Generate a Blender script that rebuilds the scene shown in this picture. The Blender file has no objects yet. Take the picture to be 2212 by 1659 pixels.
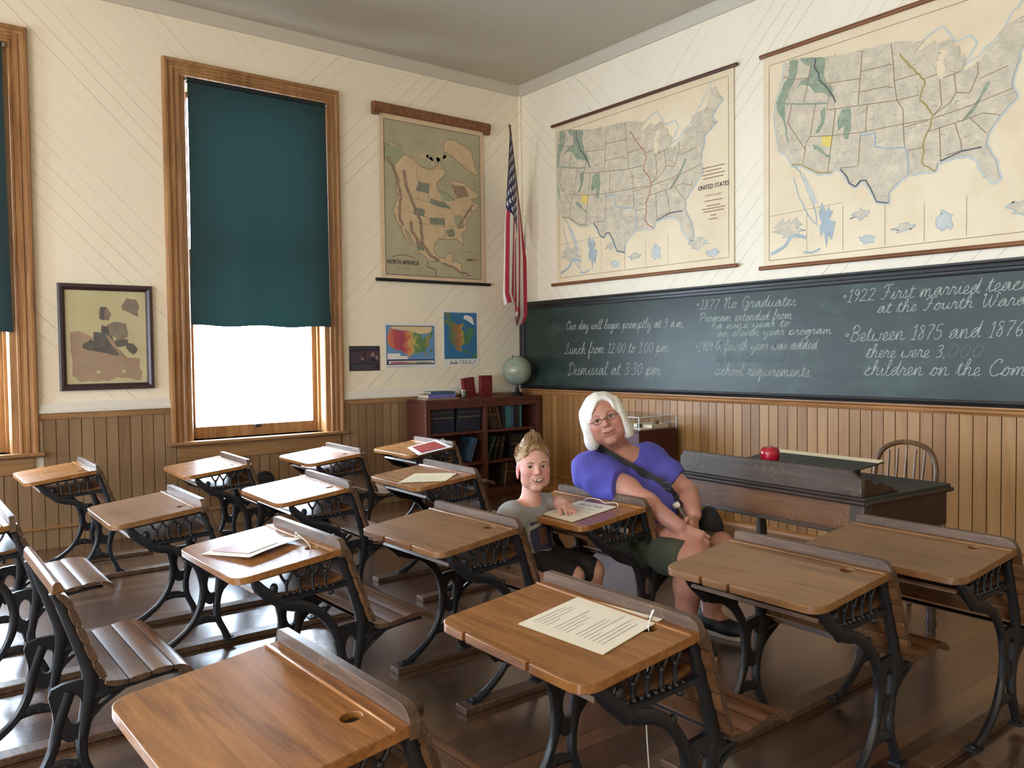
import bpy, bmesh, math, random
import numpy as np
from mathutils import Vector, Matrix
from mathutils.geometry import tessellate_polygon
PI = math.pi
random.seed(7)
SC = bpy.context.scene
COL = SC.collection

# ------------------------------------------------------------------ camera
CAM_POS = Vector((5.943, -4.714, 1.20))
YAW, PIT, ROL, FPX = 0.91339, -0.03549, -0.01132, 1774.92
_f = Vector((-math.sin(YAW)*math.cos(PIT), math.cos(YAW)*math.cos(PIT), math.sin(PIT)))
_r0 = Vector((math.cos(YAW), math.sin(YAW), 0))
_u0 = _r0.cross(_f)
_r = _r0*math.cos(ROL) + _u0*math.sin(ROL)
_u = -_r0*math.sin(ROL) + _u0*math.cos(ROL)
cam_d = bpy.data.cameras.new('camera')
cam_d.sensor_fit = 'HORIZONTAL'
cam_d.sensor_width = 36.0
cam_d.lens = FPX/2212*36.0
cam_d.clip_start = 0.05
cam_d.clip_end = 100
cam = bpy.data.objects.new('camera', cam_d)
COL.objects.link(cam)
cam.matrix_world = Matrix(((_r.x, _u.x, -_f.x, CAM_POS.x), (_r.y, _u.y, -_f.y, CAM_POS.y), (_r.z, _u.z, -_f.z, CAM_POS.z), (0, 0, 0, 1)))
SC.camera = cam

# ------------------------------------------------------------------ daylight, exposure
world = bpy.data.worlds.new('sky')
SC.world = world
world.use_nodes = True
_bg = world.node_tree.nodes['Background']
_bg.inputs[0].default_value = (0.68, 0.83, 1.0, 1)
_bg.inputs[1].default_value = 16.5
SC.view_settings.view_transform = 'Standard'
SC.view_settings.look = 'None'
SC.view_settings.gamma = 1
SC.view_settings.use_curve_mapping = False
SC.view_settings.exposure = 1.68
SC.cycles.use_denoising = True
SC.cycles.max_bounces = 10
SC.cycles.diffuse_bounces = 6
SC.cycles.transparent_max_bounces = 12
SC.cycles.caustics_reflective = False
SC.cycles.caustics_refractive = False
SC.cycles.sample_clamp_indirect = 6.0

# pendant lamps of the room, hanging behind and to the left of the camera
LAMP_AT = [(2.6, -6.3, 2.75), (6.7, -6.3, 2.75)]
LAMP_POWER = 27.0
# window openings: (wall, centre along the wall); all have the same size
WIN_Z0, WIN_Z1 = 0.62, 3.259
WIN_LEFT = [(-3.121, -1.817), (-5.22, -3.917), (-7.32, -6.017)]
WIN_BACK = [(1.2, 2.5), (3.3, 4.6), (5.4, 6.7)]
ROOM_X, ROOM_Y, CEIL = 8.4, -8.6, 3.625
def portal(name, loc, rot, sx, sy):
    l = bpy.data.lights.new(name, 'AREA')
    l.shape = 'RECTANGLE'
    l.size, l.size_y = sx, sy
    l.cycles.is_portal = True
    o = bpy.data.objects.new(name, l)
    COL.objects.link(o)
    o.location = loc
    o.rotation_euler = rot
for a, b in WIN_LEFT:
    portal('window_daylight', (-0.22, (a+b)/2, (WIN_Z0+WIN_Z1)/2), (0, -PI/2, 0), WIN_Z1-WIN_Z0, b-a)
for a, b in WIN_BACK:
    portal('window_daylight', ((a+b)/2, ROOM_Y-0.22, (WIN_Z0+WIN_Z1)/2), (PI/2, 0, 0), b-a, WIN_Z1-WIN_Z0)

# ------------------------------------------------------------------ materials
def S(r, g=None, b=None):
    if g is None: r, g, b = r
    out = []
    for c in (r, g, b):
        c = c/255.0
        out.append(c/12.92 if c <= 0.04045 else ((c+0.055)/1.055)**2.4)
    return (*out, 1.0)
class NT:
    def __init__(s, name):
        s.m = bpy.data.materials.new(name); s.m.use_nodes = True
        s.t = s.m.node_tree; s.b = s.t.nodes['Principled BSDF']
    def n(s, typ, **kw):
        x = s.t.nodes.new(typ)
        for k, v in kw.items():
            if k.startswith('_'): setattr(x, k[1:], v)
        for k, v in kw.items():
            if not k.startswith('_'):
                key = int(k[1:]) if k[0] == 'i' and k[1:].isdigit() else k.replace('__', ' ')
                if isinstance(v, bpy.types.NodeSocket): s.t.links.new(v, x.inputs[key])
                else: x.inputs[key].default_value = v
        return x
    def math(s, op, a, b=0.0, c=0.0):
        x = s.n('ShaderNodeMath', _operation=op, i0=a, i1=b, i2=c)
        return x.outputs[0]
    def ramp(s, fac, stops):
        x = s.t.nodes.new('ShaderNodeValToRGB')
        s.t.links.new(fac, x.inputs[0])
        e = x.color_ramp.elements
        while len(e) < len(stops): e.new(0.5)
        for el, (p, c) in zip(e, stops):
            el.position = p; el.color = c
        return x.outputs[0]
    def mix(s, fac, a, b, mode='MIX'):
        x = s.t.nodes.new('ShaderNodeMix'); x.data_type = 'RGBA'; x.blend_type = mode
        for sock, v in ((x.inputs[0], fac), (x.inputs[6], a), (x.inputs[7], b)):
            if isinstance(v, bpy.types.NodeSocket): s.t.links.new(v, sock)
            else: sock.default_value = v
        return x.outputs[2]
    def coord(s, kind='Object'):
        return s.t.nodes.new('ShaderNodeTexCoord').outputs[kind]
    def mapping(s, vec, scale=(1, 1, 1), rot=(0, 0, 0), loc=(0, 0, 0)):
        return s.n('ShaderNodeMapping', Vector=vec, Scale=scale, Rotation=rot, Location=loc).outputs[0]
    def noise(s, vec, scale, detail=3, rough=0.55, dist=0.0):
        return s.n('ShaderNodeTexNoise', Vector=vec, Scale=scale, Detail=detail, Roughness=rough, Distortion=dist).outputs['Fac']
    def sep(s, vec):
        return s.n('ShaderNodeSeparateXYZ', i0=vec).outputs
    def set(s, **kw):
        for k, v in kw.items():
            key = k.replace('__', ' ')
            if isinstance(v, bpy.types.NodeSocket): s.t.links.new(v, s.b.inputs[key])
            else: s.b.inputs[key].default_value = v
        return s
    def bump(s, h, strength=0.3, dist=0.01):
        x = s.n('ShaderNodeBump', Height=h, Strength=strength, Distance=dist)
        s.t.links.new(x.outputs[0], s.b.inputs['Normal'])
        return s
def plain(name, col, rough=0.6, metal=0.0, var=0.0, vscale=20, coat=0.0, spec=0.5):
    t = NT(name)
    c = S(col)
    if var:
        f = t.noise(t.coord(), vscale, 4)
        lo = tuple(v*(1-var) for v in c[:3]) + (1,); hi = tuple(min(1, v*(1+var)) for v in c[:3]) + (1,)
        t.set(Base__Color=t.ramp(f, [(0.3, lo), (0.7, hi)]))
    else:
        t.set(Base__Color=c)
    t.set(Roughness=rough, Metallic=metal)
    t.b.inputs['Specular IOR Level'].default_value = spec
    if coat: t.set(Coat__Weight=coat, Coat__Roughness=0.15)
    return t.m
def wood(name, dark, mid, light, axis='X', scale=1.0, rough=0.4, rvar=0.15, worn=None, wscale=60, objvar=0.0, coat=0.0, stretch=14, bump=0.15):
    t = NT(name)
    sc = {'X': (1, stretch, stretch), 'Y': (stretch, 1, stretch), 'Z': (stretch, stretch, 1)}[axis]
    oi = t.t.nodes.new('ShaderNodeObjectInfo')
    off = t.n('ShaderNodeVectorMath', _operation='ADD', i0=t.coord(), i1=t.n('ShaderNodeCombineXYZ', X=t.math('MULTIPLY', oi.outputs['Random'], 7.3), Y=t.math('MULTIPLY', oi.outputs['Random'], 3.1), Z=t.math('MULTIPLY', oi.outputs['Random'], 5.7)).outputs[0]).outputs[0]
    mp = t.mapping(off, tuple(v*scale for v in sc))
    g = t.noise(mp, 2.2, 6, 0.62, 1.2)
    fine = t.noise(t.mapping(off, tuple(v*scale*3 for v in sc)), 5.0, 3, 0.6)
    big = t.noise(off, 2.5, 2)
    f = t.math('ADD', t.math('MULTIPLY', g, 0.62), t.math('ADD', t.math('MULTIPLY', fine, 0.2), t.math('MULTIPLY', big, 0.18)))
    col = t.ramp(f, [(0.33, S(dark)), (0.5, S(mid)), (0.66, S(light))])
    if objvar:
        v = t.math('ADD', 1-objvar, t.math('MULTIPLY', oi.outputs['Random'], 2*objvar))
        hs = t.n('ShaderNodeHueSaturation', Color=col, Value=v)
        col = hs.outputs[0]
    if worn:
        w = t.math('ADD', t.math('MULTIPLY', t.noise(off, wscale, 6, 0.75), 0.75), t.math('MULTIPLY', t.noise(off, 7, 2), 0.25))
        wm = t.ramp(w, [(0.57, (0, 0, 0, 1)), (0.68, (0.85, 0.85, 0.85, 1))])
        col = t.mix(wm, col, S(worn))
    t.set(Base__Color=col, Roughness=t.math('ADD', rough-rvar/2, t.math('MULTIPLY', big, rvar)))
    if coat: t.set(Coat__Weight=coat, Coat__Roughness=0.12)
    if bump: t.bump(f, bump, 0.002)
    return t.m

M = {}
M['desk_top'] = wood('varnished desk wood', (102, 62, 28), (142, 94, 48), (162, 113, 63), 'X', 1.0, 0.27, 0.12, objvar=0.13)
M['desk_dull'] = wood('dull desk wood', (88, 60, 32), (128, 89, 52), (146, 107, 67), 'X', 1.0, 0.38, 0.12, objvar=0.1)
M['desk_dark'] = wood('worn dark wood', (52, 36, 26), (82, 60, 44), (112, 86, 64), 'X', 1.0, 0.45, 0.2, worn=(140, 112, 78), objvar=0.1)
M['back_wood'] = wood('slatted back wood', (78, 49, 30), (116, 78, 48), (140, 101, 67), 'X', 0.8, 0.38, 0.15, objvar=0.12)
M['seat_wood'] = wood('slatted seat wood', (76, 48, 30), (116, 78, 50), (146, 106, 72), 'X', 0.8, 0.36, 0.15, objvar=0.15)
M['slat_gap'] = plain('slat gap', (38, 25, 17), 0.8)
M['iron'] = plain('black cast iron', (24, 25, 30), 0.42, 0.0, 0.25, 60)
M['iron2'] = plain('grey iron', (70, 72, 78), 0.4, 0.6)
M['hole'] = plain('inkwell dark', (14, 11, 9), 0.9)
M['red_wood'] = wood('reddish brown wood', (58, 28, 22), (84, 44, 34), (104, 58, 46), 'Z', 0.8, 0.4, 0.15)
M['ped_red'] = plain('dark red paint', (62, 18, 20), 0.45, 0, 0.1)
M['teacher_top'] = plain('black desk leather top', (40, 44, 42), 0.5, 0, 0.2, 30)
M['teacher_side'] = wood('dark teacher desk wood', (32, 21, 16), (52, 35, 27), (70, 49, 38), 'X', 0.8, 0.45, 0.2)
M['teacher_rail'] = wood('scuffed grey brown wood', (46, 35, 28), (68, 53, 42), (88, 70, 56), 'X', 0.8, 0.5, 0.2, worn=(150, 122, 92))
M['teacher_apron'] = wood('scuffed brown wood', (74, 46, 27), (106, 70, 42), (126, 88, 55), 'X', 0.8, 0.45, 0.2, worn=(172, 128, 84))
M['chair_wood'] = wood('dark chair wood', (58, 38, 24), (92, 64, 40), (128, 94, 60), 'Z', 1.0, 0.35, 0.1)
M['trim_wood'] = wood('golden trim wood', (112, 76, 42), (154, 110, 68), (182, 140, 94), 'Z', 0.6, 0.38, 0.1)
M['trim_woodY'] = wood('golden trim wood along', (112, 80, 48), (148, 110, 72), (172, 136, 94), 'Y', 0.6, 0.38, 0.1)
M['ledge_wood'] = wood('ledge wood', (124, 82, 46), (158, 110, 66), (180, 132, 84), 'X', 0.6, 0.4, 0.1)
M['roller_wood'] = wood('map roller wood', (86, 50, 28), (124, 76, 42), (150, 98, 58), 'X', 0.7, 0.4, 0.1)
M['roller_dark'] = wood('dark map roller', (60, 32, 22), (84, 48, 34), (100, 60, 44), 'X', 0.7, 0.4, 0.1)
M['black'] = plain('black paint', (22, 22, 24), 0.45)
M['frame_black'] = plain('blackboard frame black', (26, 25, 26), 0.4, 0, 0.2, 30)
M['pic_frame'] = plain('purple brown frame', (58, 40, 42), 0.35, 0, 0.15, 40)
M['white_paint'] = plain('white paint', (226, 220, 208), 0.4)
M['white'] = plain('white', (235, 233, 228), 0.5)
M['paper'] = plain('white paper', (226, 218, 202), 0.5)
M['paper_cream'] = plain('cream paper', (226, 214, 186), 0.45)
M['ink'] = plain('grey ink', (92, 88, 84), 0.6)
M['metal'] = plain('bright metal', (190, 190, 190), 0.25, 1.0)
M['cord'] = plain('white cord', (220, 220, 214), 0.6)
M['tube_white'] = plain('white tube', (212, 218, 230), 0.4)
M['shade'] = None
def beadboard_mat(name, c0, c1, c2):
    t = NT(name)
    mp = t.mapping(t.coord(), (9, 9, 0.7))
    g = t.noise(mp, 2.0, 5, 0.6, 0.8)
    big = t.noise(t.coord(), 1.4, 3)
    at = t.n('ShaderNodeAttribute', _attribute_name='board').outputs['Fac']
    f = t.math('ADD', t.math('MULTIPLY', g, 0.5), t.math('ADD', t.math('MULTIPLY', at, 0.25), t.math('MULTIPLY', big, 0.25)))
    col = t.ramp(f, [(0.28, S(c0)), (0.5, S(c1)), (0.72, S(c2))])
    t.set(Base__Color=col, Roughness=0.42)
    return t.m
M['bead'] = beadboard_mat('honey beadboard wood', (124, 84, 44), (156, 112, 64), (176, 134, 84))
M['bead_l'] = beadboard_mat('grey brown beadboard wood', (112, 86, 60), (136, 108, 78), (152, 124, 94))  # honey beadboard with window flare and cool daylight greyed into its colour
M['bead_gap'] = plain('beadboard groove', (96, 66, 38), 0.7)
def planks_wall(name, axis, centre, col):
    """cream painted boards laid as a chevron: joints at 45 degrees either side of a vertical line"""
    t = NT(name)
    s = t.sep(t.coord())
    h = s['Y'] if axis == 'Y' else s['X']
    u = t.math('SUBTRACT', s['Z'], t.math('ABSOLUTE', t.math('SUBTRACT', h, centre)))
    q = t.math('DIVIDE', t.math('ADD', u, 20.0), 0.127)
    fr = t.math('FRACT', q)
    idn = t.math('FLOOR', q)
    dist = t.math('ABSOLUTE', t.math('SUBTRACT', fr, 0.5))
    wn = t.n('ShaderNodeTexWhiteNoise', _noise_dimensions='1D', W=idn).outputs['Value']
    gap = t.noise(t.coord(), 1.6, 4, 0.65)
    amt = t.math('MULTIPLY', t.ramp(t.math('ADD', t.math('MULTIPLY', wn, 0.55), t.math('MULTIPLY', gap, 0.6)), [(0.46, (0.08,)*3+(1,)), (0.88, (1, 1, 1, 1))]), 0.72)
    line = t.math('GREATER_THAN', dist, 0.482)
    fac = t.math('MULTIPLY', line, amt)
    big = t.noise(t.coord(), 1.1, 3)
    base = t.ramp(big, [(0.3, tuple(v*0.93 for v in S(col)[:3])+(1,)), (0.7, S(col))])
    spots = t.ramp(t.noise(t.coord(), 34, 2), [(0.76, (0, 0, 0, 1)), (0.79, (1, 1, 1, 1))])
    base = t.mix(t.math('MULTIPLY', spots, 0.35), base, S(130, 104, 72))
    t.set(Base__Color=t.mix(fac, base, S(104, 80, 54)), Roughness=0.5)
    t.bump(t.math('SUBTRACT', 1.0, fac), 0.3, 0.003)
    return t.m
M['wall_l'] = planks_wall('cream chevron boards', 'Y', -2.47, (244, 232, 208))
M['wall_r'] = planks_wall('cream chevron boards 2', 'X', 1.42, (246, 236, 214))
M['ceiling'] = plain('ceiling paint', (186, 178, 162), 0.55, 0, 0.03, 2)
M['crown'] = plain('crown moulding paint', (196, 188, 170), 0.5)
def floor_mat():
    t = NT('old floor boards')
    s = t.sep(t.coord())
    q = t.math('DIVIDE', s['X'], 0.075)
    idn = t.math('FLOOR', q); fr = t.math('FRACT', q)
    wn = t.n('ShaderNodeTexWhiteNoise', _noise_dimensions='1D', W=idn).outputs['Value']
    g = t.noise(t.mapping(t.coord(), (12, 0.8, 1)), 3, 5, 0.6, 0.6)
    big = t.noise(t.coord(), 1.7, 4)
    f = t.math('ADD', t.math('MULTIPLY', g, 0.45), t.math('ADD', t.math('MULTIPLY', wn, 0.25), t.math('MULTIPLY', big, 0.3)))
    col = t.ramp(f, [(0.3, S(46, 29, 20)), (0.5, S(76, 50, 33)), (0.72, S(110, 76, 52))])
    gap = t.math('GREATER_THAN', t.math('ABSOLUTE', t.math('SUBTRACT', fr, 0.5)), 0.468)
    col = t.mix(gap, col, S(24, 15, 11))
    t.set(Base__Color=col, Roughness=t.math('ADD', 0.10, t.math('MULTIPLY', t.math('ADD', t.math('MULTIPLY', big, 0.6), t.math('MULTIPLY', g, 0.4)), 0.28)))
    h = t.math('ADD', t.math('MULTIPLY', gap, -1.0), t.math('MULTIPLY', g, 0.12))
    t.b.inputs['Specular IOR Level'].default_value = 0.85
    t.b.inputs['Coat Weight'].default_value = 0.9
    t.b.inputs['Coat Roughness'].default_value = 0.24
    t.b.inputs['Coat IOR'].default_value = 1.75
    t.bump(h, 0.25, 0.004)
    return t.m
M['floor'] = floor_mat()
def board_mat():
    t = NT('green black chalkboard')
    a = t.noise(t.coord(), 1.3, 4, 0.6)
    b = t.noise(t.mapping(t.coord(), (1.0, 1, 3.0), (0, 0.5, 0)), 3.5, 5, 0.65, 1.0)
    f = t.math('ADD', t.math('MULTIPLY', a, 0.6), t.math('MULTIPLY', b, 0.4))
    col = t.ramp(f, [(0.32, S(20, 31, 27)), (0.52, S(32, 48, 43)), (0.70, S(66, 84, 76))])
    t.set(Base__Color=col, Roughness=0.42)
    return t.m
M['board'] = board_mat()
M['chalk'] = plain('white chalk', (176, 182, 174), 0.9)
M['chalk_faint'] = plain('faint chalk', (104, 118, 110), 0.9)
def shade_mat():
    t = NT('green blind cloth')
    w = t.noise(t.mapping(t.coord(), (60, 60, 60)), 8, 2)
    t.set(Base__Color=t.ramp(w, [(0.3, S(17, 27, 27)), (0.7, S(21, 33, 34))]), Roughness=0.75)
    tr = t.n('ShaderNodeBsdfTranslucent', Color=S(16, 44, 42))
    mx = t.n('ShaderNodeMixShader', i0=0.06, i1=t.b.outputs[0], i2=tr.outputs[0])
    t.t.links.new(mx.outputs[0], t.t.nodes['Material Output'].inputs[0])
    return t.m
M['shade'] = shade_mat()
def glass_mat(name, tint=(1, 1, 1, 1), gloss=0.07):
    t = NT(name)
    tr = t.n('ShaderNodeBsdfTransparent', Color=tint)
    gl = t.n('ShaderNodeBsdfGlossy', Roughness=0.02)
    lw = t.n('ShaderNodeLayerWeight', Blend=0.25)
    fac = t.math('ADD', gloss*0.6, t.math('MULTIPLY', lw.outputs['Facing'], gloss*3))
    mx = t.n('ShaderNodeMixShader', i0=fac, i1=tr.outputs[0], i2=gl.outputs[0])
    t.t.links.new(mx.outputs[0], t.t.nodes['Material Output'].inputs[0])
    return t.m
M['glass'] = glass_mat('window glass')
M['acrylic'] = glass_mat('clear acrylic', (0.97, 0.98, 0.98, 1), 0.06)
M['acrylic_edge'] = plain('acrylic edge', (226, 228, 230), 0.3)
M['bottle'] = glass_mat('clear bottle plastic', (0.93, 0.95, 0.97, 1), 0.22)

# ------------------------------------------------------------------ mesh builder
def cr(pts, n=6, closed=False):
    """Catmull-Rom resample of a point list"""
    P = [np.array(p, float) for p in pts]
    out = []
    N = len(P)
    segs = N if closed else N-1
    for i in range(segs):
        if closed: a, b, c, d = P[(i-1) % N], P[i], P[(i+1) % N], P[(i+2) % N]
        else: a, b, c, d = P[max(i-1, 0)], P[i], P[i+1], P[min(i+2, N-1)]
        for k in range(n):
            t = k/n
            out.append(0.5*((2*b)+(-a+c)*t+(2*a-5*b+4*c-d)*t*t+(-a+3*b-3*c+d)*t**3))
    if not closed: out.append(P[-1])
    return out
class MB:
    def __init__(s):
        s.v = []; s.f = []; s.mi = []; s.mats = []
        s.fa = []
    def m(s, mat):
        if mat not in s.mats: s.mats.append(mat)
        return s.mats.index(mat)
    def add(s, vs, fs, mat, M4=None):
        o = len(s.v); k = s.m(mat)
        if M4 is not None: vs = [tuple(M4 @ Vector(v)) for v in vs]
        s.v += [tuple(float(c) for c in v) for v in vs]
        s.f += [tuple(i+o for i in f) for f in fs]
        s.mi += [k]*len(fs)
        return s
    def box(s, lo, hi, mat, M4=None):
        (a, b, c), (d, e, f) = lo, hi
        vs = [(a, b, c), (d, b, c), (d, e, c), (a, e, c), (a, b, f), (d, b, f), (d, e, f), (a, e, f)]
        return s.add(vs, [(0, 3, 2, 1), (4, 5, 6, 7), (0, 1, 5, 4), (1, 2, 6, 5), (2, 3, 7, 6), (3, 0, 4, 7)], mat, M4)
    def prism(s, outline, depth, mat, fn, holes=()):
        """outline (list of 2d) with holes, mapped by fn(u, v, w) for w in depth=(w0,w1)"""
        loops = [outline]+list(holes)
        flat = [p for l in loops for p in l]
        tris = tessellate_polygon([[Vector((p[0], p[1], 0)) for p in l] for l in loops])
        n = len(flat)
        vs = [fn(p[0], p[1], depth[0]) for p in flat]+[fn(p[0], p[1], depth[1]) for p in flat]
        fs = []
        for t in tris:
            a, b, c = t
            pa, pb, pc = flat[a], flat[b], flat[c]
            if (pb[0]-pa[0])*(pc[1]-pa[1])-(pb[1]-pa[1])*(pc[0]-pa[0]) < 0: b, c = c, b
            fs.append((a, c, b)); fs.append((a+n, b+n, c+n))
        o = 0
        for li, l in enumerate(loops):
            ar = sum(l[i][0]*l[(i+1) % len(l)][1]-l[(i+1) % len(l)][0]*l[i][1] for i in range(len(l)))
            ccw = (ar > 0) if li == 0 else (ar < 0)
            for i in range(len(l)):
                a = o+i; b = o+(i+1) % len(l)
                fs.append((a, b, b+n, a+n) if ccw else (b, a, a+n, b+n))
            o += len(l)
        return s.add(vs, fs, mat)
    def sheet(s, outline, mat, fn, holes=()):
        loops = [outline]+list(holes)
        flat = [p for l in loops for p in l]
        tris = tessellate_polygon([[Vector((p[0], p[1], 0)) for p in l] for l in loops])
        fs = []
        for a, b, c in tris:
            pa, pb, pc = flat[a], flat[b], flat[c]
            if (pb[0]-pa[0])*(pc[1]-pa[1])-(pb[1]-pa[1])*(pc[0]-pa[0]) < 0: b, c = c, b
            fs.append((a, b, c))
        return s.add([fn(p[0], p[1]) for p in flat], fs, mat)
    def tube(s, path, r, mat, n=8, caps=True, closed=False, flat=1.0):
        P = [Vector(p) for p in path]
        N = len(P)
        rs = r if isinstance(r, (list, tuple)) else [r]*N
        vs = []; fs = []
        T0 = (P[1]-P[0]).normalized()
        ref = Vector((0, 0, 1)) if abs(T0.z) < 0.9 else Vector((1, 0, 0))
        nrm = T0.cross(ref).normalized()
        for i in range(N):
            if closed: T = (P[(i+1) % N]-P[i-1]).normalized()
            else: T = (P[min(i+1, N-1)]-P[max(i-1, 0)]).normalized()
            nrm = (nrm-T*nrm.dot(T))
            if nrm.length < 1e-6: nrm = T.orthogonal()
            nrm.normalize()
            bi = T.cross(nrm)
            for k in range(n):
                a = 2*PI*k/n
                vs.append(P[i]+(nrm*math.cos(a)+bi*math.sin(a)*flat)*rs[i])
        for i in range(N if closed else N-1):
            for k in range(n):
                a = i*n+k; b = i*n+(k+1) % n
                c = ((i+1) % N)*n+(k+1) % n; d = ((i+1) % N)*n+k
                fs.append((a, b, c, d))
        if caps and not closed:
            fs.append(tuple(range(n-1, -1, -1))); fs.append(tuple((N-1)*n+k for k in range(n)))
        return s.add([tuple(v) for v in vs], fs, mat)
    def lathe(s, prof, mat, n=20, M4=None):
        """prof: list of (r, z)"""
        vs = []; fs = []
        for r, z in prof:
            for k in range(n):
                a = 2*PI*k/n
                vs.append((max(r, 1e-5)*math.cos(a), max(r, 1e-5)*math.sin(a), z))
        for i in range(len(prof)-1):
            for k in range(n):
                fs.append((i*n+k, i*n+(k+1) % n, (i+1)*n+(k+1) % n, (i+1)*n+k))
        fs.append(tuple(range(n-1, -1, -1))); fs.append(tuple((len(prof)-1)*n+k for k in range(n)))
        return s.add(vs, fs, mat, M4)
    def sphere(s, c, r, mat, nu=16, nv=10, R=None):
        rx, ry, rz = r if isinstance(r, (list, tuple)) else (r, r, r)
        vs = []; fs = []
        for j in range(1, nv):
            ph = PI*j/nv
            for i in range(nu):
                th = 2*PI*i/nu
                vs.append(Vector((rx*math.sin(ph)*math.cos(th), ry*math.sin(ph)*math.sin(th), rz*math.cos(ph))))
        vs.append(Vector((0, 0, rz))); vs.append(Vector((0, 0, -rz)))
        t = len(vs)-2
        for j in range(nv-2):
            for i in range(nu):
                fs.append((j*nu+i, (j+1)*nu+i, (j+1)*nu+(i+1) % nu, j*nu+(i+1) % nu))
        for i in range(nu):
            fs.append((t, i, (i+1) % nu)); fs.append((t+1, (nv-2)*nu+(i+1) % nu, (nv-2)*nu+i))
        if R is not None: vs = [R @ v for v in vs]
        return s.add([tuple(v+Vector(c)) for v in vs], fs, mat)
    def ribbon(s, path, w, fn, mat):
        """flat stroke: path 2d, width w, mapped by fn(u,v)"""
        P = [np.array(p, float) for p in path]
        N = len(P)
        ws = w if isinstance(w, (list, tuple)) else [w]*N
        L = []; R = []
        for i in range(N):
            t = P[min(i+1, N-1)]-P[max(i-1, 0)]
            l = np.hypot(*t)
            t = t/l if l > 1e-9 else np.array((1.0, 0))
            nn = np.array((-t[1], t[0]))*ws[i]/2
            L.append(P[i]+nn); R.append(P[i]-nn)
        vs = [fn(*p) for p in L]+[fn(*p) for p in R]
        fs = [(N+i, N+i+1, i+1, i) for i in range(N-1)]
        return s.add(vs, fs, mat)
    def bar(s, path, w, x0, th, mat):
        """cast stroke in the y-z plane at x0, width w, thickness th, with softened edges"""
        P = [np.array(p, float) for p in path]
        N = len(P)
        ws = w if isinstance(w, (list, tuple)) else [w]*N
        if len(ws) != N: ws = list(np.interp(np.linspace(0, 1, N), np.linspace(0, 1, len(ws)), ws))
        cs = [(-.5, -.22), (-.28, -.5), (.28, -.5), (.5, -.22), (.5, .22), (.28, .5), (-.28, .5), (-.5, .22)]
        vs = []; fs = []
        for i in range(N):
            t = P[min(i+1, N-1)]-P[max(i-1, 0)]
            t = t/max(np.hypot(*t), 1e-9)
            nn = np.array((-t[1], t[0]))
            for a, b in cs:
                q = P[i]+nn*a*ws[i]
                vs.append((x0+b*th, q[0], q[1]))
        for i in range(N-1):
            for k in range(8):
                fs.append((i*8+k, (i+1)*8+k, (i+1)*8+(k+1) % 8, i*8+(k+1) % 8))
        fs.append(tuple(range(8))); fs.append(tuple((N-1)*8+7-k for k in range(8)))
        return s.add(vs, fs, mat)
    def extrude(s, prof, x0, x1, mat, closed=True):
        """profile in y-z extruded along x"""
        n = len(prof)
        vs = [(x0, p[0], p[1]) for p in prof]+[(x1, p[0], p[1]) for p in prof]
        ar = sum(prof[i][0]*prof[(i+1) % n][1]-prof[(i+1) % n][0]*prof[i][1] for i in range(n))
        fs = []
        for i in range(n):
            j = (i+1) % n
            fs.append((i, j, j+n, i+n) if ar < 0 else (j, i, i+n, j+n))
        tris = tessellate_polygon([[Vector((p[0], p[1], 0)) for p in prof]])
        for t in tris:
            fs.append(tuple(t)); fs.append(tuple(i+n for i in reversed(t)))
        return s.add(vs, fs, mat)
def mesh_of(name, mb, sharp=35, fix=True):
    me = bpy.data.meshes.new(name)
    me.from_pydata(mb.v, [], mb.f)
    for m in mb.mats: me.materials.append(m)
    if mb.mi: me.polygons.foreach_set('material_index', mb.mi)
    if fix:
        bm = bmesh.new(); bm.from_mesh(me)
        bmesh.ops.recalc_face_normals(bm, faces=bm.faces)
        bm.to_mesh(me); bm.free()
    me.polygons.foreach_set('use_smooth', [True]*len(me.polygons))
    me.set_sharp_from_angle(angle=math.radians(sharp))
    me.update()
    return me
def obj(name, mb, parent=None, loc=None, rot=None, bev=0, sharp=35, fix=True):
    me = mb if isinstance(mb, bpy.types.Mesh) else mesh_of(name, mb, sharp, fix)
    o = bpy.data.objects.new(name, me)
    COL.objects.link(o)
    if parent is not None: o.parent = parent
    if loc is not None: o.location = loc
    if rot is not None: o.rotation_euler = rot
    if bev:
        b = o.modifiers.new('bevel', 'BEVEL'); b.width = bev; b.segments = 2; b.limit_method = 'ANGLE'; b.angle_limit = math.radians(40)
    return o
def tag(o, label, cat, group=None, kind=None):
    o['label'] = label
    o['category'] = cat
    if group: o['group'] = group
    if kind: o['kind'] = kind
    return o
def thing(name, label, cat, loc=(0, 0, 0), rotz=0.0, group=None):
    o = bpy.data.objects.new(name, None)
    o.empty_display_size = 0.1
    COL.objects.link(o)
    o.location = loc; o.rotation_euler = (0, 0, rotz)
    return tag(o, label, cat, group)
def struct(name, mb, label=None, bev=0, sharp=35, fix=True):
    o = obj(name, mb, bev=bev, sharp=sharp, fix=fix)
    o['kind'] = 'structure'
    return o
def copy_tree(o, parent=None):
    c = o.copy()
    COL.objects.link(c)
    if parent is not None: c.parent = parent
    for ch in list(o.children): copy_tree(ch, c)
    return c
def rrect(x0, y0, x1, y1, r, n=5):
    out = []
    for cx, cy, a0 in ((x1-r, y0+r, -PI/2), (x1-r, y1-r, 0), (x0+r, y1-r, PI/2), (x0+r, y0+r, PI)):
        for k in range(n+1):
            a = a0+PI/2*k/n
            out.append((cx+r*math.cos(a), cy+r*math.sin(a)))
    return out
def circle(cx, cy, rx, ry=None, n=16):
    ry = ry or rx
    return [(cx+rx*math.cos(2*PI*k/n), cy+ry*math.sin(2*PI*k/n)) for k in range(n)]
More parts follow.
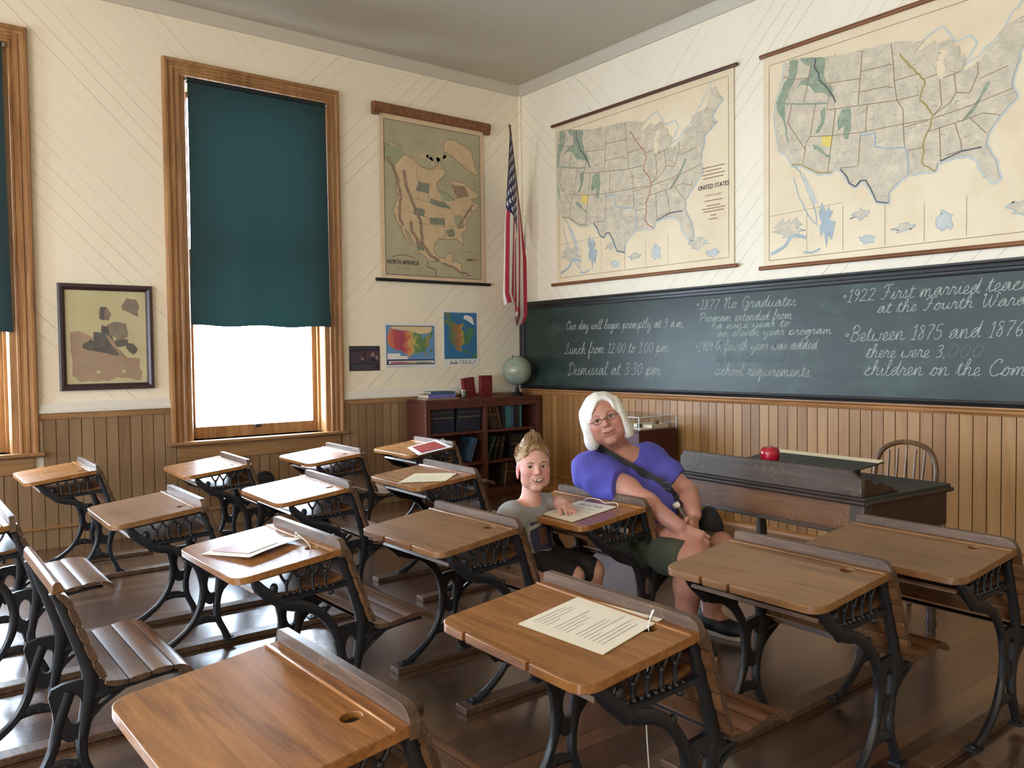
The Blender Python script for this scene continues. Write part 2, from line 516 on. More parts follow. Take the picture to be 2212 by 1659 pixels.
def text_tris(txt, size):
    """outline lettering from the built-in font as 2d triangles"""
    cu = bpy.data.curves.new('lettering', 'FONT')
    cu.body = txt; cu.size = size; cu.resolution_u = 3
    ob = bpy.data.objects.new('lettering', cu)
    COL.objects.link(ob)
    dg = bpy.context.evaluated_depsgraph_get()
    me = bpy.data.meshes.new_from_object(ob.evaluated_get(dg))
    vs = [(v.co.x, v.co.y) for v in me.vertices]
    fs = [tuple(p.vertices) for p in me.polygons]
    bpy.data.objects.remove(ob); bpy.data.curves.remove(cu); bpy.data.meshes.remove(me)
    return vs, fs
def put_text(mb, txt, size, cx, y, fn, mat, bold=0, width=None):
    vs, fs = text_tris(txt, size)
    xs = [v[0] for v in vs]
    w = max(xs)-min(xs)
    k = (width/w) if width else 1.0
    for dx in ((0, bold) if bold else (0,)):
        mb.add([fn(cx+(v[0]-min(xs)-w/2)*k+dx, y+v[1]) for v in vs], fs, mat)
# ------------------------------------------------------------------ room shell
mb = MB(); mb.box((-0.3, ROOM_Y-0.3, -0.12), (ROOM_X+0.3, 0.3, 0), M['floor']); struct('floor', mb)
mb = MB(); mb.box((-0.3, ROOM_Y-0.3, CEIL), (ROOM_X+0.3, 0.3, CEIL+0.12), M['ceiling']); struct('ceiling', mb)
def hole(a, b): return [(a+0.15, WIN_Z0), (b-0.15, WIN_Z0), (b-0.15, WIN_Z1-0.15), (a+0.15, WIN_Z1-0.15)]
mb = MB(); mb.prism([(ROOM_Y, 0), (0.22, 0), (0.22, CEIL), (ROOM_Y, CEIL)], (-0.22, 0), M['wall_l'], lambda u, v, w: (w, u, v), [hole(a, b) for a, b in WIN_LEFT])
struct('wall_left', mb)
mb = MB(); mb.box((0, 0, 0), (ROOM_X, 0.22, CEIL), M['wall_r']); struct('wall_right', mb)
mb = MB(); mb.prism([(-0.22, 0), (ROOM_X, 0), (ROOM_X, CEIL), (-0.22, CEIL)], (ROOM_Y-0.22, ROOM_Y), M['wall_r'], lambda u, v, w: (u, w, v), [hole(a, b) for a, b in WIN_BACK])
struct('wall_back', mb)
mb = MB(); mb.box((ROOM_X, ROOM_Y, 0), (ROOM_X+0.22, 0.22, CEIL), M['wall_l']); struct('wall_near', mb)

def bead_panel(name, fn, a, b, top, bw=0.0715, wm='bead'):
    """tongue-and-groove boards between a and b; fn(u, z, d) places a point d off the wall; top(u) board height"""
    mb = MB(); vals = []
    n = int(round((b-a)/bw))
    for i in range(n):
        u0 = a+(b-a)*i/n; u1 = a+(b-a)*(i+1)/n
        z1 = top((u0+u1)/2); g = 0.0025
        rv = random.random()
        P = [(u0, 0.010), (u0+g, 0.016), (u1-g, 0.016), (u1, 0.010)]
        vs = []
        for u, d in P: vs += [fn(u, 0, d), fn(u, z1, d)]
        vs += [fn(u0, z1, 0.001), fn(u1, z1, 0.001)]
        mb.add(vs[:], [(2, 4, 5, 3), (3, 5, 9, 8)], M[wm])
        mb.add(vs[:], [(0, 2, 3, 1), (4, 6, 7, 5)], M['bead_gap'])
        vals += [rv]*4
    o = struct(name, mb, fix=False)
    at = o.data.attributes.new('board', 'FLOAT', 'FACE')
    at.data.foreach_set('value', vals)
    return o
def left_top(u):
    for a, b in WIN_LEFT:
        if a < u < b: return 0.49
    return 0.84
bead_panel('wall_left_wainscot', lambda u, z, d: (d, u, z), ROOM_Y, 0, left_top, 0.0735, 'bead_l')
bead_panel('wall_right_wainscot', lambda u, z, d: (u, -d, z), 0, ROOM_X, lambda u: 0.86)
def run_profile(name, prof, mat, segs, side):
    """segs: list of (a, b) along the wall; side 'L' (x = 0) or 'R' (y = 0)"""
    mb = MB()
    for a, b in segs:
        n = len(prof)
        f = (lambda d, z, u: (d, u, z)) if side == 'L' else (lambda d, z, u: (u, -d, z))
        vs = [f(p[0], p[1], a) for p in prof]+[f(p[0], p[1], b) for p in prof]
        fs = [(i, (i+1) % n, (i+1) % n+n, i+n) for i in range(n)]+[tuple(range(n)), tuple(range(2*n-1, n-1, -1))]
        mb.add(vs, fs, mat)
    return struct(name, mb, sharp=50)
crown = [(0, 3.545), (0.018, 3.545), (0.024, 3.565), (0.05, 3.588), (0.06, 3.605), (0.062, CEIL), (0, CEIL)]
run_profile('trim_crown_left', crown, M['crown'], [(ROOM_Y, -0.0)], 'L')
run_profile('trim_crown_right', crown, M['crown'], [(0.0, ROOM_X)], 'R')
piers = [(-8.6, -7.32), (-6.017, -5.22), (-3.917, -3.121), (-1.817, -0.0)]
run_profile('trim_rail_white', [(0, 0.862), (0.032, 0.862), (0.034, 0.876), (0.022, 0.884), (0.02, 0.902), (0.010, 0.910), (0.008, 0.93), (0, 0.93)], M['white_paint'], piers, 'L')
run_profile('trim_rail_left', [(0, 0.822), (0.024, 0.822), (0.027, 0.845), (0.022, 0.861), (0, 0.861)], M['trim_woodY'], piers, 'L')
base = [(0.012, 0.118), (0.024, 0.120), (0.028, 0.129), (0.022, 0.137), (0.012, 0.138)]
run_profile('baseboard_left', base, M['trim_woodY'], [(ROOM_Y, -0.02)], 'L')
run_profile('baseboard_right', base, M['ledge_wood'], [(0.02, ROOM_X)], 'R')
run_profile('trim_foot_right', [(0.0, 0.0), (0.05, 0.0), (0.05, 0.012), (0.03, 0.03), (0, 0.03)], M['ledge_wood'], [(0.02, ROOM_X)], 'R')
run_profile('trim_board_ledge', [(0, 0.845), (0.024, 0.845), (0.034, 0.862), (0.03, 0.872), (0.045, 0.884), (0.045, 0.892), (0, 0.892)], M['ledge_wood'], [(0.0, ROOM_X)], 'R')
mb = MB(); mb.tube([(0.012, -0.012, 0.93), (0.012, -0.012, 3.545)], 0.016, M['wall_l'], 10); struct('trim_corner', mb)

# ------------------------------------------------------------------ windows
casing = [(0, 0), (0, 0.034), (0.010, 0.046), (0.026, 0.048), (0.034, 0.034), (0.048, 0.030), (0.054, 0.038), (0.068, 0.038), (0.074, 0.028), (0.088, 0.028), (0.094, 0.034), (0.106, 0.034), (0.112, 0.022), (0.146, 0.018), (0.153, 0.010), (0.155, -0.15)]
def window(name, fn, a, b):
    root = bpy.data.objects.new(name, None); COL.objects.link(root); root['kind'] = 'structure'
    mb = MB(); vs = []; fs = []
    for u, h in casing:
        vs += [fn(a+u, WIN_Z0, h), fn(a+u, WIN_Z1-u, h), fn(b-u, WIN_Z1-u, h), fn(b-u, WIN_Z0, h)]
    for i in range(len(casing)-1):
        for k in range(3):
            fs.append((i*4+k, i*4+k+1, i*4+k+5, i*4+k+4))
    mb.add(vs, fs, M['trim_wood'])
    obj('window_casing', mb, root, sharp=40)
    def fbox(mb, u0, u1, z0, z1, d0, d1, m):
        vs = [fn(u, z, d) for d in (d0, d1) for z in (z0, z1) for u in (u0, u1)]
        mb.add(vs, [(0, 1, 3, 2), (4, 6, 7, 5), (0, 2, 6, 4), (1, 5, 7, 3), (0, 4, 5, 1), (2, 3, 7, 6)], m)
    mb = MB(); fbox(mb, a-0.03, b+0.022, 0.598, 0.62, -0.2, 0.075, M['trim_woodY']); fbox(mb, a-0.02, b+0.012, 0.588, 0.598, 0, 0.045, M['trim_woodY'])
    obj('window_sill', mb, root, bev=0.004)
    mb = MB(); fbox(mb, a+0.04, b-0.03, 0.485, 0.588, 0, 0.024, M['trim_woodY'])
    obj('window_apron', mb, root, bev=0.004)
    ia, ib = a+0.155, b-0.155
    for nm, z0, z1, d in (('sash_lower', 0.62, 1.94, -0.10), ('sash_upper', 1.90, 3.10, -0.14)):
        mb = MB()
        fbox(mb, ia, ia+0.05, z0, z1, d-0.035, d, M['trim_wood']); fbox(mb, ib-0.05, ib, z0, z1, d-0.035, d, M['trim_wood'])
        fbox(mb, ia+0.05, ib-0.05, z0, z0+0.085, d-0.035, d, M['trim_wood']); fbox(mb, ia+0.05, ib-0.05, z1-0.045, z1, d-0.035, d, M['trim_wood'])
        if nm == 'sash_lower':
            c = (a+b)/2
            fbox(mb, c-0.022, c+0.022, z0+0.062, z0+0.085, d, d+0.018, M['iron2'])
        o = obj(nm, mb, root, bev=0.003)
        mb = MB(); fbox(mb, ia+0.045, ib-0.045, z0+0.08, z1-0.04, d-0.02, d-0.016, M['glass'])
        obj('window_pane', mb, o)
    mb = MB()
    for u0, u1 in ((ia, ia+0.016), (ib-0.016, ib)):
        fbox(mb, u0, u1, 0.62, 3.10, -0.098, -0.07, M['trim_wood'])
    obj('window_stop', mb, root)
    return root
fL = lambda u, z, d: (d, u, z)
fB = lambda u, z, d: (u, ROOM_Y+d, z)
for i, (a, b) in enumerate(WIN_LEFT): window('window_%d' % (i+1), fL, a, b)
for i, (a, b) in enumerate(WIN_BACK): window('window_%d' % (i+4), fB, a, b)

def blind(fn, u0, u1, zb, label, du=0.0):
    root = thing('window_blind', label, 'window blind', group='green roller blinds')
    mb = MB()
    ph = u0*3
    nu, nv = 28, 30
    zt = 3.122
    vs = []; fs = []
    for j in range(nv+1):
        t = j/nv
        z = zt+(zb-zt)*t
        for i in range(nu+1):
            s = i/nu
            wv = 0.012*math.sin(2*PI*(s*1.6+0.1)+ph)*(0.2+t)+0.006*math.sin(2*PI*s*3.7+ph+2*t)*t+0.02*t*math.exp(-((s-0.22)/0.12)**2)*-0.6
            d = 0.052+0.016*math.sin(PI*min(1, t*1.1))*0.6+wv*0.55
            if t > 0.93: d += 0.012*math.sin((t-0.93)/0.07*PI)
            curl = 0.006*math.sin(2*PI*s*2.3+1)*t*t
            edge = 0.012*t*t*(s-0.5)*2
            vs.append(fn(u0+(u1-u0)*s+edge+du*t, z+curl, d))
    for j in range(nv):
        for i in range(nu):
            k = j*(nu+1)+i
            fs.append((k, k+1, k+nu+2, k+nu+1))
    mb.add(vs, fs, M['shade'])
    obj('blind_cloth', mb, root, sharp=180, fix=False)
    mb = MB(); a = Vector(fn(u0, zt, 0.05)); b = Vector(fn(u1, zt, 0.05))
    mb.tube([a, b], 0.017, M['shade'], 14)
    obj('blind_roller', mb, root)
    t = (b-a).normalized()
    for p, s in ((a, -1), (b, 1)):
        mb = MB()
        mb.tube([p, p+t*s*0.012], 0.006, M['metal'], 8)
        q = p+t*s*0.012
        mb.box((q.x-0.05, q.y-0.004, q.z-0.012), (q.x+0.004, q.y+0.004, q.z+0.012), M['metal'])
        obj('blind_bracket', mb, root)
    return root
blind(fL, -2.965, -1.945, 1.428, 'dark green roller blind pulled two thirds down over the bright window')
blind(fL, -5.065, -4.058, 1.372, 'dark green roller blind cut off by the left edge of the photo')

blind(fL, WIN_LEFT[2][0]+.155, WIN_LEFT[2][1]-.13, 1.40, 'dark green roller blind of the window beside the camera')
for _k, (a, b) in enumerate(WIN_BACK): blind(fB, a+.155, b-.13, 1.75, 'green roller blind on the %s window of the back wall' % ('left', 'middle', 'right')[_k])
# ------------------------------------------------------------------ pendant lamps (behind the camera)
_t = NT('lit opal glass')
_t.b.inputs['Emission Color'].default_value = (1.0, 0.78, 0.50, 1)
_t.b.inputs['Emission Strength'].default_value = LAMP_POWER
M['opal'] = _t.m
for _i, _p in enumerate(LAMP_AT):
    lr = thing('pendant_lamp', 'opal globe pendant lamp %s' % ('over the window side' if _i == 0 else 'over the far side of the room'), 'lamp', _p)
    mb = MB(); mb.sphere((0, 0, 0), .17, M['opal'], 24, 14); obj('globe_shade', mb, lr)
    mb = MB(); mb.tube([(0, 0, .16), (0, 0, CEIL-_p[2])], .01, M['iron'], 8); mb.lathe([(0, .15), (.06, .15), (.05, .20), (0, .21)], M['iron'], 16); obj('lamp_rod', mb, lr)
# ------------------------------------------------------------------ school desks
DW, DD, ZD, SL = 0.526, 0.335, 0.60, 0.113
def desktop(name, mat, notches=(), hole_x=0.16, parent=None):
    w = DW/2
    out = [(w, 0.0), (-w, 0.0)]
    r = 0.045
    left = [(-w, -DD+r)]+[(-w+r-r*math.cos(a), -DD+r-r*math.sin(a)) for a in np.linspace(0, PI/2, 6)[1:]]
    out += left
    for nx in sorted(notches):
        out += [(nx-0.006, -DD), (nx-0.003, -DD+0.012), (nx+0.003, -DD+0.013), (nx+0.006, -DD)]
    out += [(w-r+r*math.sin(a), -DD+r-r*math.cos(a)) for a in np.linspace(0, PI/2, 6)[0:]]
    inkr = circle(hole_x, -0.052, 0.019, 0.019, 14)
    mb = MB()
    mb.prism(out, (-0.021, 0), mat, lambda u, v, q: (u, v, ZD+SL*v+q), [inkr])
    # pencil ledge bead
    mb.tube([(-w+0.002, -0.024, ZD-0.0022), (w-0.002, -0.024, ZD-0.0022)], 0.0042, mat, 8)
    o = obj(name, mb, parent, bev=0.004, sharp=50)
    mb = MB()
    mb.sheet(circle(hole_x, -0.052, 0.0188, 0.0188, 14), M['hole'], lambda u, v: (u, v, ZD+SL*v-0.012))
    obj('inkwell_hole', mb, o)
    return o
def make_ridge(parent):
    w = DW/2
    prof = [(-w, 0.573)]+[(-w+0.014-0.014*math.cos(a), 0.613+0.014*math.sin(a)) for a in np.linspace(0, PI/2, 5)]+[(w-0.035+0.035*math.sin(a), 0.592+0.035*math.cos(a)) for a in np.linspace(0, PI/2, 7)]+[(w, 0.573)]
    mb = MB()
    mb.prism(prof, (0.0, 0.021), M['desk_dark'], lambda u, v, q: (u, q, v))
    return obj('ridge_rail', mb, parent, bev=0.003, sharp=50)
BACKP = [(0.020, 0.60), (0.034, 0.565), (0.050, 0.52), (0.066, 0.475), (0.082, 0.43), (0.098, 0.385), (0.116, 0.345)]
def slatted(prof, th, x0, x1, mat, nslat, gapw=0.004):
    """slats following a y-z profile, grooves between"""
    P = cr(prof, 6)
    d = [0]
    for i in range(1, len(P)): d.append(d[-1]+np.hypot(*(P[i]-P[i-1])))
    d = np.array(d); L = d[-1]
    def at(s):
        y = np.interp(s, d, [p[0] for p in P]); z = np.interp(s, d, [p[1] for p in P])
        e = 1e-3
        y2 = np.interp(min(s+e, L), d, [p[0] for p in P]); z2 = np.interp(min(s+e, L), d, [p[1] for p in P])
        y1 = np.interp(max(s-e, 0), d, [p[0] for p in P]); z1 = np.interp(max(s-e, 0), d, [p[1] for p in P])
        t = np.array((y2-y1, z2-z1)); t /= max(np.hypot(*t), 1e-9)
        return np.array((y, z)), np.array((-t[1], t[0]))
    mb = MB()
    sl = L/nslat
    for k in range(nslat):
        a, b = k*sl+gapw/2, (k+1)*sl-gapw/2
        top = []; bot = []
        for s in np.linspace(a, b, 5):
            p, nn = at(s)
            edge = 0.0025 if s in (a, b) else 0
            top.append(p+nn*(th/2-edge)); bot.append(p-nn*(th/2-edge))
        o_ = len(mb.f)
        mb.extrude([tuple(p) for p in top]+[tuple(p) for p in reversed(bot)], x0, x1, mat)
        dk = mb.m(M['desk_dark'])
        for q in range(o_+len(top)*2, len(mb.f)): mb.mi[q] = dk          # end grain
    # thin core closes the grooves
    top = []; bot = []
    for s in np.linspace(0.002, L-0.002, 14):
        p, nn = at(s)
        top.append(p+nn*th*0.28); bot.append(p-nn*th*0.28)
    mb.extrude([tuple(p) for p in top]+[tuple(p) for p in reversed(bot)], x0+0.001, x1-0.001, M['slat_gap'])
    return mb
SEATP = [(0.118, 0.330), (0.15, 0.322), (0.20, 0.323), (0.25, 0.330), (0.295, 0.331), (0.328, 0.322), (0.345, 0.305)]
def side_frame(x, parent, top=True, inner=1):
    """one cast iron side of the desk"""
    mb = MB(); I = M['iron']; t = 0.021
    if top:
        # bracket under the desktop
        mb.bar([(-0.272, ZD+SL*-0.272-0.026), (0.0, ZD-0.028)], 0.013, x, t*1.15, I)
        mb.bar([(-0.195, 0.468), (-0.12, 0.47), (-0.05, 0.474), (0.035, 0.480)], [0.026, 0.018, 0.016, 0.02], x, t*1.05, I)
        mb.bar(cr([(-0.268, 0.548), (-0.258, 0.525), (-0.232, 0.497), (-0.195, 0.468), (-0.178, 0.448)], 4), [0.012, 0.030, 0.034, 0.036, 0.034], x, t*1.1, I)
        for k, y in enumerate((-0.165, -0.122, -0.079, -0.036)):
            zb = 0.474; zt = ZD+SL*y-0.032
            mb.tube([(x, y, zb), (x, y, zb+0.010), (x, y, zt-0.045), (x, y, zt-0.030)], [0.0062, 0.0046, 0.0048, 0.0075], I, 8)
            mb.sphere((x, y, zt-0.032), 0.0085, I, 8, 6)
            for sgn in (-1, 1):
                mb.tube(cr([(x, y, zt-0.032), (x, y+sgn*0.010, zt-0.022), (x, y+sgn*0.0185, zt-0.006), (x, y+sgn*0.0215, zt+0.004)], 3), 0.0048, I, 6)
        for y in np.arange(-0.185, 0.02, 0.0215):
            mb.sphere((x, y, 0.482), (t*0.45, 0.006, 0.007), I, 8, 6)
        mb.sphere((x, -0.205, 0.505), (t*0.5, 0.014, 0.018), I, 8, 6)
        mb.sphere((x, -0.020, 0.462), (t*0.45, 0.009, 0.010), I, 8, 6)
        # the long curved leg
        mb.bar(cr([(-0.205, 0.476), (-0.16, 0.448), (-0.105, 0.432), (-0.055, 0.400), (-0.015, 0.350), (0.006, 0.29), (0.008, 0.23), (-0.010, 0.165), (-0.050, 0.100), (-0.115, 0.050), (-0.165, 0.026)], 4), [0.034, 0.036, 0.032, 0.030, 0.028, 0.030, 0.030, 0.026, 0.024, 0.026, 0.03], x, t, I)
        mb.sphere((x, -0.045, 0.408), (t*0.5, 0.012, 0.012), I, 8, 6)
        foot0 = -0.165
    else:
        mb.bar(cr([(0.035, 0.32), (0.008, 0.24), (-0.010, 0.165), (-0.050, 0.100), (-0.115, 0.050), (-0.165, 0.026)], 4), [0.03, 0.03, 0.026, 0.024, 0.026, 0.03], x, t, I)
    # upright that carries the back
    up = cr([(0.005, 0.592), (0.024, 0.555), (0.040, 0.51), (0.056, 0.465), (0.070, 0.42), (0.084, 0.37), (0.086, 0.32), (0.074, 0.25), (0.062, 0.18), (0.066, 0.12), (0.090, 0.065), (0.105, 0.026)], 4)
    mb.bar(up, [0.024, 0.030, 0.034, 0.036, 0.038, 0.040, 0.042, 0.034, 0.028, 0.026, 0.026, 0.03], x-inner*0.0, t*1.1, I)
    # plate with an oval opening, pointed below
    plate = [(-0.008, 0.335), (0.09, 0.345), (0.13, 0.315), (0.105, 0.275), (0.085, 0.225), (0.038, 0.185), (0.002, 0.215), (-0.006, 0.27)]
    mb.prism(cr(plate, 3, True), (x-t*0.36, x+t*0.36), I, lambda u, v, q: (q, u, v), [circle(0.045, 0.270, 0.020, 0.040, 16)])
    # seat bracket
    mb.bar(cr([(0.080, 0.285), (0.125, 0.298), (0.19, 0.306), (0.27, 0.312), (0.31, 0.31)], 4), [0.03, 0.024, 0.018, 0.014, 0.010], x, t, I)
    mb.bar(cr([(0.075, 0.225), (0.11, 0.262), (0.17, 0.298)], 4), [0.014, 0.012, 0.010], x, t*0.9, I)
    # stretcher between the feet
    br = cr([(-0.040, 0.112), (-0.015, 0.124), (0.022, 0.126), (0.066, 0.114)], 4)
    mb.bar(br, [0.02, 0.032, 0.032, 0.02], x, t*0.8, I)
    for y in (-0.008, 0.018, 0.042):
        for s in (-1, 1):
            mb.tube([(x+s*t*0.38, y, 0.123), (x+s*t*0.46, y, 0.123)], 0.005, M['iron2'], 8)
    for y in (-0.172, 0.112):
        mb.box((x-0.019, y-0.024, 0.022), (x+0.019, y+0.020, 0.031), I)
        mb.sphere((x, y-0.01*np.sign(y)*-1, 0.032), (0.008, 0.008, 0.004), M['iron2'], 8, 6)
    return obj('side_frame', mb, parent, sharp=45)
desk_parts = {}
def make_desk(label, top_mat, notches=(), hole_x=0.16):
    root = thing('school_desk', label, 'school desk', group='old school desks in rows')
    desktop('desktop', top_mat, notches, hole_x, root)
    make_ridge(root)
    # book shelf below the top
    mb = MB()
    mb.extrude(slat_profile([(-0.262, 0.505), (-0.20, 0.484), (-0.10, 0.482), (0.0, 0.492), (0.03, 0.50)], 0.012), -DW/2+0.05, DW/2-0.05, M['back_wood'])
    obj('book_shelf', mb, root, bev=0.002)
    obj('backrest', slatted(BACKP, 0.016, -DW/2+0.002, DW/2-0.002, M['back_wood'], 5, 0.003), root, bev=0)
    st = obj('seat', slatted(SEATP, 0.016, -DW/2+0.01, DW/2-0.01, M['seat_wood'], 4, 0.004), root)
    for s in (-1, 1): side_frame(s*(DW/2-0.038), root, True, s)
    return root
def slat_profile(pts, th):
    P = cr(pts, 4); top = []; bot = []
    for i, p in enumerate(P):
        t = P[min(i+1, len(P)-1)]-P[max(i-1, 0)]; t = t/np.hypot(*t)
        nn = np.array((-t[1], t[0]))
        top.append(tuple(p+nn*th/2)); bot.append(tuple(p-nn*th/2))
    return top+bot[::-1]
DESK_AT = dict(D1=(0.789, -3.792, 0.004), C1=(2.289, -3.689, -0.010), D2=(1.124, -3.075, -0.038), B1=(3.336, -3.592, 0.024), C2=(2.254, -3.011, -0.022), D3=(1.084, -2.353, -0.021), D4=(1.135, -1.696, -0.014), C3=(2.292, -2.331, -0.024), B2=(3.449, -2.976, 0.026), A2=(4.541, -3.332, -0.006), A3=(4.557, -2.549, -0.024), A4=(4.665, -2.012, -0.035), A1=(4.533, -4.053, 0.028), B3=(3.465, -2.347, -0.002), C0=(2.200, -4.350, 0.0))
DESK_LABEL = dict(
    A1='school desk nearest the camera with bare golden top and open inkwell hole',
    A2='school desk in front row holding the white printed page on its golden top',
    A3='bare tan school desk with two notches in its near edge, beside the woman\'s shoe',
    A4='bare tan school desk cut off at right, in front of the teacher desk',
    B1='school desk holding the reddish laminated photo page with a cord',
    B2='dull brown school desk with notched edge, its seat holding the sitting boy',
    B3='school desk with the rules page, on which the boy rests his hand',
    C0='school desk cut off by the left photo edge, only its right end showing',
    C1='bare grey brown school desk between the leftmost desk and the photo page desk',
    C2='school desk white with window glare, directly behind the laminated photo desk',
    C3='school desk holding the cream typed page, behind the boy\'s head',
    D1='leftmost school desk by the wall, below the framed picture',
    D2='school desk standing below the bright window, its top half in glare',
    D3='school desk white with glare, right of the window and left of the red card desk',
    D4='school desk with the red card in front of the bookcase')
DESKS = {}
proto = make_desk(DESK_LABEL['A1'], M['desk_top'])
proto2 = None
for key in ('A1', 'A2', 'A3', 'A4', 'B1', 'B2', 'B3', 'C0', 'C1', 'C2', 'C3', 'D1', 'D2', 'D3', 'D4'):
    x, y, a = DESK_AT[key]
    if key == 'A1': d = proto
    else:
        d = copy_tree(proto)
        d['label'] = DESK_LABEL[key]
    nt = dict(A2=(-0.147, 0.088), A3=(-0.115, -0.018), B2=(-0.083, 0.094)).get(key)
    if key in ('A2', 'A3', 'B2', 'A4', 'C1'):
        for ch in list(d.children):
            if ch.name.startswith('desktop'):
                for g in list(ch.children): bpy.data.objects.remove(g)
                bpy.data.objects.remove(ch)
        desktop('desktop', M['desk_dull'] if key in ('B2', 'C1', 'A3', 'A4') else M['desk_top'], nt or (), 0.165, d)
    d.location = (x, y, 0); d.rotation_euler = (0, 0, a)
    DESKS[key] = d
# a seat without a desk, the last of its row
rs = thing('slatted_seat', 'slatted wooden seat with tall back and no desktop, left of the nearest desk', 'school seat', (3.29, -4.372, 0))
mb = MB()
mb.extrude([(-0.004, 0.592), (-0.002, 0.618), (0.006, 0.626), (0.018, 0.622), (0.026, 0.596)], -DW/2, DW/2, M['back_wood'])
obj('top_rail', mb, rs, bev=0.002)
obj('backrest', slatted([(0.012, 0.59)]+BACKP[1:], 0.018, -DW/2+0.002, DW/2-0.002, M['back_wood'], 5, 0.003), rs)
obj('seat', slatted(SEATP, 0.016, -DW/2+0.01, DW/2-0.01, M['seat_wood'], 4, 0.004), rs)
for s in (-1, 1): side_frame(s*(DW/2-0.038), rs, False, s)

# wooden runners that the iron feet are screwed to
RUN = [('A', 4.555, -4.5, -3.05, 'rightmost row'), ('A', 4.60, -2.95, -1.75, 'rightmost row'),
       ('B', 3.32, -4.75, -3.28, 'second row from right'), ('B', 3.455, -3.20, -2.05, 'second row from right'),
       ('C', 2.25, -4.75, -2.75, 'third row from right'), ('C', 2.285, -2.65, -2.05, 'third row from right'),
       ('D', 0.80, -4.25, -3.40, 'row along the windows'), ('D', 1.11, -3.30, -1.45, 'row along the windows')]
for c, x, y0, y1, row in RUN:
    for s in (-1, 1):
        mb = MB(); mb.box((-0.032, y0, 0), (0.032, y1, 0.024), M['desk_dark'])
        o = obj('floor_runner', mb, None, (x+s*(DW/2-0.038), 0, 0), bev=0.003)
        part = 'nearer' if y0 < -3.25 else 'farther'
        tag(o, '%s %s floor runner under the desks of the %s' % (part, 'left' if s < 0 else 'right', row), 'wooden runner', 'floor runners under the desks')
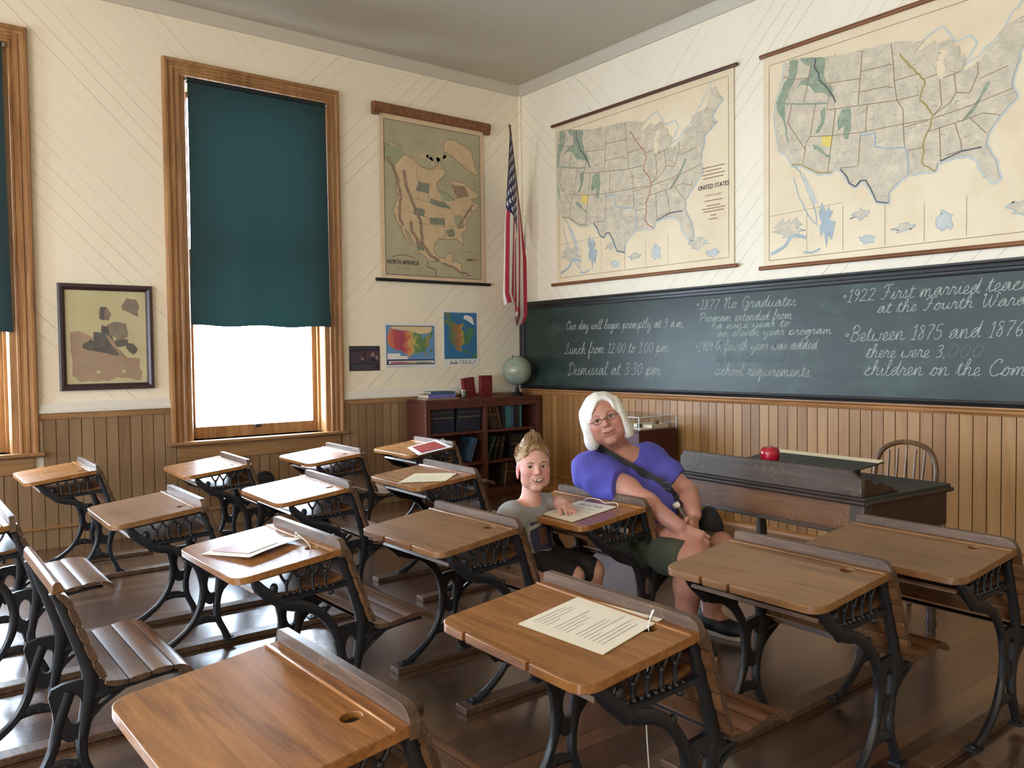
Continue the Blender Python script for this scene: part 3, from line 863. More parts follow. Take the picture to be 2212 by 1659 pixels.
# ------------------------------------------------------------------ single-stroke handwriting
GL = {
 'a': (1.0, [[(0, .1), (.55, .75), (.72, .92), (.42, 1), (.14, .6), (.22, .08), (.5, .15), (.75, .95), (.72, .25), (.85, .02), (1.05, .15)]]),
 'b': (.85, [[(0, .1), (.38, 1.3), (.46, 1.9), (.28, 1.85), (.16, .9), (.18, .12), (.45, 0), (.64, .35), (.55, .8), (.5, .7), (.9, .75)]]),
 'c': (.8, [[(0, .1), (.5, .8), (.62, .9), (.4, 1), (.14, .5), (.28, .03), (.6, .05), (.85, .25)]]),
 'd': (1.0, [[(0, .1), (.6, .85), (.4, 1), (.13, .55), (.24, .05), (.55, .2), (.9, 1.95), (.74, .4), (.85, .02), (1.05, .15)]]),
 'e': (.72, [[(0, .1), (.5, .55), (.46, .98), (.22, .85), (.14, .35), (.34, .0), (.78, .22)]]),
 'f': (.7, [[(0, .1), (.42, 1.2), (.5, 1.9), (.32, 1.8), (.24, .6), (.22, -.8), (.36, -.85), (.38, -.1), (.3, .08), (.75, .2)]]),
 'g': (.92, [[(0, .1), (.6, .85), (.72, .92), (.42, 1), (.14, .6), (.22, .1), (.5, .2), (.76, .98), (.68, -.4), (.5, -.95), (.3, -.75), (.95, .15)]]),
 'h': (.95, [[(0, .1), (.38, 1.3), (.44, 1.9), (.26, 1.85), (.16, .9), (.14, 0), (.3, .7), (.54, .98), (.66, .75), (.62, .12), (.75, .02), (1.0, .15)]]),
 'i': (.55, [[(0, .1), (.28, .98), (.24, .3), (.34, .02), (.6, .15)], [(.36, 1.38), (.40, 1.44)]]),
 'k': (.9, [[(0, .1), (.38, 1.3), (.44, 1.9), (.26, 1.85), (.16, .9), (.14, 0), (.3, .55), (.6, .9), (.34, .5), (.65, .05), (.95, .15)]]),
 'l': (.6, [[(0, .1), (.4, 1.3), (.46, 1.9), (.26, 1.85), (.18, .8), (.24, .08), (.4, 0), (.65, .15)]]),
 'm': (1.4, [[(0, .1), (.16, .9), (.18, .95), (.16, 0), (.34, .8), (.52, .98), (.56, .6), (.54, 0), (.72, .8), (.92, .98), (1.0, .6), (1.0, .1), (1.12, .02), (1.42, .15)]]),
 'n': (1.05, [[(0, .1), (.16, .9), (.18, .95), (.16, 0), (.36, .8), (.58, .98), (.66, .6), (.64, .1), (.78, .02), (1.08, .15)]]),
 'o': (.82, [[(0, .1), (.35, .95), (.14, .6), (.22, .05), (.5, .05), (.62, .6), (.42, 1), (.36, .85), (.9, .8)]]),
 'p': (.95, [[(0, .1), (.22, 1.0), (.1, -.9), (.18, -.2), (.34, .85), (.58, 1), (.72, .55), (.52, .02), (.26, .15), (.98, .15)]]),
 'q': (.95, [[(0, .1), (.6, .85), (.42, 1), (.14, .6), (.22, .1), (.5, .2), (.74, .98), (.62, -.9), (.78, -.8), (.8, 0), (1.0, .15)]]),
 'r': (.72, [[(0, .1), (.22, 1.08), (.3, .85), (.52, .88), (.46, .3), (.56, .02), (.76, .15)]]),
 's': (.68, [[(0, .1), (.36, 1.05), (.42, .6), (.4, .1), (.14, .08), (.4, .05), (.72, .15)]]),
 't': (.6, [[(0, .1), (.34, 1.6), (.24, .4), (.34, .02), (.65, .15)], [(.06, 1.1), (.6, 1.18)]]),
 'u': (1.0, [[(0, .1), (.18, .98), (.16, .25), (.36, 0), (.6, .35), (.7, .98), (.68, .2), (.8, .02), (1.02, .15)]]),
 'v': (.85, [[(0, .1), (.18, .95), (.3, .05), (.42, .05), (.62, .95), (.6, .8), (.9, .8)]]),
 'w': (1.2, [[(0, .1), (.18, .95), (.18, .2), (.34, .02), (.54, .3), (.58, .9), (.58, .2), (.74, .02), (.98, .4), (1.0, .95), (.98, .8), (1.25, .8)]]),
 'x': (.8, [[(0, .1), (.16, .95), (.3, .9), (.5, .1), (.8, .15)], [(.62, .95), (.1, .02)]]),
 'y': (.95, [[(0, .1), (.18, .98), (.18, .3), (.36, .1), (.6, .4), (.72, .98), (.62, -.5), (.46, -.95), (.28, -.7), (.98, .15)]]),
 'O': (1.3, [[(.6, 1.9), (.2, 1.3), (.2, .4), (.6, 0), (1.1, .5), (1.1, 1.4), (.7, 1.9), (.5, 1.6), (.9, 1.5), (1.3, 1.8)]]),
 'L': (1.2, [[(.2, 1.3), (.6, 1.9), (.8, 1.6), (.45, .6), (.3, .1), (.1, .1), (.3, .2), (.8, 0), (1.15, .2)]]),
 'D': (1.35, [[(.5, 1.8), (.4, .6), (.25, .05), (.1, .2), (.5, .0), (1.15, .5), (1.15, 1.4), (.6, 1.95), (.15, 1.6), (.3, 1.3)]]),
 'N': (1.4, [[(.05, 1.5), (.25, 1.9), (.35, 1.5), (.3, 0), (.5, 1.3), (.8, 1.9), (.9, 1.2), (.9, .2), (1.1, 0), (1.4, .2)]]),
 'G': (1.3, [[(1.0, 1.5), (.8, 1.9), (.3, 1.5), (.15, .6), (.5, 0), (.95, .4), (1.0, .9), (.6, .85), (1.05, .9), (1.0, -.3), (.6, -.5), (1.3, .2)]]),
 'P': (1.3, [[(.4, 1.8), (.35, .6), (.2, 0)], [(.1, 1.4), (.5, 1.95), (1.1, 1.7), (1.05, 1.1), (.6, .85), (.35, 1.0)]]),
 'A': (1.25, [[(1.0, 1.6), (.7, 1.9), (.2, 1.3), (.1, .5), (.4, 0), (.9, .8), (1.0, 1.8), (.95, .4), (1.1, .02), (1.3, .2)]]),
 'S': (1.1, [[(.0, .1), (.5, 1.2), (.7, 1.85), (.45, 1.8), (.45, 1.2), (.75, .5), (.6, .02), (.2, .1), (.5, .15), (1.1, .2)]]),
 'B': (1.2, [[(.35, 1.85), (.3, .8), (.2, 0)], [(.1, 1.5), (.5, 1.95), (.95, 1.6), (.8, 1.15), (.4, 1.02), (.95, .85), (1.0, .3), (.6, -.02), (.25, .1)]]),
 'H': (1.4, [[(.1, 1.6), (.35, 1.85), (.3, .8), (.2, 0)], [(1.05, 1.9), (.95, 1.0), (.95, .1), (1.4, .2)], [(.2, .95), (1.0, 1.0)]]),
 'F': (1.2, [[(.1, 1.5), (.4, 1.85), (1.2, 1.9)], [(.75, 1.85), (.6, .5), (.3, .0), (.1, .2)], [(.4, .95), (.95, 1.0)]]),
 'W': (1.7, [[(.1, 1.6), (.3, 1.9), (.3, .6), (.5, 0), (.8, .8), (.9, 1.6), (.9, .5), (1.1, 0), (1.4, .9), (1.45, 1.9), (1.7, 1.7)]]),
 'C': (1.2, [[(.9, 1.5), (1.0, 1.8), (.6, 1.9), (.2, 1.2), (.2, .4), (.6, 0), (1.2, .35)]]),
 '0': (.9, [[(.5, 1.6), (.2, 1.2), (.2, .4), (.45, 0), (.75, .5), (.75, 1.2), (.5, 1.6)]]),
 '1': (.6, [[(.15, 1.3), (.4, 1.6), (.32, 0)], [(.1, .0), (.55, .0)]]),
 '2': (.95, [[(.15, 1.3), (.45, 1.62), (.75, 1.3), (.5, .6), (.15, .02), (.5, .08), (.9, .02)]]),
 '3': (.85, [[(.15, 1.5), (.6, 1.6), (.65, 1.15), (.35, .9), (.7, .6), (.6, .1), (.12, .02)]]),
 '5': (.9, [[(.75, 1.6), (.3, 1.6), (.2, .95), (.6, .95), (.75, .45), (.5, .02), (.12, .08)]]),
 '6': (.85, [[(.65, 1.6), (.25, .9), (.2, .3), (.45, 0), (.7, .3), (.55, .7), (.22, .5)]]),
 '7': (.85, [[(.12, 1.55), (.75, 1.58), (.45, .7), (.32, 0)]]),
 '8': (.85, [[(.65, 1.4), (.4, 1.62), (.22, 1.3), (.6, .7), (.55, .1), (.25, .1), (.25, .55), (.65, 1.2)]]),
 '9': (.85, [[(.68, 1.4), (.4, 1.6), (.2, 1.2), (.45, .85), (.7, 1.3), (.62, .5), (.45, 0)]]),
 ':': (.4, [[(.2, .2), (.23, .26)], [(.24, .9), (.27, .96)]]),
 '.': (.4, [[(.15, .0), (.2, .05)]]), ',': (.35, [[(.2, .1), (.1, -.2)]]),
 '*': (.8, [[(.4, .62), (.25, .75), (.32, .95), (.5, .95), (.55, .75), (.4, .62)]]),
 ' ': (.65, []), "'": (.3, [[(.2, 1.8), (.15, 1.5)]]),
}
def handwriting(mb, txt, p0, p1, xh, fn, mat, w=0.0052, slant=0.22):
    tot = sum(GL[c][0] for c in txt)
    L = p1[0]-p0[0]
    k = L/tot
    x = 0
    rnd = random.Random(len(txt)*7+ord(txt[0]))
    for c in txt:
        gw, st = GL[c]
        jy = rnd.uniform(-.05, .05)
        for s in st:
            pts = [((x+a+slant*b)*k, (b+jy)*xh) for a, b in s]
            P = cr(pts, 5) if len(pts) > 2 else [np.array(p) for p in pts]
            path = []
            for q in P:
                base = p0[1]+(p1[1]-p0[1])*(q[0]/L)
                path.append((p0[0]+q[0], base+q[1]))
            ws = [w*(0.85+0.3*math.sin(i*1.7+x)) for i in range(len(path))]
            mb.ribbon(path, ws, fn, mat)
        x += gw

# ------------------------------------------------------------------ blackboard
bb = thing('blackboard', 'long black framed blackboard with white chalk handwriting on the right wall', 'blackboard', (0, 0, 0))
BX1 = 6.4
mb = MB(); mb.box((0.04, -0.016, 0.91), (BX1, -0.004, 1.62), M['board']); obj('slate', mb, bb)
for x in (1.65, 3.06, 4.6):
    mb = MB(); mb.box((x-0.0012, -0.0168, 0.925), (x+0.0012, -0.016, 1.607), M['chalk_faint'])
    obj('slate_joint', mb, bb)
def frame_bar(prof, a, b, horiz):
    mb = MB(); n = len(prof)
    f = (lambda t, u, d: (t, -d, u)) if horiz else (lambda t, u, d: (u, -d, t))
    vs = [f(a, p[0], p[1]) for p in prof]+[f(b, p[0], p[1]) for p in prof]
    mb.add(vs, [(i, (i+1) % n, (i+1) % n+n, i+n) for i in range(n)]+[tuple(range(n)), tuple(range(2*n-1, n-1, -1))], M['frame_black'])
    return mb
obj('frame_top', frame_bar([(1.606, 0.002), (1.606, 0.024), (1.618, 0.03), (1.63, 0.03), (1.634, 0.038), (1.652, 0.042), (1.664, 0.034), (1.676, 0.034), (1.676, 0.002)], 0.0, BX1, True), bb, sharp=30)
obj('frame_bottom', frame_bar([(0.893, 0.002), (0.893, 0.040), (0.904, 0.044), (0.912, 0.032), (0.926, 0.028), (0.926, 0.002)], 0.0, BX1, True), bb, sharp=30)
obj('frame_side', frame_bar([(0.0, 0.002), (0.0, 0.034), (0.04, 0.034), (0.058, 0.026), (0.058, 0.002)], 0.924, 1.606, False), bb, sharp=30)
CH = [('Our day will begin promptly at 9 a.m.', (0.622, 1.410), (1.938, 1.390), .040, 0),
      ('Lunch from 12:00 to 1:00 pm', (0.601, 1.201), (1.781, 1.209), .048, 0), ('Dismissal at 3:30 pm', (0.635, 1.021), (1.702, 1.035), .056, 0),
      ('*1877 No Graduates', (2.035, 1.513), (2.86, 1.497), .040, 0), ('Program extended from', (2.067, 1.420), (2.836, 1.412), .034, 0),
      ('a nine year to', (2.224, 1.368), (2.812, 1.366), .026, 0), ('an eleven year program', (2.232, 1.312), (3.114, 1.309), .030, 0),
      ('*1909 A fourth year was added', (2.028, 1.213), (3.012, 1.215), .038, 0), ('by the State Board to High', (2.215, 1.129), (3.025, 1.130), .038, 1),
      ('School requirements', (2.207, 1.041), (2.96, 1.038), .042, 0),
      ('*1922 First married teacher', (3.170, 1.496), (4.30, 1.510), .044, 0), ('at the Fourth Ward School', (3.403, 1.421), (4.50, 1.432), .038, 0),
      ('*Between 1875 and 1876', (3.185, 1.256), (4.19, 1.268), .050, 0), ('there were 3,', (3.335, 1.158), (3.80, 1.160), .042, 0), ('000', (3.80, 1.160), (3.99, 1.160), .042, 1),
      ('children on the Comstock', (3.321, 1.054), (4.42, 1.064), .046, 0)]
for txt, p0, p1, xh, faint in CH:
    mb = MB()
    handwriting(mb, txt, p0, p1, xh, lambda u, v: (u, -0.0172, v), M['chalk_faint'] if faint else M['chalk'], w=0.0043)
    obj('chalk_line', mb, bb, fix=False)

# ------------------------------------------------------------------ maps
US = [(-124.7, 48.4), (-123.0, 48.2), (-122.8, 49), (-110, 49), (-95.2, 49), (-94.6, 48.7), (-93, 48.6), (-91.5, 48.1), (-89.6, 48.0), (-92.0, 46.8), (-90.5, 46.7), (-88.0, 47.4), (-87.5, 46.6), (-85.0, 46.7), (-84.4, 46.4), (-84.0, 46.0), (-84.7, 45.7), (-83.4, 45.2), (-83.3, 44.3), (-83.9, 43.7), (-82.7, 44.0), (-82.4, 43.0), (-83.3, 41.9), (-82.7, 41.5), (-81.3, 41.8), (-79.0, 42.7), (-79.0, 43.3), (-76.5, 43.5), (-76.3, 44.2), (-75, 45), (-71.5, 45), (-70.3, 46.2), (-69.2, 47.4), (-68.2, 47.3), (-67.8, 45.8), (-67, 44.8), (-69, 44), (-70.5, 43.3), (-70.8, 42.5), (-70.0, 41.8), (-71.3, 41.5), (-73.8, 40.8), (-74.2, 39.6), (-75.3, 38.5), (-76, 37), (-75.6, 35.3), (-77.5, 34.4), (-79, 33.5), (-81, 32), (-81.4, 30.6), (-80.3, 28), (-80.2, 25.6), (-81.3, 25.4), (-82.6, 27.6), (-82.8, 29), (-84, 30), (-86, 30.4), (-89, 30.3), (-89.3, 29.2), (-91.5, 29.5), (-94, 29.6), (-96, 28.5), (-97.3, 27.3), (-97.2, 26), (-99.2, 26.4), (-100.5, 28.5), (-102.4, 29.8), (-103.2, 29), (-104.6, 29.8), (-106.5, 31.8), (-108.2, 31.8), (-108.2, 31.3), (-111, 31.3), (-114.8, 32.5), (-117.1, 32.5), (-118.4, 34), (-120.6, 34.6), (-122.4, 37.5), (-124, 40), (-124.2, 42), (-124.1, 44.5), (-124, 46.3)]
LINES = [[(-124.2, 42), (-120, 42), (-114, 42), (-111, 42), (-111, 41), (-109, 41), (-102, 41), (-95.8, 40.6)], [(-117, 49), (-117, 46), (-116.9, 44.2), (-117, 42)], [(-124, 46.2), (-121.5, 45.7), (-119, 45.9), (-117, 46)], [(-120, 42), (-120, 39), (-114.6, 35)], [(-114, 42), (-114, 37), (-114.7, 36), (-114.6, 32.7)], [(-114, 37), (-109, 37), (-103, 37), (-94.6, 37), (-89.5, 36.6), (-83.7, 36.6), (-75.9, 36.6)], [(-109, 41), (-109, 37), (-109, 31.3)], [(-104, 49), (-104, 45), (-104, 41)], [(-111, 45), (-104, 45)], [(-111, 42), (-111, 45), (-113.5, 45), (-114.5, 46.6), (-116, 48), (-116, 49)], [(-104, 46), (-96.6, 46)], [(-104, 43), (-98, 43), (-96.5, 42.5)], [(-102, 41), (-102, 37)], [(-103, 37), (-103, 32), (-106.6, 32)], [(-100, 36.5), (-103, 36.5)], [(-97.2, 49), (-96.6, 46), (-96.4, 43.5), (-95.8, 40.6), (-94.6, 39.1), (-94.6, 36.5), (-94.4, 33.5)], [(-96.4, 43.5), (-91.2, 43.5)], [(-95.7, 40.6), (-91.5, 40.5)], [(-94.6, 36.5), (-90, 36.5)], [(-94, 33), (-91.2, 33)], [(-90.5, 42.5), (-87.8, 42.5)], [(-87.5, 41.7), (-87.5, 38), (-89.1, 37)], [(-84.8, 41.7), (-84.8, 39.1)], [(-86.8, 41.7), (-83.5, 41.7)], [(-89.1, 37), (-86, 38), (-84.8, 39.1), (-82.6, 38.3), (-80.7, 40.5), (-80.5, 42)], [(-80.5, 39.7), (-75.8, 39.7)], [(-90.2, 35), (-84.3, 35), (-83.1, 35)], [(-88.2, 35), (-88.4, 30.4)], [(-85.6, 35), (-85, 32.3), (-85, 31)], [(-87.6, 31), (-85, 31), (-82, 30.5)], [(-83.1, 35), (-81, 32.2)], [(-81.7, 36.6), (-84.3, 35)], [(-83.1, 35), (-81, 35), (-78.6, 33.9)]]
MISS = [(-95.2, 47.2), (-94.2, 46), (-92.8, 44.7), (-91.2, 43.3), (-90.2, 41.8), (-91.1, 40.6), (-91.4, 39.8), (-90.2, 38.7), (-89.2, 37), (-90, 35.2), (-91.1, 33.7), (-91, 32.3), (-91.5, 31), (-91, 30.3), (-89.4, 29.2)]
TEX = [(-103, 37), (-103, 36.5), (-100, 36.5), (-100, 34.6), (-97.5, 33.9), (-94.4, 33.6), (-94, 33), (-93.8, 31), (-93.9, 29.7)]
RIO = [(-106.5, 31.8), (-105, 30.6), (-104.5, 29.6), (-103.2, 29), (-102.4, 29.8), (-101.4, 29.8), (-100.3, 28.3), (-99.2, 26.4), (-97.2, 26)]
ROCK = [(-116, 49), (-116, 47.6), (-114.5, 46.6), (-114, 45.6), (-112, 44.5), (-110, 43), (-109.2, 42)]
LAKEM = [(-87.6, 41.7), (-86.9, 41.8), (-86.3, 42.8), (-86.5, 44), (-85.4, 45.4), (-86.6, 45.6), (-87.5, 44.6), (-87.9, 43)]
GREENS = [[(-123.5, 48.6), (-121, 48.8), (-120.5, 46.5), (-121.5, 44), (-121.6, 41.5), (-121, 39.6), (-119, 36.5), (-118.3, 35.2), (-119.2, 36.2), (-121.5, 39.5), (-123.2, 40.5), (-124, 42), (-123.6, 44.5), (-122.5, 46.5)], [(-120.5, 49), (-116, 49), (-113.5, 48.9), (-113.2, 47), (-112, 45), (-110.3, 44), (-110.2, 42.8), (-112, 43.5), (-114.5, 43.6), (-116.5, 44.8), (-118.5, 45), (-120, 44.2), (-119, 45.6), (-116.8, 46.2), (-117, 47.8), (-119, 48.2)], [(-107.6, 40.8), (-105.6, 40.9), (-105.2, 38.6), (-105.5, 36.2), (-106.4, 36.4), (-106.6, 38.2), (-107.8, 37.6), (-108.2, 39)], [(-112.6, 40.8), (-111.4, 41.5), (-111.2, 39.5), (-112, 37.6), (-113, 37.4), (-112, 39)], [(-113.2, 35.8), (-111.4, 35.4), (-109.6, 33.8), (-108.2, 33.2), (-109.2, 34.2), (-111, 34.4), (-112.6, 35)]]
YELL = [(-111.4, 37), (-109, 37), (-109, 35.3), (-111, 35.6)]
def conic(p):
    lon, lat = p
    th = 0.6225*math.radians(lon+96); ro = 1.257-math.radians(lat-38.5)
    return ro*math.sin(th), 1.257-ro*math.cos(th)
def frac_noise(pts, amp, n=3, seed=1):
    """adds small coastline irregularity"""
    rnd = random.Random(seed); out = []
    for i in range(len(pts)):
        a = pts[i]; b = pts[(i+1) % len(pts)]
        l = math.hypot(b[0]-a[0], b[1]-a[1])
        out.append(a)
        if l < 1e-6: continue
        k = max(0, min(6, int(l/(amp*6))))
        for q in range(1, k+1):
            t = q/(k+1)
            o = rnd.uniform(-amp, amp)
            out.append((a[0]+(b[0]-a[0])*t-(b[1]-a[1])/l*o, a[1]+(b[1]-a[1])*t+(b[0]-a[0])/l*o))
    return out
def frac_line(pts, amp, seed=1):
    out = frac_noise(pts, amp, seed=seed)
    i = len(out)-1-out[::-1].index(pts[-1])
    return out[:i+1]
def inside(p, poly):
    c = False
    for i in range(len(poly)):
        a, b = poly[i], poly[i-1]
        if (a[1] > p[1]) != (b[1] > p[1]) and p[0] < (b[0]-a[0])*(p[1]-a[1])/(b[1]-a[1])+a[0]: c = not c
    return c
def printed(name, cols, rough=0.55, scale=7):
    t = NT(name)
    f = t.noise(t.coord(), scale, 4, 0.6)
    t.set(Base__Color=t.ramp(f, [(0.3, S(cols[0])), (0.7, S(cols[1]))]), Roughness=rough)
    return t.m
M['map_paper'] = printed('aged map paper', ((226, 206, 170), (238, 222, 190)), 0.5, 3)
M['map_paper2'] = printed('browned map paper', ((214, 186, 150), (226, 202, 168)), 0.5, 3)
def printed_land(name, c0, c1, c2, sc):
    t = NT(name)
    a = t.noise(t.coord(), sc, 6, 0.7); b = t.noise(t.mapping(t.coord(), (40, 40, 160)), 3, 3, 0.6)
    f = t.math('ADD', t.math('MULTIPLY', a, 0.6), t.math('MULTIPLY', b, 0.4))
    t.set(Base__Color=t.ramp(f, [(0.36, S(c0)), (0.5, S(c1)), (0.62, S(c2))]), Roughness=0.5)
    return t.m
M['map_land'] = printed_land('printed land', (184, 173, 152), (206, 194, 170), (224, 210, 182), 14)
M['map_green'] = printed_land('printed forest', (122, 140, 120), (146, 160, 136), (176, 180, 150), 30)
M['map_yellow'] = plain('printed yellow', (226, 204, 108), 0.5, 0, 0.06, 20)
M['map_blue'] = plain('printed coast blue', (196, 200, 194), 0.5, 0, 0.06, 20)
M['map_blue2'] = plain('printed blue', (166, 180, 184), 0.5, 0, 0.06, 20)
M['map_name'] = plain('printed names', (172, 158, 132), 0.5); M['map_line'] = plain('printed border', (146, 122, 90), 0.5)
M['map_dark'] = plain('printed dark line', (84, 92, 96), 0.5)
M['map_red'] = plain('printed red line', (176, 112, 90), 0.5)
M['map_olive'] = plain('printed olive line', (166, 146, 74), 0.5)
def wall_map(root, fn, x0, x1, z0, z1, ext, title, redmiss):
    """fn(u, z, d); ext = (u_nw, z_nw, u_fl, z_fl): Washington's corner and Florida's tip"""
    a = conic((-122.8, 49)); b = conic((-80.6, 25.3))
    kx = (ext[2]-ext[0])/(b[0]-a[0]); kz = (ext[3]-ext[1])/(b[1]-a[1])
    P = lambda p: (ext[0]+(conic(p)[0]-a[0])*kx, ext[1]+(conic(p)[1]-a[1])*kz)
    clip = lambda L: [(min(max(u, x0+0.03), x1-0.03), min(max(v, z0+0.03), z1-0.03)) for u, v in L]
    mb = MB()
    nu, nv = 24, 16
    wav = lambda u, v: 0.010
    F = lambda d: (lambda u, v: fn(u, v, wav(u, v)+d))
    vs = [fn(x0+(x1-x0)*i/nu, z0+(z1-z0)*j/nv, wav(x0+(x1-x0)*i/nu, z0+(z1-z0)*j/nv)) for j in range(nv+1) for i in range(nu+1)]
    mb.add(vs, [(j*(nu+1)+i, j*(nu+1)+i+1, (j+1)*(nu+1)+i+1, (j+1)*(nu+1)+i) for j in range(nv) for i in range(nu)], M['map_paper'])
    bo = [(x0+0.045, z0+0.05), (x1-0.045, z0+0.05), (x1-0.045, z1-0.06), (x0+0.045, z1-0.06), (x0+0.045, z0+0.05)]
    dense = lambda L, n=16: [((a[0]+(b[0]-a[0])*k/n), (a[1]+(b[1]-a[1])*k/n)) for a, b in zip(L, L[1:]) for k in range(n)]+[L[-1]]
    mb.ribbon(dense(bo), 0.004, F(0.0012), M['map_line'])
    us = frac_noise([P(p) for p in US], 0.004, seed=3)
    us = clip(us)
    cs = us[us.index(us[0]):]+[us[0]]
    # pale blue water along the coasts, then land
    i0 = next(i for i, p in enumerate(us) if p == clip([P((-67, 44.8))])[0])
    coast = us[i0:]+[us[0]]
    mb.ribbon(coast, 0.026, F(0.0010), M['map_blue'])
    # land is laid as a fine grid clipped by the outline so that it follows the paper
    mb.sheet(us, M['map_land'], F(0.0042))
    for g in GREENS: mb.sheet(clip(frac_noise([P(p) for p in g], 0.006, seed=5)), M['map_green'], F(0.0047))
    mb.sheet(clip([P(p) for p in YELL]), M['map_yellow'], F(0.0050))
    mb.sheet(clip(frac_noise([P(p) for p in LAKEM], 0.003, seed=2)), M['map_paper'], F(0.0050))
    for L in LINES: mb.ribbon(clip(dense([P(p) for p in L], 6)), 0.0045, F(0.0054), M['map_line'])
    mb.ribbon(clip(frac_line([P(p) for p in MISS], 0.005, seed=8)), 0.008, F(0.0056), M['map_red'] if redmiss else M['map_olive'])
    for L, m, w in ((TEX, 'map_blue2', .010), (RIO, 'map_dark', .008), (ROCK, 'map_dark', .009), ([(-124.2, 42), (-119, 42), (-114, 42), (-110.8, 42)], 'map_green', .010), ([(-88.5, 30.4), (-85, 30.9), (-82, 30.6)], 'map_dark', .008), ([(-117, 32.6), (-114.8, 32.6), (-111, 31.4), (-108.3, 31.4)], 'map_olive', .008)):
        mb.ribbon(clip(dense([P(p) for p in L], 4)), w, F(0.0058), M[m])
    rs = random.Random(17)
    for k in range(420):
        q = (rs.uniform(x0+.05, x1-.05), rs.uniform(z0+.1, z1-.08))
        if not inside(q, us): continue
        w_ = rs.uniform(.012, .05); a_ = rs.uniform(-.5, .5) if k % 3 else rs.uniform(-1.4, 1.4)
        mb.ribbon([(q[0]-w_/2*math.cos(a_), q[1]-w_/2*math.sin(a_)), (q[0], q[1]+rs.uniform(-.003, .003)), (q[0]+w_/2*math.cos(a_), q[1]+w_/2*math.sin(a_))], rs.choice((.0025, .003, .004)), F(0.0052), M['map_name' if k % 4 else ('map_red' if redmiss else 'map_green')])
    # Appalachians, inset maps
    mb.sheet(clip(frac_noise([P(p) for p in [(-84.5, 34.8), (-82.5, 35.6), (-80.5, 37.4), (-79, 38.8), (-79.6, 38.8), (-81.6, 37), (-83.6, 35.6)]], 0.006, seed=4)), M['map_green'], F(0.005))
    H = z1-z0; Wd = x1-x0
    baja = [P(p) for p in [(-117, 32.4), (-115, 31.6), (-113, 29), (-110.5, 25.5), (-109.8, 23.2), (-112, 25), (-114.6, 28), (-116.2, 30.6)]]
    mb.ribbon(clip(frac_line(baja, 0.004, seed=6)), 0.008, F(0.0012), M['map_blue2'])
    mb.sheet(clip([P(p) for p in [(-114.4, 31.4), (-112.8, 30), (-110.2, 26.6), (-111.2, 26.6), (-113.4, 29.4)]]), M['map_blue'], F(0.0016))
    w_in = min(Wd, 1.9)
    def inset(cx, cz, rx, rz, seed, m):
        rnd = random.Random(seed)
        pts = [(cx+rx*math.cos(t)*rnd.uniform(.35, 1.1), cz+rz*math.sin(t)*rnd.uniform(.35, 1.1)) for t in np.linspace(0, 2*PI, 22)[:-1]]
        mb.sheet(clip(pts), M[m], F(0.0013))
        mb.ribbon(clip(pts+[pts[0]]), 0.006, F(0.0016), M['map_blue2'])
    zi = z0+0.16*H
    inset(x0+0.10*w_in, zi+.02, .12, .09, 1, 'map_land'); inset(x0+0.24*w_in, zi+0.02, .06, .14, 2, 'map_blue2')
    mb.ribbon(clip(cr([(x0+.06, z0+.09), (x0+.16, z0+.13), (x0+.22, z0+.19), (x0+.32, z0+.17)], 6)), 0.022, F(0.0014), M['map_blue2'])
    mb.ribbon(clip(cr([(x0+.30, z0+.08), (x0+.36, z0+.07), (x0+.42, z0+.09)], 5)), 0.014, F(0.0014), M['map_blue2'])
    for i, (cx, cz, rx, rz) in enumerate(((.36, .19, .07, .035), (.38, .08, .06, .03), (.50, .11, .08, .03), (.62, .12, .05, .08), (.83, .13, .12, .05), (.90, .07, .06, .03))):
        inset(x0+cx*w_in, z0+cz*H, rx, rz, 10+i, 'map_blue' if i % 2 else 'map_land')
    for u in (.17, .30, .44, .56, .68):
        mb.ribbon(dense([(x0+u*w_in, z0+.06), (x0+u*w_in, z0+(.24 if u < .5 else .2)*H)], 6), 0.0025, F(0.0012), M['map_line'])
    mb.ribbon(dense([(x0+.05, z0+.245*H), (x0+.30*w_in, z0+.255*H)]), 0.0025, F(0.0012), M['map_line'])
    # Great Lakes shore and Canadian rivers
    for k, L in enumerate(([(-92, 46.8), (-89.5, 48.2), (-86, 48.8), (-84.6, 47), (-84, 46.2)], [(-84, 46), (-81, 46), (-80, 44.6), (-81.6, 43.4), (-82.3, 43)], [(-83, 42.2), (-80, 42.7), (-79, 43.4), (-76.4, 44.2), (-74, 45.6), (-71, 47), (-68, 48.6)])):
        mb.ribbon(clip(frac_line([P(p) for p in L], 0.008, seed=20+k)), 0.012, F(0.0014), M['map_blue'])
    if title:
        TC, tz = title
        put_text(mb, 'UNITED STATES', 0.046, TC, tz, F(0.002), M['map_dark'], bold=0.002, width=0.27)
        put_text(mb, 'TERRITORIES', 0.022, TC, tz-0.055, F(0.002), M['map_line'], width=0.15)
        for k, (dy, wd) in enumerate(((.075, .18), (.100, .20), (.125, .14), (.150, .20), (-.085, .16), (-.12, .12), (-.14, .20), (-.16, .18), (-.19, .05), (-.215, .08))):
            mb.ribbon(dense([(TC-wd/2, tz+dy), (TC+wd/2, tz+dy)], 4), 0.007, F(0.0018), M['map_line'])
    o = obj('map_sheet', mb, root, fix=False, sharp=60)
    return o
fR = lambda u, z, d: (u, -d, z)
def hrod(root, name, pa, pb, r, mat, n=12):
    mb = MB()
    a, b = Vector(pa), Vector(pb); t = (b-a).normalized()
    mb.tube([a-t*0.004, a, b, b+t*0.004], [r*0.6, r, r, r*0.6], mat, n)
    return obj(name, mb, root)
m2 = thing('wall_map', 'aged roll-down map of the United States nearest the flag on the right wall', 'wall map')
wall_map(m2, fR, 0.502, 2.375, 1.81, 3.165, (0.590, 3.125, 2.01, 2.02), (2.20, 2.36), True)
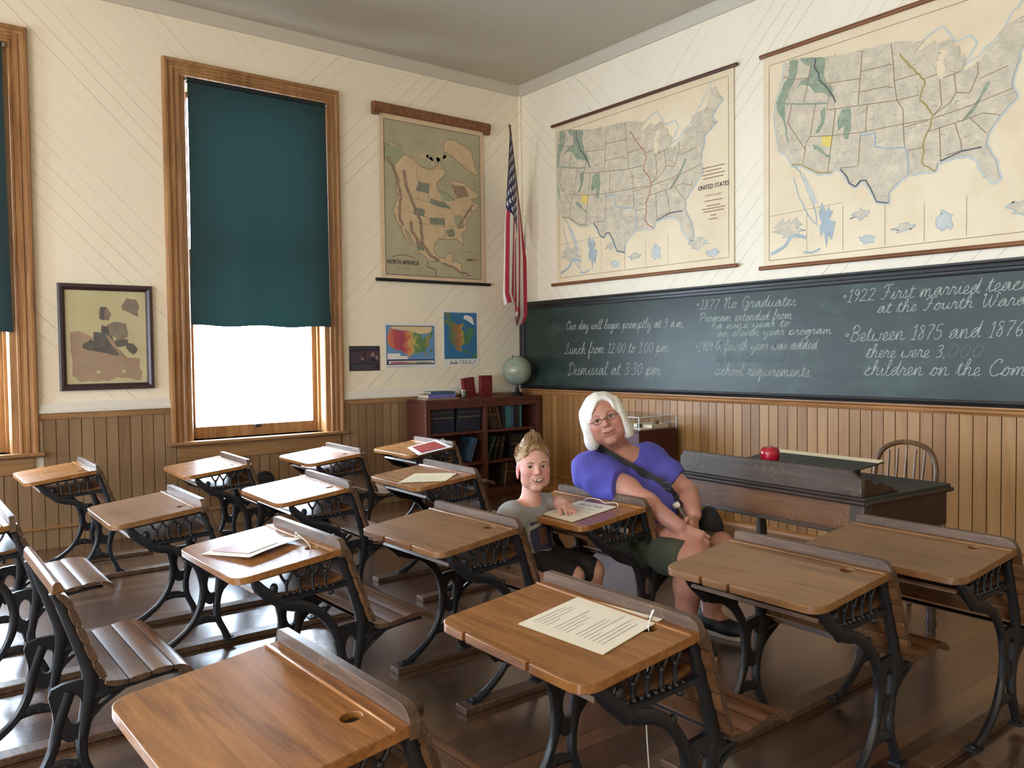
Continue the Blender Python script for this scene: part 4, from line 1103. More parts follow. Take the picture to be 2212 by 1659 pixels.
hrod(m2, 'top_rod', (0.469, -0.022, 3.172), (2.412, -0.022, 3.160), 0.013, M['roller_dark']); hrod(m2, 'bottom_rod', (0.458, -0.024, 1.805), (2.412, -0.024, 1.797), 0.014, M['roller_wood'])
m3 = thing('wall_map', 'larger aged United States map with green patches, cut off at right', 'wall map')
wall_map(m3, fR, 2.612, 5.02, 1.755, 3.14, (2.83, 3.078, 4.06, 2.08), None, False)
hrod(m3, 'top_rod', (2.595, -0.022, 3.148), (5.04, -0.022, 3.148), 0.014, M['roller_wood']); hrod(m3, 'bottom_rod', (2.592, -0.024, 1.757), (5.04, -0.024, 1.74), 0.014, M['roller_wood'])

# map of North America on the left wall
NAP = [(-168, 65.6), (-162, 66.5), (-166.5, 68.3), (-156.5, 71.3), (-141, 69.6), (-128, 70.3), (-115, 68), (-108, 68), (-96, 68.2), (-94, 71.9), (-90, 69), (-85, 69.5), (-82, 67), (-87, 64.5), (-94, 61), (-94.5, 58.8), (-92.4, 57), (-85, 55.3), (-82.3, 53), (-79.5, 51.3), (-79, 54), (-77, 56), (-78.5, 58.8), (-77.5, 62.4), (-70, 61), (-65, 59.5), (-62, 57), (-57, 52.5), (-59, 50.2), (-66, 50.2), (-65, 48.5), (-60.5, 46.5), (-66, 43.7), (-70, 43.8), (-70.2, 41.7), (-74, 40.5), (-76, 37), (-75.7, 35.2), (-81, 31.8), (-80.3, 27), (-80.5, 25.2), (-82.7, 28), (-84, 30), (-89.3, 29.2), (-94.5, 29.4), (-97.3, 27), (-97.7, 22.3), (-95, 18.6), (-91.5, 18.6), (-90.3, 21), (-87, 21.4), (-88.2, 17), (-83.3, 15), (-83.7, 11), (-81.7, 9), (-79.5, 9.5), (-77.3, 8.5), (-78.2, 7.5), (-80.4, 7.4), (-83.7, 8.6), (-87.5, 12.8), (-94.5, 16.2), (-99.8, 16.7), (-105.5, 20.2), (-106.3, 23), (-109.3, 26), (-112.8, 31), (-114.7, 31.6), (-111.5, 26), (-109.7, 23), (-112, 24.7), (-115, 28.5), (-117.1, 32.5), (-120.6, 34.6), (-122.4, 37.6), (-124.3, 40.4), (-124, 46.3), (-124.7, 48.4), (-128, 51), (-131, 55), (-136, 58), (-140, 59.8), (-146, 60.8), (-151, 59.3), (-158, 57), (-164, 54.7), (-158, 58.5), (-162, 59), (-165, 61.5), (-161, 64.3), (-166, 64.6)]
GRL = [(-73, 78.2), (-60, 82), (-32, 83.5), (-18, 80), (-20, 74), (-24, 70), (-32, 68), (-40, 65), (-43.5, 60), (-48, 61), (-53, 66), (-54, 70), (-60, 75.8)]
def laea(p, l0=-97, f0=46):
    la, ph = math.radians(p[0]-l0), math.radians(p[1]); f0 = math.radians(f0)
    k = math.sqrt(2/(1+math.sin(f0)*math.sin(ph)+math.cos(f0)*math.cos(ph)*math.cos(la)))
    return k*math.cos(ph)*math.sin(la), k*(math.cos(f0)*math.sin(ph)-math.sin(f0)*math.cos(ph)*math.cos(la))
def affine(src_a, src_b, dst_a, dst_b):
    kx = (dst_b[0]-dst_a[0])/(src_b[0]-src_a[0]); kz = (dst_b[1]-dst_a[1])/(src_b[1]-src_a[1])
    return lambda q: (dst_a[0]+(q[0]-src_a[0])*kx, dst_a[1]+(q[1]-src_a[1])*kz)
M['na_sea'] = printed('printed sea', ((168, 158, 128), (184, 174, 144)), 0.5, 4)
M['na_land'] = printed('printed continent', ((200, 172, 134), (216, 190, 152)), 0.5, 10)
M['na_green'] = plain('printed grey green', (128, 132, 112), 0.5, 0, .08, 20)
M['na_green2'] = plain('printed pale green', (160, 160, 128), 0.5, 0, .08, 20)
M['na_relief'] = printed_land('printed relief', (120, 104, 92), (150, 126, 104), (178, 150, 120), 40)
M['ink_dark'] = plain('dark ink', (76, 72, 72), 0.5)
nm = thing('wall_map', 'tall brown North America map on a wooden roller, between window and flag', 'wall map')
mb = MB()
y0, y1, z0, z1 = -1.455, -0.428, 1.835, 3.175
F = lambda d: (lambda u, v: (0.012+d, u, v))
mb.sheet([(y0, z0), (y1, z0), (y1, z1), (y0, z1)], M['map_paper2'], F(0))
mb.sheet([(y0+.035, z0+.03), (y1-.035, z0+.03), (y1-.035, z1-.05), (y0+.035, z1-.05)], M['ink_dark'], F(.0006))
mb.sheet([(y0+.040, z0+.035), (y1-.040, z0+.035), (y1-.040, z1-.055), (y0+.040, z1-.055)], M['na_sea'], F(.0012))
_qa, _qb, _qc = laea((-168, 65.6)), laea((-56, 51.5)), laea((-78, 7.5))
T = affine(_qa, (_qb[0], _qc[1]), (-1.41, 2.93), (-0.475, 1.90))
clipn = lambda L: [(min(max(u, y0+.042), y1-.042), min(max(v, z0+.037), z1-.057)) for u, v in L]
land = clipn(frac_noise([T(laea(p)) for p in NAP], 0.006, seed=2))
mb.sheet(land, M['na_land'], F(.0018)); mb.ribbon(land+[land[0]], 0.0035, F(.0026), M['ink_dark'])
gr = clipn(frac_noise([T(laea(p)) for p in GRL], 0.006, seed=3))
mb.sheet(gr, M['na_land'], F(.0018)); mb.ribbon(gr+[gr[0]], 0.0035, F(.0026), M['ink_dark'])
for i, (pts, m) in enumerate((([(-166, 66), (-156, 71), (-141, 69.6), (-141, 60.5), (-150, 60.5), (-160, 60)], 'na_green2'), ([(-113, 60), (-102, 60), (-102, 54), (-113, 54)], 'na_green'), ([(-100, 52), (-88, 50), (-84, 47), (-90, 47), (-100, 49)], 'na_green'), ([(-111, 45), (-104, 45), (-104, 41), (-111, 41)], 'na_green'), ([(-95, 58), (-84, 55), (-80, 51), (-90, 51)], 'na_green2'), ([(-100, 41), (-90, 41), (-90, 37.5), (-100, 37.5)], 'na_green'), ([(-90, 35), (-85, 35), (-85, 31), (-89, 31)], 'na_green'), ([(-108, 27), (-103, 27), (-103, 22), (-106, 22)], 'na_green'), ([(-84, 42), (-77, 43), (-77, 37), (-83, 37)], 'na_green2'), ([(-78, 60), (-66, 58), (-66, 52), (-78, 52)], 'na_relief'))):
    mb.sheet(clipn(frac_noise([T(laea(p)) for p in pts], 0.006, seed=30+i)), M[m], F(.0022))
for i, (L, w) in enumerate((([(-152, 62), (-140, 60.5), (-132, 57), (-126, 52), (-122, 47.5), (-121, 42), (-119, 37), (-116, 33)], .026), ([(-130, 62), (-122, 55), (-115, 49), (-110, 43), (-106, 38), (-105, 32), (-104, 26), (-100, 20), (-95, 16.8)], .030), ([(-78, 36.5), (-82, 35.5), (-76, 41), (-71, 44.5), (-66, 47)], .022), ([(-112, 37), (-111, 32), (-108, 29), (-105, 24)], .03), ([(-93, 15.5), (-88, 13.5), (-84, 10), (-80, 8.3)], .016))):
    mb.ribbon(clipn(frac_line([T(laea(p)) for p in L], 0.005, seed=50+i)), w, F(.0024), M['na_relief'])
rnd = random.Random(5)
for i in range(13):
    lo, la = rnd.uniform(-118, -72), rnd.uniform(69, 76)
    c = T(laea((lo, la)))
    pts = [(c[0]+.035*math.cos(t)*rnd.uniform(.3, 1), c[1]+.028*math.sin(t)*rnd.uniform(.3, 1)) for t in np.linspace(0, 2*PI, 12)[:-1]]
    mb.sheet(clipn(pts), M['na_land' if i % 3 else 'na_green2'], F(.0019))
for L in ([(-124, 49), (-95, 49), (-89, 48), (-84, 46.5), (-82.5, 42.5), (-79, 43.4), (-75, 45), (-70, 46.5)], [(-95, 29.5), (-91, 31), (-91, 36), (-91, 41), (-95, 47)], [(-114, 42), (-104, 41), (-96, 40)], [(-109, 37), (-100, 37), (-90, 36.6), (-76, 36.6)], [(-110, 60), (-110, 49)], [(-102, 60), (-101.5, 49)], [(-141, 69.5), (-141, 60.3)], [(-120, 68), (-116, 62), (-112, 59)], [(-83, 22.5), (-78, 21.5), (-75, 20)]):
    mb.ribbon(clipn(frac_line([T(laea(p)) for p in L], 0.004, seed=9)), .0022, F(.0026), M['ink_dark'])
for c, r in (((-.60, 2.03), .03), ((-.56, 2.035), .03), ((-.51, 2.04), .015), ((-.62, 2.00), .012), ((-.585, 1.90), .016), ((-.60, 1.895), .012)):
    mb.sheet(circle(c[0], c[1], r, r*.4, 8), M['na_relief'], F(.002))
mb.ribbon([(-1.02, 1.995), (-1.02, 1.95), (-.94, 1.93), (-.935, 1.87)], .008, F(.002), M['ink_dark'])
put_text(mb, 'NORTH AMERICA', 0.052, -1.255, 1.955, F(.0028), M['map_dark'], bold=.002, width=.30)
mb.ribbon(cr([(-1.36, 2.012), (-1.25, 2.035), (-1.14, 2.012)], 6), .010, F(.0024), M['map_line']); mb.ribbon([(-1.31, 1.925), (-1.19, 1.925)], .005, F(.0024), M['map_line'])
for u in np.linspace(y0+.06, y1-.06, 26): mb.ribbon([(u, z0+.037), (u, z0+.047)], .003, F(.0024), M['ink_dark'])
obj('map_sheet', mb, nm, fix=False)
mb = MB(); pr = [(0.002, 0), (0.002, 0.075), (0.045, 0.075), (0.058, 0.06), (0.058, 0.025), (0.045, 0.0)]
a, b = -1.525, -0.372
vs = [(d, a, 3.165+z) for d, z in pr]+[(d, b, 3.165+z-0.004) for d, z in pr]
mb.add(vs, [(i, (i+1) % 6, (i+1) % 6+6, i+6) for i in range(6)]+[tuple(range(6)), tuple(range(11, 5, -1))], M['roller_wood'])
obj('roller_box', mb, nm, bev=0.004)
for yy in (a, b-0.05):
    mb = MB(); mb.box((0.004, yy, 3.140), (0.046, yy+0.05, 3.166), M['roller_wood']); obj('roller_end', mb, nm, bev=0.003)
hrod(nm, 'bottom_rod', (0.018, -1.51, 1.823), (0.018, -0.372, 1.825), 0.0135, M['black'])

# ------------------------------------------------------------------ posters on the left wall
def poster(name, label, y0, y1, z0, z1, mat):
    root = thing(name, label, 'poster', group=None)
    mb = MB(); mb.box((0.0015, y0, z0), (0.0035, y1, z1), mat)
    return root, mb
FP = lambda d: (lambda u, v: (0.0036+d, u, v))
p, mb = poster('dark_poster', 'small dark purple poster with dim pictures, leftmost of the three posters', -1.754, -1.482, 1.085, 1.284, M['black'])
M['pst_purple'] = printed('poster dim purple', ((52, 40, 52), (84, 66, 78)), 0.35, 18)
M['pst_bg'] = plain('poster dark ground', (44, 40, 50), 0.35); M['pst_txt'] = plain('poster grey lettering', (112, 108, 118), 0.4); M['skin_dim'] = plain('poster warm patch', (150, 120, 108), 0.4)
mb.sheet([(-1.753, 1.086), (-1.483, 1.086), (-1.483, 1.283), (-1.753, 1.283)], M['pst_bg'], FP(.0002))
mb.sheet([(-1.75, 1.142), (-1.61, 1.142), (-1.61, 1.243), (-1.75, 1.243)], M['pst_purple'], FP(.0005)); mb.sheet([(-1.605, 1.142), (-1.485, 1.142), (-1.485, 1.247), (-1.605, 1.247)], M['pst_purple'], FP(.0005))
mb.sheet(circle(-1.545, 1.215, .018, .02, 10), M['skin_dim'], FP(.0008)); mb.sheet(circle(-1.535, 1.175, .03, .022, 12), M['pst_bg'], FP(.0008)); mb.sheet(circle(-1.51, 1.19, .014, .018, 9), M['skin_dim'], FP(.0009)); mb.sheet(circle(-1.64, 1.18, .016, .012, 9), M['skin_dim'], FP(.0009))
for i in range(9): mb.ribbon([(-1.745+.027*i, 1.266), (-1.728+.027*i, 1.266)], .006, FP(.0008), M['pst_txt'])
for i in range(4): mb.ribbon([(-1.73, 1.128-.010*i), (-1.50-.02*(i % 3), 1.128-.010*i)], .003, FP(.0008), M['pst_txt'])
obj('poster_sheet', mb, p, fix=False)
def elev_mat():
    t = NT('elevation tints')
    s = t.sep(t.coord())
    f = t.math('ADD', t.math('DIVIDE', t.math('ADD', s['Y'], 1.435), 0.49), t.math('MULTIPLY', t.math('SUBTRACT', t.noise(t.coord(), 22, 4), 0.5), 0.35))
    t.set(Base__Color=t.ramp(f, [(0.06, S(214, 128, 96)), (0.2, S(190, 84, 88)), (0.33, S(160, 68, 96)), (0.44, S(212, 122, 88)), (0.54, S(206, 176, 104)), (0.62, S(110, 142, 88)), (0.76, S(96, 130, 84)), (0.84, S(160, 150, 90)), (0.92, S(88, 128, 84))]), Roughness=0.3)
    return t.m
M['elev'] = elev_mat(); M['p_sea'] = plain('poster sea', (104, 148, 190), 0.3, 0, .08, 20); M['p_canada'] = plain('poster canada', (222, 196, 150), 0.3)
M['p_navy'] = plain('poster navy', (62, 64, 98), 0.3); M['p_white'] = plain('poster white', (230, 226, 220), 0.3)
p, mb = poster('elevation_poster', 'white bordered coloured elevation poster of the United States, middle of the three posters', -1.436, -0.943, 1.098, 1.472, M['p_white'])
mb.sheet([(-1.42, 1.128), (-.957, 1.128), (-.957, 1.452), (-1.42, 1.452)], M['p_navy'], FP(.0002))
mb.sheet([(-1.415, 1.172), (-.962, 1.172), (-.962, 1.445), (-1.415, 1.445)], M['p_sea'], FP(.0005))
mb.sheet([(-1.38, 1.425), (-1.37, 1.445), (-.985, 1.445), (-.985, 1.40), (-1.1, 1.38), (-1.2, 1.41)], M['p_canada'], FP(.0007))
a, b = conic((-122.8, 49)), conic((-80.6, 25.3))
T = affine(a, b, (-1.375, 1.428), (-1.03, 1.193))
us = frac_noise([T(conic(q)) for q in US], .003, seed=4)
us = [(u, max(v, 1.174)) for u, v in us]
mb.sheet(us, M['elev'], FP(.0010))
mb.sheet([(-1.412, 1.174), (-1.22, 1.174), (-1.225, 1.2), (-1.29, 1.2), (-1.29, 1.222), (-1.412, 1.222)], M['p_white'], FP(.0013)); mb.sheet(circle(-.99, 1.245, .016, .012, 9), M['elev'], FP(.0012))
mb.sheet([(-1.40, 1.138), (-.965, 1.138), (-.965, 1.160), (-1.40, 1.160)], M['p_white'], FP(.0006)); mb.sheet([(-1.385, 1.140), (-.99, 1.140), (-.99, 1.150), (-1.385, 1.154)], M['elev'], FP(.0009))
mb.ribbon([(-1.42, 1.112), (-1.18, 1.112)], .003, FP(.0006), M['pst_txt'])
obj('poster_sheet', mb, p, fix=False)
p, mb = poster('continent_poster', 'white bordered blue ocean poster of North America, rightmost of the three posters', -0.868, -0.502, 1.110, 1.586, M['p_white'])
M['p_blue'] = plain('poster deep blue', (58, 112, 156), 0.3, 0, .1, 15)
mb.sheet([(-.858, 1.170), (-.516, 1.170), (-.516, 1.572), (-.858, 1.572)], M['p_blue'], FP(.0003))
T = affine(_qa, (_qb[0], _qc[1]), (-.835, 1.515), (-.535, 1.205))
def na_mat():
    t = NT('continent tints'); s = t.sep(t.coord())
    f = t.math('ADD', t.math('DIVIDE', t.math('ADD', s['Y'], .80), .24), t.math('MULTIPLY', t.math('SUBTRACT', t.noise(t.coord(), 20, 4), .5), .5))
    t.set(Base__Color=t.ramp(f, [(.1, S(96, 122, 84)), (.3, S(160, 108, 70)), (.45, S(168, 116, 72)), (.52, S(180, 166, 92)), (.62, S(76, 116, 84)), (.9, S(84, 128, 92))]), Roughness=.3)
    return t.m
M['na_p'] = na_mat()
cl = lambda L: [(min(max(u, -.857), -.517), min(max(v, 1.171), 1.571)) for u, v in L]
mb.sheet(cl(frac_noise([T(laea(q)) for q in NAP], .003, seed=7)), M['na_p'], FP(.0008)); mb.sheet(cl(frac_noise([T(laea(q)) for q in GRL], .003, seed=7)), M['p_white'], FP(.0008))
mb.sheet([(-.858, 1.572), (-.84, 1.53), (-.80, 1.51), (-.79, 1.572)], M['na_p'], FP(.0007)); mb.sheet([(-.57, 1.171), (-.56, 1.20), (-.517, 1.22), (-.517, 1.171)], M['na_p'], FP(.0007))
put_text(mb, 'NORTH AMERICA', .014, -.615, 1.128, FP(.0008), M['ink_dark'], bold=.001, width=.13); mb.ribbon([(-.80, 1.133), (-.72, 1.133)], .009, FP(.0008), M['ink_dark'])
for u in (-.80, -.75, -.70, -.67, -.64, -.60, -.55): mb.ribbon([(u, 1.15), (u+.016, 1.15)], .009, FP(.0008), M['pst_txt'])
obj('poster_sheet', mb, p, fix=False)

# ------------------------------------------------------------------ framed picture
pic = thing('framed_picture', 'dark framed water-damaged portrait print hanging between the two windows', 'framed picture')
y0, y1, z0, z1 = -3.792, -3.222, 1.001, 1.692
mb = MB()
pf = [(0, .002), (0, .026), (.008, .034), (.022, .034), (.036, .022), (.042, .010), (.042, .002)]
vs = []
for u, h in pf: vs += [(h, y0+u, z0+u), (h, y1-u, z0+u), (h, y1-u, z1-u), (h, y0+u, z1-u)]
fs = [(i*4+k, i*4+(k+1) % 4, (i+1)*4+(k+1) % 4, (i+1)*4+k) for i in range(len(pf)-1) for k in range(4)]
mb.add(vs, fs, M['pic_frame']); obj('picture_frame', mb, pic, sharp=40)
M['pr_ground'] = printed('yellowed print', ((198, 186, 138), (212, 202, 156)), .35, 3); M['pr_tan'] = printed('tan print remains', ((160, 132, 106), (178, 148, 122)), .4, 6)
M['pr_dark'] = printed('dark print remains', ((58, 54, 54), (98, 90, 84)), .4, 16); M['pr_mid'] = printed('grey print remains', ((112, 98, 84), (150, 132, 112)), .4, 14)
mb = MB(); FQ = lambda d: (lambda u, v: (.009+d, y0+u*(y1-y0), z0+v*(z1-z0)))
pg = lambda L, m, d: mb.sheet(frac_noise(L, .010, seed=len(L)), M[m], FQ(d))
mb.sheet([(.06, .05), (.94, .05), (.94, .95), (.06, .95)], M['pr_ground'], FQ(0))
pg([(.12, .55), (.2, .56), (.3, .52), (.42, .46), (.6, .40), (.72, .30), (.85, .30), (.84, .22), (.88, .16), (.86, .08), (.6, .12), (.5, .08), (.2, .08), (.13, .14)], 'pr_tan', .0004)
pg([(.25, .44), (.33, .48), (.36, .46), (.36, .55), (.44, .54), (.45, .62), (.52, .60), (.56, .50), (.62, .38), (.68, .32), (.55, .33), (.35, .37), (.24, .40)], 'pr_dark', .0008)
pg([(.50, .62), (.56, .64), (.66, .64), (.71, .63), (.73, .55), (.72, .50), (.62, .47), (.53, .52)], 'pr_mid', .0010); pg([(.58, .47), (.72, .48), (.73, .44), (.66, .41), (.58, .42)], 'pr_dark', .0012)
pg([(.48, .53), (.54, .49), (.58, .44), (.70, .30), (.66, .30), (.52, .46)], 'pr_tan', .0014); pg([(.70, .44), (.78, .44), (.83, .38), (.78, .33), (.70, .40)], 'pr_dark', .0010)
pg([(.43, .78), (.50, .79), (.55, .72), (.52, .66), (.44, .66), (.42, .72)], 'pr_mid', .0010); pg([(.44, .79), (.50, .79), (.47, .66), (.42, .68)], 'pr_dark', .0013)
pg([(.66, .80), (.72, .88), (.82, .87), (.86, .80), (.84, .70), (.74, .74), (.67, .76)], 'pr_mid', .0010)
for c in ((.40, .17), (.67, .17)): mb.sheet(circle(c[0], c[1], .022, .018, 9), M['pr_ground'], FQ(.0009))
obj('print', mb, pic, fix=False)
mb = MB(); mb.box((.014, y0+.036, z0+.036), (.016, y1-.036, z1-.036), M['glass']); obj('picture_glass', mb, pic)
# round vent plate below the window
vt = thing('wall_vent', 'dark round plate on the wainscot under the bright window', 'wall vent')
mb = MB(); mb.lathe([(.0, 0), (.074, 0), (.078, .006), (.070, .016), (.0, .018)], M['iron'], 28, Matrix.Translation((.016, -2.470, .283)) @ Matrix.Rotation(PI/2, 4, 'Y')); obj('vent_plate', mb, vt)
mb = MB()
for k in range(-2, 3): mb.box((.030, -2.52, .283+k*.018-.003), (.038, -2.42, .283+k*.018+.003), M['iron2'])
obj('vent_grille', mb, vt)

# ------------------------------------------------------------------ flag
TIP = Vector((0.347, -0.387, 3.149)); BR = Vector((0.048, -0.02, 2.235))
fl = thing('flag', 'striped flag with white stars hanging from a wooden pole in the corner', 'flag', (0, 0, 0))
mb = MB(); mb.tube([TIP, BR], [.008, .010], M['chair_wood'], 10); mb.sphere(TIP, .013, M['chair_wood'], 10, 8); obj('flag_pole', mb, fl)
mb = MB(); d = (TIP-BR).normalized(); mb.tube([BR-d*.02, BR+d*.06], .016, M['metal'], 12); mb.tube([(BR.x, BR.y, BR.z-.02), (BR.x-.01, -.001, BR.z-.05)], .012, M['metal'], 8); mb.box((BR.x-.035, -.006, BR.z-.09), (BR.x+.02, -.0005, BR.z-.01), M['metal']); obj('pole_bracket', mb, fl)
M['fl_red'] = plain('flag red', (170, 38, 58), .75, 0, .06, 30); M['fl_white'] = plain('flag white', (226, 222, 218), .75, 0, .03, 30); M['fl_blue'] = plain('flag blue', (34, 38, 82), .75, 0, .06, 30)
HO, FLY = .74, 1.13
pd = (BR-TIP).normalized(); side = Vector((.61, .79, 0))
def flagp(u, v):
    """u 0..1 along the hoist from the tip, v 0..1 along the fly (hanging down)"""
    p = TIP+pd*(u*HO+.015)
    hang = (1.60-.72*u)*v
    q = p+Vector((0, 0, -hang))
    g = min(1, v*2.2)
    gather = .35*g*(u-.25)
    q -= Vector((pd.x, pd.y, 0))*HO*gather*.8
    q += side*(-.075*(1-u)*g*(.35+.65*v)+.05*u*g-.020*math.sin(u*2*PI*1.6+.55)*g+.007*math.sin(u*2*PI*4+2*v)*g)
    q += Vector((-.79, .61, 0))*(.035*math.sin(u*2*PI*2.1+1.2+v)*g)
    q.z += .10*v*math.sin(u*PI*1.6+.4)*v-.12*v*(u-.3)*0.4
    q.y = min(q.y, -.03-.02*v)
    if v > .93: q += side*(.03*(v-.93)/.07*math.sin(u*5))
    return q
mb = MB(); nu, nv = 78, 60
P = [[flagp(i/nu, j/nv) for i in range(nu+1)] for j in range(nv+1)]
nrm = lambda i, j: ((P[j][min(i+1, nu)]-P[j][max(i-1, 0)]).cross(P[min(j+1, nv)][i]-P[max(j-1, 0)][i])).normalized()
th = .0012
for sgn in (1, -1):
    vs = [tuple(P[j][i]+nrm(i, j)*th*sgn) for j in range(nv+1) for i in range(nu+1)]
    groups = {'fl_red': [], 'fl_white': [], 'fl_blue': []}
    for j in range(nv):
        for i in range(nu):
            u = (i+.5)/nu; v = (j+.5)/nv
            m = 'fl_blue' if (u < 7/13 and v < .4) else ('fl_red' if int(u*13) % 2 == 0 else 'fl_white')
            k = j*(nu+1)+i
            q = (k, k+1, k+nu+2, k+nu+1)
            groups[m].append(q if sgn > 0 else q[::-1])
    for m, fs in groups.items(): mb.add(vs, fs, M[m])
    for r in range(9):
        for c in range(6 if r % 2 == 0 else 5):
            cu = (r+1)/10*7/13; cv = (.033+(c*.0667 if r % 2 == 0 else .0333+c*.0667))
            pts = []
            for k in range(10):
                rr = .026 if k % 2 == 0 else .0105
                a = PI/2+k*PI/5
                pts.append((cu+rr*math.sin(a)/HO, cv+rr*math.cos(a)/FLY))
            vv = []
            for a, b in [(cu, cv)]+pts:
                i, j = min(nu, max(0, int(a*nu))), min(nv, max(0, int(b*nv)))
                vv.append(tuple(flagp(a, b)+nrm(i, j)*(th+.0025)*sgn))
            mb.add(vv, [(0, k+1, (k+1) % 10+1) for k in range(10)], M['fl_white'])
obj('flag_cloth', mb, fl, fix=False, sharp=180)
# ------------------------------------------------------------------ bookcase and what stands in it
bk = thing('bookcase', 'low reddish brown open bookcase standing in the corner against the window wall', 'bookcase', (0.02, -1.245, 0))
BW, BH, BD = 1.20, 0.838, 0.285
def bx(mb, lo, hi, m): return mb.box(lo, hi, M[m])
mb = MB(); bx(mb, (0, 0, BH-.03), (BD+.006, BW, BH), 'red_wood'); obj('top_board', mb, bk, bev=.003)
for y in (0, BW-.025):
    mb = MB(); bx(mb, (0, y, 0), (BD, y+.025, BH-.03), 'red_wood'); obj('side_panel', mb, bk, bev=.002)
mb = MB(); bx(mb, (0, .585, .06), (BD-.004, .607, BH-.03), 'red_wood'); obj('divider', mb, bk, bev=.002)
mb = MB(); bx(mb, (0, .025, .03), (.01, BW-.025, BH-.03), 'red_wood'); obj('back_panel', mb, bk)
SHZ = (.06, .30, .565)
for z in SHZ:
    mb = MB(); bx(mb, (.01, .025, z-.022), (BD-.006, BW-.025, z), 'red_wood'); obj('shelf', mb, bk, bev=.002)
mb = MB()
bx(mb, (BD-.002, 0, BH-.075), (BD+.008, BW, BH-.03), 'red_wood'); bx(mb, (BD-.002, 0, .0), (BD+.008, .045, BH-.075), 'red_wood'); bx(mb, (BD-.002, BW-.045, .0), (BD+.008, BW, BH-.075), 'red_wood'); bx(mb, (BD-.002, .578, .06), (BD+.008, .614, BH-.075), 'red_wood'); bx(mb, (BD-.002, .045, 0), (BD+.008, BW-.045, .06), 'red_wood')
obj('face_frame', mb, bk, bev=.002)
def leather(name, c, v=.25): return plain(name, c, .5, 0, v, 40)
BOOKM = {'navy': leather('navy cloth', (30, 33, 46)), 'black': leather('black cloth', (26, 25, 28)), 'brown': leather('brown leather', (74, 50, 36)), 'dkbrown': leather('dark brown leather', (50, 35, 28)), 'green': leather('green cloth', (40, 62, 52)), 'teal': leather('teal cloth', (56, 108, 108)), 'blue': leather('blue cloth', (58, 82, 110)), 'red': leather('red cloth', (112, 28, 34)), 'tan': leather('tan cloth', (140, 116, 88)), 'grey': leather('grey cloth', (70, 70, 74)), 'lilac': leather('lilac cloth', (104, 100, 158))}
M['pages'] = plain('page edges', (206, 192, 160), .7, 0, .1, 60); M['gilt'] = plain('gilt lettering', (150, 130, 84), .4, .5)
def book(label, mat, y, z, th, h, dp, lean=0.0, x=None, band=True, group=None):
    """upright book, spine towards +x, in the bookcase; lean turns it about its foot"""
    root = thing('book', label, 'book', (0, 0, 0), 0, group)
    mb = MB()
    c = .003
    mb.box((0, 0, 0), (dp, c, h), BOOKM[mat]); mb.box((0, th-c, 0), (dp, th, h), BOOKM[mat])
    mb.extrude([(0, 0), (0, h), (th, h), (th, 0)], dp-.001, dp+.003, BOOKM[mat])
    obj('cover', mb, root, bev=.0012)
    mb = MB(); mb.box((.004, c, .004), (dp-.002, th-c, h-.005), M['pages']); obj('page_block', mb, root)
    if band:
        mb = MB(); mb.box((dp+.003, th*.12, h*.60), (dp+.0036, th*.88, h*.64), M['gilt']); mb.box((dp+.003, th*.2, h*.82), (dp+.0036, th*.8, h*.84), M['gilt']); obj('spine_label', mb, root)
    root.location = (x if x is not None else .02+BD-.03-dp, y, z+.0005+max(0.0, th*math.sin(lean)))
    root.rotation_euler = (-lean, 0, 0)
    return root
Y0 = -1.245
rnd = random.Random(11)
y = Y0+.030
enc = 'one of the matching dark navy volumes filling the bookcase\'s upper left shelf'
first = None
for k in range(17):
    if y > Y0+.545: break
    h = .196
    if k < 9:
        if first is None: first = book(enc, 'navy', y, SHZ[2], .029, h, .17, 0, group='matching navy volumes'); b = first
        else: b = copy_tree(first); b.location.y = y
        y += .0295
    else:
        if k == 9: y += .022
        b = copy_tree(first); b.rotation_euler = (-.10, 0, 0); b.location.y = y; b.location.z += .003
        y += .0298
UR = [('dkbrown', .026, .19, .17, -.28, 'dark brown book leaning against the divider, leftmost on the upper right shelf'), ('brown', .030, .205, .18, -.27, 'brown leather book leaning left, second on the upper right shelf'), ('dkbrown', .030, .20, .18, -.24, 'dark book with tan edge leaning on the upper right shelf, third from the divider'), ('brown', .026, .19, .17, -.2, 'small brown book, last of the leaning books on the upper right shelf'), ('black', .034, .195, .18, -.06, 'black book just left of the teal books on the upper right shelf'), ('teal', .026, .205, .18, 0, 'first of three upright teal books on the upper right shelf'), ('teal', .026, .203, .18, 0, 'second of three upright teal books on the upper right shelf'), ('blue', .024, .215, .18, 0, 'tall book with bright blue cover among the teal books'), ('black', .050, .222, .20, 0, 'thick black binder right of the teal books'), ('green', .016, .21, .18, 0, 'thin green book right of the black binder'), ('teal', .016, .215, .18, 0, 'thin pale teal book at the right end of the upper shelf')]
y = Y0+.665
for m, th, h, dp, ln, lb in UR:
    book(lb, m, y, SHZ[2], th, h, dp, ln, band=m in ('brown', 'dkbrown')); y += th/math.cos(ln)+.0035
ML = [('brown', .028, .19, .16, 0), ('dkbrown', .026, .20, .16, 0), ('brown', .030, .185, .16, 0), ('black', .026, .19, .16, 0), ('dkbrown', .028, .2, .16, 0), ('brown', .026, .195, .16, 0), ('dkbrown', .03, .19, .16, 0), ('black', .03, .2, .16, 0), ('brown', .03, .195, .16, 0)]
words = ('first', 'second', 'third', 'fourth', 'fifth', 'sixth', 'seventh', 'eighth', 'ninth')
y = Y0+.03
for k, (m, th, h, dp, ln) in enumerate(ML):
    book('%s upright old %s book from the left on the middle left shelf' % (words[k], {'brown': 'brown', 'dkbrown': 'dark brown', 'black': 'black'}[m]), m, y, SHZ[1], th, h, dp, ln); y += th+.003
book('blue book leaning right alone on the middle left shelf', 'blue', Y0+.425, SHZ[1], .040, .205, .19, .36)
